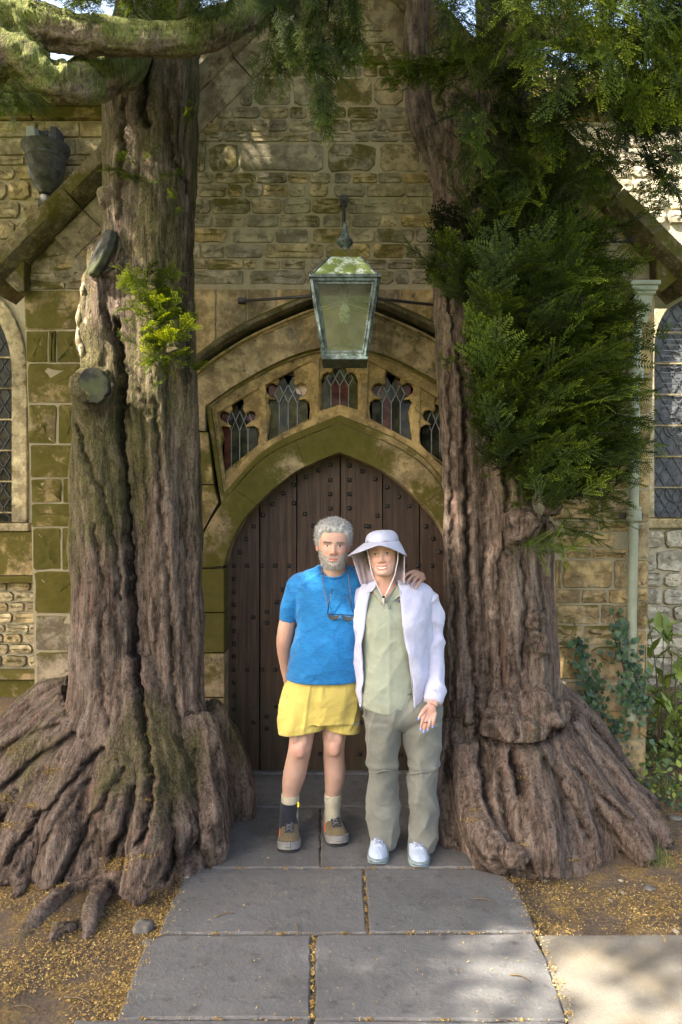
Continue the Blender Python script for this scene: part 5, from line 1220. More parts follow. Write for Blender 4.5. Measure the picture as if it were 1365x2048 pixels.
    if female:
        op = .0062*np.clip(1-(AX/(mw*.93))**2, 0, 1)**.6
        pnt(sm(1.15, .95, np.abs(Z-zc+.001)/(op+1e-5))*(AX < mw*.95), (.60,.56,.49)); pnt(.8*sm(.0016, .0006, np.abs(Z-zc-op+.0008))*(AX < mw*.9), (.22,.05,.05)); pnt(.6*sm(.0016, .0006, np.abs(Z-zc+op+.001))*(AX < mw*.85), (.30,.08,.07))
    else: pnt(.8*lip*sm(.0022, .0008, np.abs(Z-zc)), (.16,.06,.05))
    # eyes: white, iris, lid lines
    ex = (AX-.031)/.0138; lid = .0052*np.clip(1-ex**2, 0, 1)**.7*(.85 if female else 1)
    ins_ = (np.abs(Z+.0005) < lid)
    pnt(ins_*1., (.62,.56,.50)); rr = np.sqrt((AX-.031)**2+(Z+.0002)**2); pnt(ins_*sm(.0060, .0050, rr), (.055,.045,.035)); pnt(ins_*sm(.0028, .002, rr), (.006,.006,.006))
    pnt(.9*sm(.0022, .0006, np.abs(Z+.0003-lid))*(np.abs(ex) < 1.08), (.06,.035,.028)); pnt(.4*sm(.0014, .0004, np.abs(Z+.0005+lid))*(np.abs(ex) < 1.), (.22,.10,.08))
    pnt(.9*gs(AX, Z, .0135, -.0475, .0045, .0022), (.10,.03,.025))
    zb = .0185+.0035*np.clip((AX-.012)/.025, 0, 1)-.004*sm(.036, .05, AX)
    pnt((.75 if not female else .6)*sm(.0052, .002, np.abs(Z-zb))*sm(.010, .014, AX)*sm(.052, .046, AX), (.21,.17,.14) if not female else (.20,.115,.075))
    if not female:
        b = sm(-.048, -.066, Z-.010*sm(.03, .06, AX)*3.0)*1.0
        b = np.maximum(b, gs(AX, Z, .016, -.060, .016, .007)); b = b*(1-lip*sm(.010, .007, np.abs(Z-zc)))
        nz = .5+.5*fbm(V*160., 2)
        w = np.clip(b*.80, 0, 1)[:,None]; C = C*(1-w)+(np.array((.42,.40,.375))*(1-nz[:,None]*.4))*w
    # ears
    Ve = []; Fe = []; Ce = []
    for sg in (-1, 1):
        v, f = blob((sg*.077, .014, -.006), (.009,.020,.032), 9); v = np.array(v); q = v-np.array((sg*.077,.014,-.006)); v[:,0] += sg*(q[:,1]*.35)+sg*.004*np.cos(q[:,2]/.012)*0
        v[:,0] -= sg*.007*np.exp(-((q[:,1]-.0)/.009)**2-((q[:,2]-.004)/.016)**2)*(q[:,0]*sg > 0)
        off = len(V)+sum(len(a) for a in Ve); Fe += [tuple(i+off for i in t) for t in f]; Ve.append(v); Ce.append(np.repeat((base*np.array((1.02,.86,.82)))[None], len(v), 0))
    return np.vstack([V]+Ve), F+Fe, np.vstack([C]+Ce)
def place(V, c, scale=1., yaw=0., tilt=0., pitch=0.):
    R = Matrix.Rotation(yaw, 3, 'Z')@Matrix.Rotation(tilt, 3, 'Y')@Matrix.Rotation(pitch, 3, 'X')
    return (np.asarray(V)*scale)@np.array(R).T+np.array(c)
def strands(pts, dirs, ln, wd, seed, curl=.3, tone=(.2, 1.)):
    r = np.random.default_rng(seed); V = []; F = []; T_ = []; n = len(pts)
    d = dirs+r.normal(0, curl, dirs.shape); d /= np.linalg.norm(d, axis=1, keepdims=True)
    side = np.cross(d, r.normal(0, 1, d.shape)); side /= np.linalg.norm(side, axis=1, keepdims=True)
    b = np.cross(d, side); L = (ln*r.uniform(.6, 1.3, n))[:,None]; w = wd
    p0, p1, p2 = pts, pts+d*L*.5+b*L*.12, pts+d*L+b*L*.45*curl*2
    A = np.stack([p0-side*w, p0+side*w, p1+side*w*.8, p1-side*w*.8, p2+side*w*.2, p2-side*w*.2], 1).reshape(-1, 3)
    k = np.arange(n)[:,None]*6; F = np.vstack([k+np.array((0,1,2,3)), k+np.array((3,2,4,5))])
    t = np.repeat(r.uniform(tone[0], tone[1], n), 6); return A, F, t
def sheet_normals(V, F):
    me = mesh_np('t', V, F); N = np.empty(len(V)*3, np.float32); me.vertices.foreach_get('normal', N); bpy.data.meshes.remove(me); return N.reshape(-1, 3)
class Body:
    def __init__(s): s.V = []; s.F = []; s.C = []; s.n = 0
    def add(s, V, F, C):
        V = np.asarray(V); s.V.append(V); s.F += [tuple(int(i)+s.n for i in f) for f in F]; s.n += len(V)
        s.C.append(np.repeat(np.array(C)[None], len(V), 0) if np.ndim(C) == 1 else C)
    def build(s, parent): return ob('body', mesh_np('body', np.vstack(s.V), s.F, M['skin'], True, {'Col': np.vstack(s.C)}), parent)
def rows(R, f, d=None): return [(PX((a+b)/2, dd), dd, PZ(y, dd), (b-a)/2/FPX*dd, (b-a)/2/FPX*dd*(f if np.isscalar(f) else f[i])) for i, (y, a, b, dd) in enumerate(R)]
def limb(pts, r): q = spline(np.array([list(P(*p))+[q] for p, q in zip(pts, r)]), 24); return tube(q[:,:3], q[:,3], 18)
def folds(V, N, amp, dirs, seed):
    h = 0
    for (ax, sx, sz, w) in dirs:
        a = math.radians(ax); q = np.stack([V[:,0]*math.cos(a)+V[:,2]*math.sin(a), V[:,1], -V[:,0]*math.sin(a)+V[:,2]*math.cos(a)], 1)
        nn = pn(q*np.array((sx, 6., sz))+seed+.35*pn(q*3.)[:,None]); h = h+w*(np.clip(1-np.abs(nn)*2.0, 0, 1)**2-.35)
    return V+N*(h*amp)[:,None]
def cloth_part(name, mb, mat, parent, voxel=.0055, it=6, amp=.004, dirs=((0,5,16,1),), seed=1., post=None):
    V, F, N = remesh(mb, voxel, it); zl, zh = V[:,2].min(), V[:,2].max(); V0 = V; V = folds(V, N, amp, dirs, seed); kf = sm(zl, zl+.05, V0[:,2])[:,None]*.8+.2; V = V0+(V-V0)*kf
    if post: V = post(V, N)
    return ob(name, mesh_np(name, V, F, mat, True), parent)
# =================================================================== the man
DM = 3.90
man = thing('person', 'grey-bearded person in bright blue t-shirt and yellow shorts standing with an arm round the other', 'person', tuple(G(628, 1690)))
man.location = (0,0,0)
bd = Body(); hc = P(667, 1090, 3.83); V, F, C = head_mesh(False); HS = 1.0
V = V*np.stack([1.04+.09*sm(-.02,-.07,V[:,2]), 1+0*V[:,0], .93+0*V[:,0]], 1); hv = place(V, hc, HS, .04, .03, .02); bd.add(hv, F, C)
sk = MB()
sk.add(*loft(rows([(1108,646,692,3.87),(1140,645,694,3.88),(1165,630,704,3.9),(1185,600,730,3.92)], [1.0,1.0,.9,.7]), 36, 14))
sk.add(*loft(rows([(1160,610,720,3.9),(1250,602,726,3.9),(1340,590,718,3.9),(1400,585,720,3.9)], .62), 36, 14))
sk.add(*limb([(598,1165,3.9),(582,1220,3.9),(570,1275,3.9),(571,1320,3.95),(582,1375,4.02)], [.046,.046,.044,.036,.030]))        # right arm, hand behind the hip
sk.add(*limb([(582,1370,4.02),(592,1400,4.05),(600,1420,4.06)], [.030,.040,.028]))
sk.add(*limb([(715,1160,3.95),(765,1180,4.07),(815,1172,4.06),(838,1158,3.98)], [.055,.048,.042,.030]))
LL = [(1400,575,640,3.9),(1440,577,634,3.9),(1470,579,629,3.89),(1498,577,624,3.88),(1520,572,619,3.91),(1550,566,613,3.94),(1575,565,604,3.96),(1595,566,597,3.97),(1620,566,594,3.975),(1660,566,594,3.97)]
LR = [(1400,642,705,3.92),(1440,644,696,3.92),(1470,645,693,3.91),(1494,647,690,3.91),(1515,647,690,3.95),(1548,649,692,3.98),(1572,650,687,4.0),(1592,651,681,4.02),(1615,652,679,4.03),(1650,652,680,4.02)]
for R in (LL, LR): sk.add(*loft(rows(R, [1.,1.,1.,1.04,1.02,1.12,1.12,1.15,1.2,1.2]), 28, 40))
for px, py, d in ((600,1500,3.81),(669,1497,3.84)):
    sk.add(*blob(P(px, py, d+.020), (.034,.026,.044), 9)); sk.add(*blob(P(px-8, py-24, d+.022), (.022,.02,.03), 8)); sk.add(*blob(P(px+9, py-20, d+.022), (.022,.02,.035), 8)); 0
V, F, N = remesh(sk, .0075, 5); V = V+N*(.0012*fbm(V*30., 3))[:,None]
C = np.repeat(np.array((.39,.245,.187))[None], len(V), 0)
kn = np.zeros(len(V))
for px, py in ((600,1502),(669,1499)):
    q = P(px, py, 3.83); kn = np.maximum(kn, np.exp(-((V[:,0]-q[0])/.035)**2-((V[:,2]-q[2])/.045)**2))
C = C*(1-.5*kn[:,None])+np.array((.42,.19,.15))*.5*kn[:,None]
arm = sm(-.22, -.27, V[:,0])*sm(.8, .95, V[:,2]); C = C*(1-.6*arm[:,None])+np.array((.37,.205,.15))*.6*arm[:,None]
spot = sm(.55, .75, fbm(V*26., 3)); C = C*(1-.3*spot[:,None])+np.array((.30,.13,.09))*.3*spot[:,None]
bd.add(V, F, C)
def hand(segs, palm, voxel=.0026):
    h = MB()
    for c, r in palm: h.add(*blob(c, r, 9))
    for pts, r in segs: q = spline(np.c_[np.array(pts), np.array(r)], 16); V_, F_ = tube(q[:,:3], q[:,3], 12); h.add(V_, F_); h.add(*blob(q[-1,:3], q[-1,3], 6)); h.add(*blob(q[0,:3], q[0,3], 6))
    V, F, N = remesh(h, voxel, 5); return V, F, N
# his left hand over her shoulder
hd = []
for a, b, c, e in (((836,1144),(826,1143),(814,1149),(806,1159)), ((842,1147),(832,1148),(821,1156),(814,1166)), ((846,1151),(838,1153),(829,1162),(823,1172)), ((849,1157),(844,1159),(837,1168),(832,1176))):
    hd.append(([P(*a, 3.84), P(*b, 3.765), P(*c, 3.70), P(*e, 3.665)], [.0092,.0088,.0080,.0066]))
hd.append(([P(836,1152,3.87), P(822,1150,3.82), P(812,1152,3.78)], [.011,.010,.008]))
V, F, N = hand(hd, [(P(841,1151,3.86), (.024,.035,.020)), (P(841,1157,3.92), (.024,.04,.024))])
C = np.repeat(np.array((.41,.24,.18))[None], len(V), 0); bd.add(V, F, C)
bd.build(man)
MB().tube([P(830,1160,3.725)+.0115*np.array((math.cos(a)*.6, .3*math.cos(a), math.sin(a))) for a in np.linspace(0, 2*math.pi, 16)], .0020, 6, False).build('wedding_ring', M['gold'], man, smooth=True)
# hair
nh = 150*150; Hv = hv[:nh]; loc_ = np.asarray(head_mesh(False)[0])[:nh]
X, Y, Z = loc_[:,0], loc_[:,1], loc_[:,2]
front = sm(.0, -.06, Y)
line = (.072+.006*fbm(loc_*60., 2))*front+(-.015)*(1-front)-.06*sm(.02, .07, Y)+.020*sm(.045, .07, np.abs(X))*front*-1.0
cover = sm(-.004, .012, Z-line)
Fh = [(k*150+j, k*150+(j+1)%150, (k+1)*150+(j+1)%150, (k+1)*150+j) for k in range(149) for j in range(150)]
Nh = sheet_normals(Hv, Fh); th_ = (.007+.014*sm(.02, .10, Z)+.003*sm(-.02,.03,Y))*(1+.32*fbm(loc_*38., 3))
HV = Hv+Nh*(cover*th_-.003*(1-cover))[:,None]
keep = [f for f in Fh if cover[list(f)].max() > .02]
hairV = [HV]; tone = np.clip(.62+.5*fbm(loc_*70., 3), 0, 1)
idx = RNG.choice(np.where(cover > .08)[0], 11000); dr = Nh[idx]*.42+np.stack([np.sign(X[idx])*.25+.3*pn(loc_[idx]*30.), .45+.4*pn(loc_[idx]*30.+7), .35*sm(.03,.09,Z[idx])-.5*sm(.03,-.03,Z[idx])], 1)
SV, SF, ST = strands(HV[idx]-Nh[idx]*.003, dr, .017, .0007, 3, .22, (.15, 1.))
allF = keep+[tuple(int(i)+len(HV) for i in f) for f in SF]
ob('hair', mesh_np('hair', np.vstack([HV, SV]), allF, M['hair_grey'], True, {'tone': np.r_[tone, ST]}), man)
FRh = sm(.25, .0, Y/.09)
bz = sm(-.050, -.070, Z-.030*sm(.030, .062, np.abs(X)))*(Y < .015); must = np.exp(-((np.abs(X)-.014)/.014)**2-((Z+.059)/.006)**2)*(Y < -.05)
lipm = (np.abs(X) < .021)*(np.abs(Z+.073) < .0085)
w = np.clip(bz+must, 0, 1)*(1-lipm); idx = RNG.choice(np.where(w > .3)[0], 2200)
dr = Nh[idx]*.55+np.stack([X[idx]*3., 0*X[idx]-.1, -1.+0*X[idx]], 1)
SV, SF, ST = strands(Hv[idx], dr, .007+.006*sm(-.08,-.11,Z[idx]), .0008, 9, .4, (.15, 1.))
ob('beard', mesh_np('beard', SV, SF, M['beard'], True, {'tone': ST*.6+.4*np.repeat(sm(-.07,-.11,Z[idx]), 6)}), man)
eb = [i for i in np.where((np.abs(Z-.0205) < .004)*(np.abs(X) > .012)*(np.abs(X) < .05)*(Y < -.03))[0]]
idx = RNG.choice(eb, 220); SV, SF, ST = strands(Hv[idx], Nh[idx]*.6+np.stack([np.sign(X[idx])*.8, 0*X[idx], .1+0*X[idx]], 1), .008, .0007, 5, .3, (0., .45))
ob('eyebrows', mesh_np('eyebrows', SV, SF, M['beard'], True, {'tone': ST}), man)
# t-shirt
tb = MB()
tb.add(*loft(rows([(1131,640,698,3.89),(1140,618,716,3.9),(1152,596,732,3.9),(1175,590,738,3.9),(1210,592,736,3.89),(1250,593,735,3.88),(1290,585,732,3.87),(1325,577,730,3.87),(1356,572,728,3.88)], [.72,.55,.55,.62,.68,.76,.83,.86,.86]), 48, 40, e=2.3))
tb.add(*limb([(628,1168,3.9),(603,1168,3.9),(588,1195,3.9),(579,1222,3.89),(575,1243,3.89)], [.050,.060,.060,.052,.044]))
tb.add(*limb([(712,1155,3.92),(745,1170,4.02),(775,1180,4.06)], [.070,.065,.06]))
def tee_post(V, N):
    neck = P(667, 1124, 3.80); r = np.sqrt(((V[:,0]-neck[0])/.082)**2+((V[:,2]-neck[2])/.084)**2)
    V[:,1] += np.where((V[:,1] < 3.9)&(r < 1.0), .09*np.sqrt(1-np.minimum(r, 1)), 0); return V
cloth_part('t_shirt', tb, M['tee'], man, .006, 8, .0085, ((35,3,11,.7),(-30,4,13,.5),(5,2,9,.5)), 3., tee_post)
rim = [P(667+33*math.cos(a), 1135+21*math.sin(a), 3.875-.082*math.sin(a)) for a in np.linspace(-.12, math.pi+.12, 30)]
MB().tube(rim, .0055, 8, False).build('neckband', M['tee'], man, smooth=True)
# neck skin in the collar opening is the body's own; shorts
sh = MB()
sh.add(*loft(rows([(1342,590,712,3.89),(1354,580,720,3.89),(1380,567,724,3.9),(1410,562,722,3.9),(1440,560,720,3.9)], [.74,.78,.78,.72,.66]), 44, 16, e=2.4))
sh.add(*loft(rows([(1395,562,655,3.89),(1430,558,652,3.89),(1462,557,649,3.89)], 1.02), 36, 10, e=2.3)); sh.add(*loft(rows([(1395,640,724,3.91),(1430,648,722,3.91),(1462,651,720,3.91)], 1.1), 36, 10, e=2.3))
def sh_post(V, N):
    z0 = PZ(1450, 3.85); dz = .018*np.sin((V[:,0]+.28)*9)*sm(z0+.05, z0-.03, V[:,2]); V[:,2] += dz; return V
cloth_part('shorts', sh, M['shorts'], man, .006, 6, .012, ((80,3,15,.8),(60,4,10,.5),(10,3,14,.35)), 5., sh_post)
MB().box(P(714, 1448, 3.80), (.022, .004, .010)).build('brand_tab', M['label_dark'], man)
# socks, brace, shoes
def ring_part(name, R, mat, parent, f=1.18, rib=.0): 
    V, F = loft(rows(R, f), 36, 16); V = np.array(V)
    if rib: V[:,:2] += 0
    return ob(name, mesh_np(name, V, F, mat, True), parent)
ring_part('sock', [(1588,563,599,3.968),(1598,563,599,3.97),(1612,563,597,3.975),(1650,563,597,3.97)], M['sock'], man)
ring_part('ankle_brace', [(1603,561,598,3.97),(1612,561,597,3.972),(1630,560,596,3.97),(1655,559,598,3.96)], M['brace'], man, 1.24)
ring_part('sock', [(1587,649,683,4.018),(1598,649,683,4.02),(1612,650,681,4.025),(1645,650,682,4.02)], M['sock'], man)
MB().box(P(597, 1609, 3.90), (.009, .004, .026)).build('pull_tab', M['yellow_tag'], man)
def shoe(toe, L, W, yaw, up, solem, capm, lacem, parent, H=1.0, cap=True, kind='shoe'):
    """toe: ground point of the tip; the shoe runs back along +Y turned by yaw"""
    t = np.array([0,.004,.012,.028,.055,.10,.15,.20,.25,.285,.30])/.30; hw = np.array([.10,.34,.56,.80,.97,1.0,.92,.84,.80,.70,.42])*W/2; ht = np.array([.024,.034,.045,.058,.068,.080,.100,.116,.118,.112,.090])*H; zb = .018
    T2 = spline(np.stack([t, hw, ht], 1), 40); n = 26; V = []
    a = np.linspace(-.12, math.pi+.12, n)
    for q, h, z in T2:
        ex = .8 if q < .45 else .62
        V += [(h*np.sign(math.cos(b))*abs(math.cos(b))**ex, q*L, zb+(z-zb)*max(-.1, math.sin(b))**(.9)) if math.sin(b) > 0 else (h*math.cos(b), q*L, zb) for b in a]
    F = [(k*n+j, k*n+j+1, (k+1)*n+j+1, (k+1)*n+j) for k in range(39) for j in range(n-1)]+[tuple(range(n)), tuple(range(39*n, 40*n))]+[(k*n, (k+1)*n, (k+1)*n+n-1, k*n+n-1) for k in range(39)]
    c, s_ = math.cos(yaw), math.sin(yaw); Rm = np.array([[c,-s_,0],[s_,c,0],[0,0,1]]); tr = lambda v: np.array(v)@Rm.T+np.array(toe)+np.array((0,0,.0125))
    o = MB().add(tr(V), F).build(kind, up, parent, smooth=True)
    def sole(z0, z1, k, mat, nm, q1=1.0, rise=.0):
        sel = T2[T2[:,0] <= q1]; P_ = [( (h*k+.003), q*L*1.0-(.004 if i == 0 else 0)) for i, (q, h, z) in enumerate(sel)]
        ol = [(-x, y) for x, y in P_]+[(x, y) for x, y in P_[::-1]]; m_ = len(ol)
        V_ = [(x, y, z0+(.010*max(0, 1-y/.05)**2)) for x, y in ol]+[(x, y, z1+rise*max(0, 1-y/.10)) for x, y in ol]
        return MB().add(tr(V_), [tuple(range(m_-1,-1,-1)), tuple(range(m_, 2*m_))]+[(i, (i+1)%m_, (i+1)%m_+m_, i+m_) for i in range(m_)]).build(nm, mat, o, smooth='auto', bevel=0)
    sole(0, .013, 1.02, M['rubber_dark'] if cap else solem, 'outsole'); sole(.0125, .032, 1.06, solem, 'midsole')
    if cap: sole(.024, .034, 1.03, capm, 'toe_cap', .34, .026)
    for i, q in enumerate((.30, .37, .44, .51, .58)):                              # crossed laces
        z = np.interp(q, T2[:,0], T2[:,2])+.011; q2 = q+.06; z2 = np.interp(q2, T2[:,0], T2[:,2])+.011
        for sg in (-1, 1):
            MB().tube(tr([(sg*.019, q*L, z-.008), (0, (q+q2)/2*L, (z+z2)/2+.002), (-sg*.019, q2*L, z2-.008)]), .0026, 6).build('lace', lacem, o, smooth=True)
    z = np.interp(.62, T2[:,0], T2[:,2])
    for sg in (-1, 1):
        MB().tube(tr([(0,.60*L,z+.004),(sg*.018,.57*L,z+.016),(sg*.026,.52*L,z+.004),(sg*.008,.58*L,z+.002)]), .0024, 6).build('lace', lacem, o, smooth=True)
    tg = MB().add(tr([(-.022,.27*L,.078*H),(.022,.27*L,.078*H),(.025,.70*L,.134*H),(-.025,.70*L,.134*H),(-.022,.27*L,.060*H),(.022,.27*L,.060*H),(.025,.70*L,.108*H),(-.025,.70*L,.108*H)]), [(0,1,2,3),(7,6,5,4),(0,4,5,1),(1,5,6,2),(2,6,7,3),(3,7,4,0)]).build('tongue', M['rubber_dark'] if cap else up, o, bevel=.003)
    for sg in ((-1, 1) if cap else ()):
        MB().add(tr([(sg*W*.47,.42*L,.035),(sg*W*.45,.55*L,.035),(sg*W*.40,.58*L,.070),(sg*W*.44,.50*L,.066)]+[(sg*(W*.47+.004),.42*L,.035),(sg*(W*.45+.004),.55*L,.035),(sg*(W*.40+.004),.58*L,.070),(sg*(W*.44+.004),.50*L,.066)]), [(0,1,2,3),(4,5,6,7),(0,1,5,4),(1,2,6,5),(2,3,7,6),(3,0,4,7)]).build('side_overlay', M['rubber_dark'] if sg > 0 else M['orange'], o)
    return o
shoe(G(577, 1713), .29, .112, .02, M['shoe_olive'], M['rubber_grey'], M['rubber_grey'], M['lace'], man)
shoe(G(680, 1700), .29, .112, .20, M['shoe_olive'], M['rubber_grey'], M['rubber_grey'], M['lace'], man)
# sunglasses hanging from a cord
sg_ = thing('sunglasses', 'dark sunglasses hanging on a thin black cord against the blue t-shirt', 'sunglasses', tuple(P(683, 1232, 3.74))); so = np.array(P(683, 1232, 3.74))
q = lambda px, py, d: P(px, py, d)-so
MB().tube([q(644,1130,3.86), q(645,1150,3.79), q(649,1180,3.765), q(655,1208,3.755), q(658,1216,3.75)], .0022, 6).build('cord', M['lace'], sg_, smooth=True)
MB().tube([q(691,1128,3.86), q(697,1150,3.79), q(701,1180,3.765), q(704,1212,3.755)], .0022, 6).build('cord', M['lace'], sg_, smooth=True)
MB().tube([q(656,1228,3.742), q(658,1205,3.742), q(666,1178,3.745)], .0026, 6).build('temple_arm', M['plastic'], sg_, smooth=True)
MB().tube([q(706,1225,3.742), q(702,1205,3.742), q(689,1188,3.745)], .0026, 6).build('temple_arm', M['plastic'], sg_, smooth=True)
for x0, x1 in ((656,680),(684,708)):
    tp = [q(x, 1229+(x-656)*.06+2.0*math.sin((x-x0)/(x1-x0)*math.pi), 3.738) for x in np.linspace(x0, x1, 8)]; bt = [q(x, 1233+(x-656)*.07+6.5*math.sin((x-x0)/(x1-x0)*math.pi)**.6, 3.735) for x in np.linspace(x0, x1, 8)]
    poly = tp+bt[::-1]; n = len(poly); MB().add(poly+[v+np.array((0,.004,0)) for v in poly], [tuple(range(n)), tuple(range(2*n-1,n-1,-1))]+[(i,(i+1)%n,(i+1)%n+n,i+n) for i in range(n)]).build('lens', M['plastic'], sg_)
MB().tube([q(x, 1228+(x-656)*.06, 3.736) for x in np.linspace(655, 709, 10)], .0028, 6).build('frame', M['plastic'], sg_, smooth=True)
# =================================================================== the woman
wom = thing('person', 'smiling person in wide pale sun hat, white jacket, sage shirt and grey-green trousers', 'person', tuple(G(800, 1715))); wom.location = (0,0,0)
bw = Body(); V, F, C = head_mesh(True); V[:,2] = np.where(V[:,2] > .03, .03+(V[:,2]-.03)*.84, V[:,2]); wc = P(766, 1106, 3.68); WS = .955
V[:,2] *= .96; wv = place(V, wc, WS, -.16, -.07, .0); bw.add(wv, F, C)
sk = MB(); sk.add(*loft(rows([(1135,748,790,3.73),(1160,748,792,3.74),(1185,735,810,3.76),(1205,722,835,3.77)], [1.,1.,.8,.62]), 36, 14))
sk.add(*loft(rows([(1190,738,832,3.78),(1300,738,830,3.78),(1400,738,850,3.78),(1450,745,860,3.78)], .6), 32, 12))
sk.add(*limb([(850,1195,3.8),(868,1260,3.8),(872,1330,3.76),(868,1400,3.66),(866,1412,3.64)], [.045,.04,.035,.026,.025]))
sk.add(*limb([(735,1195,3.82),(722,1250,3.9),(700,1290,4.05)], [.045,.04,.035]))
for R in ([(1430,735,800,3.78),(1560,745,795,3.8),(1680,750,790,3.83)], [(1430,808,880,3.78),(1560,820,868,3.78),(1690,826,864,3.8)]): sk.add(*loft(rows(R, 1.), 24, 12))
V, F, N = remesh(sk, .0075, 5); C = np.repeat(np.array((.49,.295,.225))[None], len(V), 0)
ch = np.exp(-((V[:,0]-PX(767,3.7))/.05)**2-((V[:,2]-PZ(1185,3.7))/.06)**2)*.4; C = C*(1-ch[:,None])+np.array((.56,.23,.165))*ch[:,None]; bw.add(V, F, C)
hs = []
for pts in (((852,1424),(847,1436),(844,1447),(842,1457)), ((858,1428),(853,1441),(850,1453),(848,1463)), ((865,1429),(861,1441),(858,1451),(856,1460)), ((871,1427),(869,1437),(867,1446),(866,1453))):
    hs.append(([P(*pts[0], 3.615), P(*pts[1], 3.598), P(*pts[2], 3.595), P(*pts[3], 3.603)], [.0095,.0088,.0078,.0062]))
hs.append(([P(860,1410,3.63), P(850,1419,3.61), P(843,1428,3.60), P(838,1437,3.60)], [.013,.0115,.009,.0065]))
V, F, N = hand(hs, [(P(861,1421,3.62), (.030,.015,.032)), (P(865,1408,3.645), (.025,.018,.034))])
bw.add(V, F, np.array((.44,.24,.185))); bw.build(wom)
for (px, py, d) in ((842,1458,3.596),(847.5,1463.5,3.596),(855.5,1460,3.596),(865.5,1453,3.596),(837.5,1437.5,3.593)):
    V, F = blob(P(px, py, d), (.0048,.003,.0075), 8); MB().add(V, F).build('fingernail', M['nail'], wom, smooth=True)
for px, py, mt in ((851.5,1444,'plastic'),(860,1443.5,'gold')):
    c = P(px, py, 3.597); MB().tube([c+np.array((.0095*math.cos(a), .0095*math.sin(a), .003*math.cos(a))) for a in np.linspace(0, 2*math.pi, 18)], .0024, 6, False).build('ring', M[mt], wom, smooth=True)
V, F = blob(P(860, 1442, 3.586), .0042, 6); MB().add(V, F).build('ring_stone', M['gold'], wom)
# hair under the hat
Wl = wv[:nh]; locw = np.asarray(head_mesh(True)[0])[:nh]; X, Y, Z = locw[:,0], locw[:,1], locw[:,2]
front = sm(.0, -.06, Y); line = .070*front+(-.075)*(1-front)-.035*sm(.045, .068, np.abs(X))*front
cov = sm(-.004, .012, Z-line)*sm(.052, .040, Z); Nw = sheet_normals(Wl, Fh); HV = Wl+Nw*(cov*.010*(1+.4*fbm(locw*50., 3))-.003*(1-cov)-.02*sm(.05, .06, Z))[:,None]
keep = [f for f in Fh if cov[list(f)].max() > .02]; idx = RNG.choice(np.where(cov > .3)[0], 1200)
SV, SF, ST = strands(HV[idx], Nw[idx]*.25+np.array((0,.2,-1.)), .03, .0009, 4, .2, (.1, 1.))
ob('hair', mesh_np('hair', np.vstack([HV, SV]), keep+[tuple(int(i)+len(HV) for i in f) for f in SF], M['hair_brown'], True, {'tone': np.r_[np.clip(.4+.5*fbm(locw*60., 2), 0, 1), ST]}), wom)
# sage shirt
tb = MB(); tb.add(*loft(rows([(1172,742,806,3.76),(1182,728,832,3.77),(1200,722,850,3.77),(1240,720,852,3.755),(1290,722,848,3.76),(1340,722,842,3.76),(1385,722,838,3.76),(1416,724,832,3.765)], [.72,.62,.66,.80,.76,.78,.80,.80]), 48, 36, e=2.2))
def sage_post(V, N):
    c = P(769, 1172, 3.6); w = np.clip(1-np.abs(V[:,0]-c[0])/(.012+.9*np.maximum(0, V[:,2]-PZ(1205,3.65))), 0, 1)*(V[:,1] < 3.76)*sm(PZ(1208,3.65), PZ(1200,3.65), V[:,2]); V[:,1] += .10*w
    xm = PX(779, 3.64); V[:,1] -= .0035*np.exp(-((V[:,0]-xm)/.012)**2)*(V[:,1] < 3.74)
    hz = PZ(1416, 3.65); V[:,2] += np.where(V[:,2] < hz+.06, .020*np.cos((V[:,0]-PX(776,3.65))*22)*-.5, 0); return V
cloth_part('shirt', tb, M['sage'], wom, .006, 6, .0085, ((75,3,9,.7),(20,4,9,.3),(-35,4,9,.4)), 8., sage_post)
for y in (1222,1248,1275,1302,1330,1358,1387): MB().lathe((0,0,0), [(.0045,-.0015),(.0055,0),(.0045,.0015)], 12).build('button', M['bead'], wom).matrix_world = Matrix.Translation(Vector(P(771+ (y-1222)*.035, y, 3.648)))@Matrix.Rotation(math.pi/2, 4, 'X')
pl = MB(); pl.add([P(776,1208,3.645),P(779,1208,3.645),P(785,1412,3.646),P(782,1412,3.646),P(776,1208,3.66),P(779,1208,3.66),P(785,1412,3.66),P(782,1412,3.66)], [(0,1,2,3),(7,6,5,4),(0,4,5,1),(1,5,6,2),(2,6,7,3),(3,7,4,0)]); pl.build('placket_edge', M['sage'], wom)
for pts in ([(745,1178),(752,1170),(768,1200),(762,1209)], [(803,1166),(795,1168),(770,1200),(777,1210),(800,1192)]):
    v = [P(x, y, 3.645+.002*abs(y-1200)) for x, y in pts]; n = len(v)
    MB().add(v+[p+np.array((0,.006,0)) for p in v], [tuple(range(n)), tuple(range(2*n-1,n-1,-1))]+[(i,(i+1)%n,(i+1)%n+n,i+n) for i in range(n)]).build('collar', M['sage'], wom, bevel=.002)
MB().box(P(795, 1201, 3.648), (.030, .004, .009)).build('chest_label', M['label_dark'], wom); MB().box(P(781, 1215, 3.640), (.004, .004, .016)).build('pocket_zip', M['label_dark'], wom)
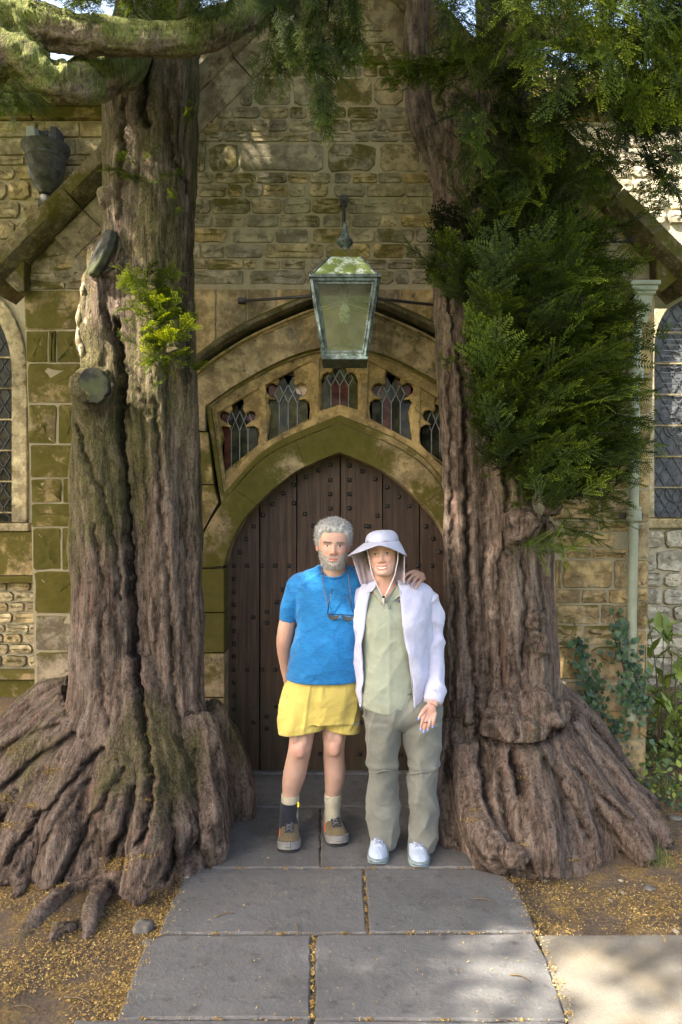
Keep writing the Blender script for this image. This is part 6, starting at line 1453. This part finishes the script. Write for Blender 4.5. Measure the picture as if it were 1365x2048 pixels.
# trousers
tr_ = MB(); tr_.add(*loft(rows([(1370,738,858,3.77),(1405,728,882,3.77),(1430,727,886,3.77),(1445,735,880,3.77),(1456,760,850,3.78)], [.50,.56,.58,.5,.4]), 44, 18, e=2.4))
tr_.add(*loft(rows([(1440,729,803,3.765),(1480,733,800,3.77),(1530,739,796,3.78),(1580,738,795,3.79),(1640,735,799,3.81),(1675,738,798,3.82),(1692,742,793,3.82)], [1.12,1.1,1.05,1.0,1.0,1.05,1.1]), 36, 40))
tr_.add(*loft(rows([(1440,804,886,3.765),(1480,809,882,3.77),(1530,816,876,3.77),(1580,818,874,3.77),(1640,821,876,3.78),(1680,819,873,3.785),(1698,822,870,3.785)], [1.05,1.05,1.1,1.05,1.05,1.1,1.15]), 36, 40))
def tr_post(V, N):
    kz = PZ(1545, 3.7); V += N*(.006*np.exp(-((V[:,2]-kz-.02)/.018)**2)-.004*np.exp(-((V[:,2]-kz)/.006)**2))[:,None]; return V
cloth_part('trousers', tr_, M['trouser'], wom, .006, 4, .012, ((72,3.5,9,.9),(-66,3.5,9,.9),(25,3,7,.4)), 12., tr_post)
for x0, x1, y, d in ((739,803,1543,3.69),(812,875,1546,3.69)):
    MB().tube([P(x0+(x1-x0)*t, y+2*math.sin(t*9), d+.095*(2*t-1)**2-.018) for t in np.linspace(0.02, .98, 16)], .0035, 6).build('knee_zip', M['trouser'], wom, smooth=True)
for pts in ([(734,1440),(748,1442),(752,1485),(740,1484)], [(862,1442),(882,1436),(880,1478),(860,1482)]):
    v = [P(x, y, 3.685+.0018*abs(x-806)*.6-.02) for x, y in pts]; n = 4
    MB().add(v+[p+np.array((0,.02,0)) for p in v], [tuple(range(n)), tuple(range(2*n-1,n-1,-1))]+[(i,(i+1)%n,(i+1)%n+n,i+n) for i in range(n)]).build('cargo_pocket', M['trouser'], wom, bevel=.003)
# jacket: an open shell
jr = [(1160,744,820,3.78),(1168,728,846,3.785),(1182,717,862,3.79),(1205,711,862,3.785),(1250,710,862,3.775),(1300,710,860,3.77),(1350,713,858,3.77),(1395,719,856,3.775),(1412,721,852,3.775)]
JR = spline(np.array([list(r)+[a, b] for r, a, b in zip(rows(jr, [.80,.72,.70,.84,.90,.92,.90,.88,.86]), [752,745,742,735,728,726,727,725,724], [795,797,800,802,806,816,826,829,830])]), 60); n = 70; V = []
for cx_, cy_, z_, rx_, ry_, xl, xr in JR:
    d_ = cy_-ry_*.8; a = (PX(xl, d_)-cx_)/rx_; b = (PX(xr, d_)-cx_)/rx_
    t0 = -math.acos(np.clip(b, -.995, .995)); t1 = math.acos(np.clip(a, -.995, .995))*-1+2*math.pi
    V += [(cx_+rx_*math.cos(t), cy_+ry_*math.sin(t), z_) for t in np.linspace(t0, t1, n)]
V = np.array(V); F = np.array([(k*n+j, k*n+j+1, (k+1)*n+j+1, (k+1)*n+j) for k in range(59) for j in range(n-1)])
Nj = np.stack([V[:,0]-PX(786,3.78), V[:,1]-3.78, 0*V[:,0]], 1); Nj /= np.linalg.norm(Nj, axis=1, keepdims=True); V = folds(V, Nj, .014, ((80,4,7,1.),(60,4,9,.5)), 4.)
jo = ob('jacket', mesh_np('jacket', V, F, M['jacket'], True), wom); md = jo.modifiers.new('s', 'SOLIDIFY'); md.thickness = .006; md.offset = 0
sl = MB(); sl.add(*limb([(815,1192,3.79),(842,1192,3.79),(857,1216,3.79),(866,1262,3.785),(870,1320,3.76),(870,1370,3.70),(867,1400,3.66)], [.050,.064,.064,.058,.055,.053,.048]))
cloth_part('sleeve', sl, M['jacket'], jo, .006, 12, .015, ((35,3,8,.9),(-38,3,7,.7)), 6.)
sl = MB(); sl.add(*limb([(736,1182,3.80),(727,1215,3.84),(722,1260,3.92),(712,1300,4.04)], [.062,.060,.055,.05]))
cloth_part('sleeve', sl, M['jacket'], jo, .0055, 4, .0055, ((30,4,12,.8),), 9.)
cf = MB(); cf.tube([P(869,1384,3.685), P(868,1396,3.67), P(866,1405,3.655)], [.050,.051,.046], 24).build('cuff', M['jacket'], jo, smooth=True)
for pts in ([(752,1160),(738,1166),(728,1188),(745,1183),(752,1174)], [(796,1160),(812,1162),(822,1176),(806,1182),(797,1172)]):
    v = [P(x, y, 3.655+.001*abs(x-772)) for x, y in pts]; nn = len(v); MB().add(v+[p+np.array((0,.012,0)) for p in v], [tuple(range(nn)), tuple(range(2*nn-1,nn-1,-1))]+[(i,(i+1)%nn,(i+1)%nn+nn,i+nn) for i in range(nn)]).build('jacket_collar', M['jacket'], jo, bevel=.004)
MB().tube([P(800,1180,3.645), P(806,1240,3.635), P(818,1310,3.64), P(829,1404,3.66)], .0032, 6).build('zip_edge', M['jacket'], jo, smooth=True)
MB().box(P(724, 1424, 3.70), (.016, .02, .030)).build('hem_toggle', M['plastic'], jo, bevel=.003)
# sun hat (built in the head's own frame)
hat0 = wc
def hat_local(x, y, z): return tuple(place(np.array([[x, y, z]]), hat0, 1., -.16, -.07, .0)[0])
na = 72; A = np.linspace(0, 2*math.pi, na, endpoint=False); V = []; F = []
prof = [(.03,.114),(.30,.1135),(.55,.1095),(.75,.103),(.89,.093),(.97,.080),(1.0,.068),(1.02,.058)]
DX, DY, OY = .0815, .104, .004                                                             # half width, half depth, set back
for r, z in prof: V += [hat_local(DX*r*math.sin(a)*(1+.012*math.sin(6*a+r*9)), OY-DY*r*math.cos(a), z+.0022*math.sin(5*a)*(r > .4)) for a in A]
F = [(k*na+j, k*na+(j+1)%na, (k+1)*na+(j+1)%na, (k+1)*na+j) for k in range(len(prof)-1) for j in range(na)]+[tuple(range(na))]
hat = ob('sun_hat', mesh_np('sun_hat', V, F, M['hatcloth'], True), wom); md = hat.modifiers.new('s', 'SOLIDIFY'); md.thickness = .003; md.offset = 1
def brim(off):
    V = []
    for q in np.linspace(0, 1, 12):
        for a in A:
            sd = math.sin(a); ft = math.cos(a)
            ex = .054+.014*max(0, ft)+(.032*abs(sd)**1.5 if sd < 0 else -.020*sd**1.5)-.02*max(0, -ft)
            dz = .012+.002*max(0, ft)+(.050 if sd < 0 else .066)*abs(sd)**1.5+.03*max(0, -ft)
            rx, ry = DX*1.02+ex*q, DY*1.02+ex*q
            V.append(hat_local(rx*sd, OY-ry*ft, .058-dz*q**1.2+off+.0025*math.sin(5*a+1)*q))
    return V, [(k*na+j, k*na+(j+1)%na, (k+1)*na+(j+1)%na, (k+1)*na+j) for k in range(11) for j in range(na)]
v, f = brim(0); ob('brim', mesh_np('brim', v, f, M['hatcloth'], True), hat); v2, f2 = brim(-.0035); ob('brim_lining', mesh_np('brim_lining', v2, f2, M['hatlining'], True), hat)
edge = [v[11*na+j] for j in range(na)]; edge.append(edge[0]); MB().tube(edge, .0028, 6, False).build('brim_edge', M['hatcloth'], hat, smooth=True)
V = []; nb = 54                                                                             # neck flap, open at the face
ft_ = spline(np.array([(-.158,-.012,.012),(-.138,.030,.016),(-.100,.078,.022),(0,.116,.026),(.090,.080,.010),(.108,.020,-.004),(.110,-.030,-.010)]), nb)
fb_ = spline(np.array([(-.118,-.018,-.150),(-.106,.030,-.150),(-.080,.062,-.155),(0,.088,-.160),(.076,.060,-.158),(.098,.008,-.156),(.100,-.035,-.158)]), nb)
for q in np.linspace(0, 1, 16):
    for jx in range(nb):
        p_ = ft_[jx]*(1-q)+fb_[jx]*q; w_ = .006*math.sin(jx*.75+q*2.5)*q; V.append(hat_local(p_[0]*(1+w_*3), p_[1]+w_, p_[2]))
F = [(k*nb+j, k*nb+j+1, (k+1)*nb+j+1, (k+1)*nb+j) for k in range(15) for j in range(nb-1)]
fl = ob('neck_flap', mesh_np('neck_flap', V, F, M['hatlining'], True), hat); md = fl.modifiers.new('s', 'SOLIDIFY'); md.thickness = .003
MB().tube([P(735,1100,3.62), P(739,1120,3.61), P(745,1150,3.625), P(758,1178,3.63), P(766,1194,3.625)], .0030, 6).build('chin_cord', M['cord_white'], hat, smooth=True)
MB().tube([P(797,1098,3.63), P(796,1120,3.63), P(790,1150,3.635), P(778,1178,3.63), P(769,1194,3.625)], .0030, 6).build('chin_cord', M['cord_white'], hat, smooth=True)
MB().tube([P(767,1192,3.62), P(768,1212,3.635)], .0048, 8).build('chin_cord', M['cord_white'], hat, smooth=True); MB().box(P(767.5, 1194, 3.617), (.013, .008, .010)).build('cord_toggle', M['plastic'], hat, bevel=.002)
MB().tube([P(796,1130,3.70), P(796,1138,3.70)], .003, 6).build('earring', M['gold'], wom, smooth=True)
shoe(G(755, 1737), .255, .096, -.10, M['shoe_pale'], M['rubber_teal'], M['rubber_teal'], M['lace_pale'], wom, .9, False)
shoe(G(842, 1743), .255, .096, .02, M['shoe_pale'], M['rubber_teal'], M['rubber_teal'], M['lace_pale'], wom, .9, False)
# ------------------------------------------------------------------ ivy, weeds, grass, litter, pebbles
gr_ = np.random.default_rng(11)
def ivy_leaf_mesh(seed):
    r = np.random.default_rng(seed); o = [(0,-.35),(.28,-.42),(.55,-.12),(.34,.06),(.42,.34),(.16,.34),(0,.72),(-.16,.34),(-.42,.34),(-.34,.06),(-.55,-.12),(-.28,-.42)]
    V = [(x*r.uniform(.9,1.1), -.10*abs(x)+.05*y*y, y*r.uniform(.92,1.08)) for x, y in o]+[(0,-.03,0)]; n = len(o)
    return mesh_np('leaf', V, [(i, (i+1)%n, n) for i in range(n)], M['ivy'], False, {'tone': np.full(n+1, r.uniform(0, 1))})
IVY = [ivy_leaf_mesh(i) for i in range(9)]
def ivy(label, zones, stems, loc_d):
    root = thing('ivy', label, 'ivy', tuple(P(*stems[0][-1], loc_d)), 'ivy climbing the porch corner'); o0 = np.array(root.location)
    st = MB()
    for s_ in stems:
        q = spline(np.array([P(x, y, loc_d+.03) for x, y in s_])-o0, 14); st.tube(q, np.linspace(.003, .006, 14), 6)
    st.build('stem', M['twig'], root, smooth=True)
    for (x0, y0, sx, sy, n) in zones:
        for _ in range(int(n*1.45)):
            x, y = gr_.normal(x0, sx), gr_.normal(y0, sy); s_ = gr_.uniform(.020, .044)
            l = ob('leaf', IVY[gr_.integers(9)], root, tuple(np.array(P(x, y, loc_d-gr_.uniform(0, .09)))-o0)); l.scale = (s_,)*3
            l.rotation_euler = (gr_.normal(.35, .35), gr_.normal(math.pi, .6), gr_.normal(0, .5))
def twig_mat():
    t = NT('twig_bark', .85, .2); p = t.pos(); return t.out(t.mix(t.noise(p, 40, 4), (.05,.035,.022), (.16,.12,.075)))
M['twig'] = twig_mat()
ivy('dark green ivy climbing the ochre wall between the yew and the downpipe', [(1165,1320,12,22,40),(1178,1380,16,24,55),(1150,1290,8,14,12),(1190,1420,18,12,30),(1225,1468,28,26,52)], [[(1137,1212),(1150,1250),(1160,1310),(1175,1430)],[(1185,1300),(1195,1330),(1205,1350)]], YW-.03)
ivy('dark green ivy wrapped round the foot of the downpipe', [(1240,1275,14,22,40),(1252,1330,16,26,50),(1265,1400,22,24,60),(1285,1370,9,34,34)], [[(1222,1215),(1235,1260),(1248,1340),(1262,1430)],[(1292,1290),(1290,1350),(1280,1440)]], YW-.11)
def leafcloud(name, pts, size, mat, label, cat=None, flat=.5, seed=0, kind='stuff'):
    r = np.random.default_rng(seed); n = len(pts); o = np.array([(0,-.45,0),(.30,-.15,.05),(.26,.25,.04),(0,.6,-.05),(-.26,.25,.04),(-.30,-.15,.05)]); k = len(o); V = []
    nz = r.normal(0, flat, (n, 3))+np.array((0,-.35,1.)); nz /= np.linalg.norm(nz, axis=1, keepdims=True); t = np.cross(nz, r.normal(0, 1, (n, 3))); t /= np.linalg.norm(t, axis=1, keepdims=True); b = np.cross(nz, t)
    s_ = (size*r.uniform(.6, 1.3, n))[:,None,None]
    V = np.array(pts)[:,None,:]+s_*(o[None,:,0:1]*t[:,None]+o[None,:,1:2]*b[:,None]+o[None,:,2:3]*nz[:,None]); F = np.arange(n*k).reshape(n, k)
    q = ob(name, mesh_np(name, V.reshape(-1, 3), F, mat, False, {'tone': np.repeat(r.uniform(0, 1, n), k)}), None, kind=kind); q['label'] = label
    if cat: q['category'] = cat
    return q
pts = []
while len(pts) < 2400:
    x, y = gr_.uniform(1.45, 3.4), gr_.uniform(4.0, 5.9)
    lo = 1.50+max(0, 4.75-y)*.95
    if x < lo+gr_.normal(0, .06): continue
    h = .05+.22*sm(1.9, 2.8, np.array(x))*sm(4.4, 5.4, np.array(y)); pts.append((x, y, ground_at(x, y)+gr_.uniform(.0, 1)*h+.01))
leafcloud('ground_ivy', pts[:1500], .034, M['ivy'], 'low ivy carpet spreading at the foot of the right wall', 'ground cover', .5, 1)
leafcloud('weeds', [(x+gr_.normal(0,.1), y+gr_.normal(0,.1), z+.05) for x, y, z in pts[900:]], .030, M['weed'], 'low bright green weeds beside the right yew roots', 'weeds', .6, 2)
wp_ = []
for _ in range(1100):
    x, y = gr_.uniform(1.75, 3.5), gr_.uniform(4.55, 6.3); wp_.append((x, y, ground_at(x, y)+abs(gr_.normal(0, .14))+.02))
leafcloud('undergrowth', wp_, .045, M['weed'], 'lush knee-high green undergrowth against the wall at the right edge', 'undergrowth', .8, 5)
def blades(pts, ln, seed):
    r = np.random.default_rng(seed); n = len(pts); p = np.array(pts); d = np.stack([r.normal(0, .35, n), r.normal(-.1, .35, n), np.ones(n)], 1); d /= np.linalg.norm(d, axis=1, keepdims=True)
    s_ = np.cross(d, r.normal(0, 1, (n, 3))); s_ /= np.linalg.norm(s_, axis=1, keepdims=True); L = (ln*r.uniform(.5, 1.2, n))[:,None]; w = .0022; b = np.cross(d, s_)
    A = np.stack([p-s_*w, p+s_*w, p+d*L*.6+s_*w*.8, p+d*L*.6-s_*w*.8, p+d*L+b*L*.35], 1).reshape(-1, 3); k = np.arange(n)[:,None]*5
    return A, [tuple(map(int, f)) for f in np.vstack([k+np.array((0,1,2,3))])]+[tuple(map(int, f)) for f in (k+np.array((3,2,4)))], np.repeat(r.uniform(0, 1, n), 5)
for lab, (px, py), n, sp in (('small grass tuft beside the farthest right yew root', (1312,1590), 90, .07), ('thin grass tuft at the tip of the right yew root', (1312,1722), 40, .04), ('sparse grass tuft at the right edge by the wall', (1352,1530), 160, .16)):
    c = G(px, py); A, F, t = blades([(c[0]+gr_.normal(0, sp), c[1]+gr_.normal(0, sp), ground_at(c[0], c[1])) for _ in range(n)], .10, int(px)); o = ob('grass_tuft', mesh_np('grass_tuft', A, F, M['grass'], False, {'tone': t}), None); o['label'] = lab; o['category'] = 'grass'; o['kind'] = 'stuff'
# tall weeds at the right edge
for lab, px, py, h, n, sd in (('tall weed with broad yellow-green leaves in front of the right window wall', 1318, 1420, 1.0, 26, 1), ('leafy weed at the right edge beneath the window', 1362, 1430, .8, 30, 2), ('short weed with arching stems behind the ivy', 1345, 1470, .5, 22, 3)):
    c = np.array(P(px, py, 5.2)); c[2] = ground_at(c[0], 5.2); w_ = thing('weed', lab, 'weed', tuple(c), 'weeds by the right wall'); r = np.random.default_rng(sd); st = MB(); lp = []
    for k in range(4):
        e = np.array((r.normal(.05, .13), r.normal(0, .1), h*r.uniform(.7, 1.))); q = spline(np.array([(0,0,0), e*.5+np.array((r.normal(0, .04), 0, .03)), e]), 10); st.tube(q, np.linspace(.006, .002, 10), 6)
        lp += [q[i]+r.normal(0, .035, 3) for i in r.integers(2, 10, n//3)]
    st.build('stem', M['weed_stem'] if 'weed_stem' in M else M['twig'], w_, smooth=True)
    o_ = np.array([(0,-.5,0),(.22,-.2,.05),(.26,.15,.05),(0,.75,-.12),(-.26,.15,.05),(-.22,-.2,.05)])
    for p in lp:
        sc_ = r.uniform(.07, .15); R = np.array(Matrix.Rotation(r.uniform(0, 6.28), 3, 'Z')@Matrix.Rotation(r.normal(.9, .4), 3, 'X')); me = mesh_np('leaf', (o_*sc_)@R.T+p, [tuple(range(6))], M['weed'], False, {'tone': np.full(6, r.uniform(.2, 1))}); ob('leaf', me, w_)
# fallen yew litter
def litter(pts, name, label, ln=.016, seed=0):
    r = np.random.default_rng(seed); n = len(pts); p = np.array(pts); a = r.uniform(0, 2*math.pi, n); L = (ln*r.uniform(.5, 1.3, n))[:,None]; tl = r.normal(0, .25, n)
    d = np.stack([np.cos(a), np.sin(a), tl], 1)*L; s_ = np.stack([-np.sin(a), np.cos(a), r.normal(0, .3, n)], 1)*.0022
    A = np.stack([p-d*.5, p+s_, p+d*.5+np.array((0,0,.002)), p-s_], 1).reshape(-1, 3)
    o = ob(name, mesh_np(name, A, np.arange(4*n).reshape(n, 4), M['litter'], False, {'tone': np.repeat(np.clip(r.normal(.48, .28, n), 0, 1), 4)}), None, kind='stuff'); o['label'] = label; return o
slabpoly = [(455,1552),(905,1552),(955,1742),(1020,1760),(1075,1870),(1140,2048),(236,2048),(300,1880),(380,1745)]
def on_slab(px, py): return inpoly((px, py), slabpoly)
L_ = []
def on_slab_v(px, py):
    c = np.zeros(len(px), bool); n = len(slabpoly)
    for i in range(n):
        (x0, y0), (x1, y1) = slabpoly[i], slabpoly[i-1]
        if y0 != y1: c ^= ((y0 > py) != (y1 > py)) & (px < (x1-x0)*(py-y0)/(y1-y0)+x0)
    return c
def scatter(n, px0, px1, py0, py1, thr, z=.004):
    d0, d1 = CAMH*FPX/(py1-1024), CAMH*FPX/(py0-1024); m = n*6
    y = gr_.uniform(d0, d1, m); x = gr_.uniform(PX(px0, (d0+d1)/2), PX(px1, (d0+d1)/2), m); px = x/y*FPX+682.5; py = 1024+CAMH*FPX/y
    ok = ~on_slab_v(px, py) & (fbm(np.stack([x*2.3, y*2.3, 3.+0*x], 1), 3)+gr_.normal(0, .12, m) > thr)
    x, y = x[ok][:n], y[ok][:n]; h = ground_h(np.stack([x, y, 0*x], 1))+z+gr_.uniform(0, .006, len(x)); L_.extend(zip(x, y, h))
scatter(17000, -140, 480, 1690, 2130, -.10); scatter(7000, 1000, 1500, 1700, 1880, -.0); scatter(1800, 1100, 1500, 1560, 1720, .05); scatter(700, 1080, 1500, 1880, 2100, .2, .008)
litter(L_, 'fallen_needles', 'drifts of golden fallen yew litter over the earth', .0125, 1)
L_ = []
for (x0, y0, x1, y1, n, w) in ((440,1741,960,1741,230,2.4),(318,1873,1075,1871,420,2.6),(627,1876,625,2044,330,2.6),(727,1743,737,1870,170,2.4),(240,2044,1130,2047,220,2.4),(640,1620,641,1739,40,2),(445,1618,915,1618,120,3),(380,1745,318,1872,260,9),(300,1880,236,2042,320,10),(1020,1760,1075,1870,260,9),(1075,1870,1140,2046,200,8)):
    for _ in range(n):
        t = gr_.uniform(0, 1); t = np.clip(t+.04*math.sin(t*37+x0), 0, 1); g = G(x0+(x1-x0)*t+gr_.normal(0, w), y0+(y1-y0)*t+gr_.normal(0, w*.6)); L_.append((g[0], g[1], .009+gr_.uniform(0, .006)))
for _ in range(420):
    px, py = gr_.uniform(240, 1130), gr_.uniform(1560, 2048)
    if on_slab(px, py): g = G(px, py); L_.append((g[0], g[1], .0165))
litter(L_, 'joint_litter', 'golden yew litter caught in the joints of the paving', .011, 2)
L_ = []                                                                   # caught on the root tops
dgb = bpy.context.evaluated_depsgraph_get()
for px, py, n, s_ in ((15,1500,150,14),(30,1488,110,16),(105,1540,150,12),(95,1548,60,14),(10,1600,160,12),(65,1612,110,9),(20,1650,170,14),(5,1590,70,12),(240,1720,260,16),(225,1735,160,14),(290,1712,100,9),(290,1470,25,8),(300,1550,50,3),(295,1600,60,4),(222,1518,16,5),(170,1635,14,10),(940,1640,60,8),(1050,1556,25,6),(1046,1690,40,5),(1150,1720,60,8),(950,1620,30,8),(120,1772,60,10),(60,1430,30,20)):
    for _ in range(n):
        x, y = gr_.normal(px, s_), gr_.normal(py, s_*.35); v = Vector(P(x, y, 1.))-camo.location
        hit, loc_h, nor, _i, hob, _m = SC.ray_cast(dgb, camo.location, v.normalized())
        if hit and loc_h.y < 4.7: L_.append(tuple(loc_h+nor*.003))
litter(L_, 'root_litter', 'golden yew litter lodged between the roots', .012, 3)
# pebbles, twigs
def pebble(px, py, r, label, mat, grp='loose stones on the ground'):
    g = G(px, py); V, F = blob((0,0,0), (r*1.2, r, r*.5), 9); V = np.array(V); V = V*(1+.38*pn(V/r*1.3+px)[:,None]+.16*pn(V/r*4.+px)[:,None])
    zt = max(ground_at(g[0], g[1]), .012 if on_slab(px, py) else -1)
    o = ob('pebble', mesh_np('pebble', V, F, mat, True), None, (g[0], g[1], zt+r*.2)); o.rotation_euler = (0, 0, px); o['label'] = label; o['category'] = 'stone'; o['group'] = grp
M['peb'] = simple('pale_pebble', (.25,.22,.175), .9, .2, .3, 30, .6); M['peb_grey'] = simple('grey_stone', (.10,.095,.085), .9, .2, .4, 20, .8, .01)
for px, py, r, lab, mt in ((375,1758,.018,'small white pebble at the left slab corner','peb'),(952,1740,.014,'small pale pebble at the right slab edge','peb'),(998,1748,.020,'tan pebble beside the right yew root','peb'),(290,1838,.045,'flat grey broken stone half buried in the left litter','peb_grey'),(302,1868,.03,'small grey stone chip against the left slab','peb_grey'),
    (1243,1752,.012,'pale pebble lying right of the yew roots','peb'),(1222,1790,.010,'little pale pebble on the earth above the path','peb'),(1246,1772,.012,'light pebble in the litter on the right','peb'),(1187,1881,.016,'pebble on the edge of the sandy path','peb'),(1090,1745,.012,'tiny pebble below the right root tips','peb'),(1300,1770,.022,'brownish stone sunk in the right-hand earth','peb_grey'),(1350,1640,.035,'dark stone at the far right edge','peb_grey'),(1352,1860,.014,'pebble near the right frame edge above the path','peb')):
    pebble(px, py, r, lab, M[mt])
for px0, py0, px1, py1, lab in ((430,1842,470,1834,'thin dry twig on the left slab'),(950,1805,988,1812,'short dry twig on the right slab'),(1020,1958,1062,1972,'bent twig on the sunlit slab'),(592,1856,596,1880,'twig stub in the slab joint'),(130,1975,185,1990,'twig in the litter left of the slabs'),(30,2000,75,2006,'dry twig at the lower left corner'),(1245,1850,1252,1885,'curved twig at the path edge'),(1150,1800,1190,1810,'twig on the right-hand earth')):
    a, b = G(px0, py0), G(px1, py1); z = lambda g, px, py: (.016 if on_slab(px, py) else ground_at(g[0], g[1])+.006); a[2] = z(a, px0, py0); b[2] = z(b, px1, py1); m_ = (a+b)/2+np.array((.004,.008,.006))
    o = MB().tube(spline(np.array([a, m_, b]), 7), np.linspace(.0034, .0018, 7), 6).build('twig', M['twig'], None, smooth=True); o['label'] = lab; o['category'] = 'twig'; o['group'] = 'fallen twigs'
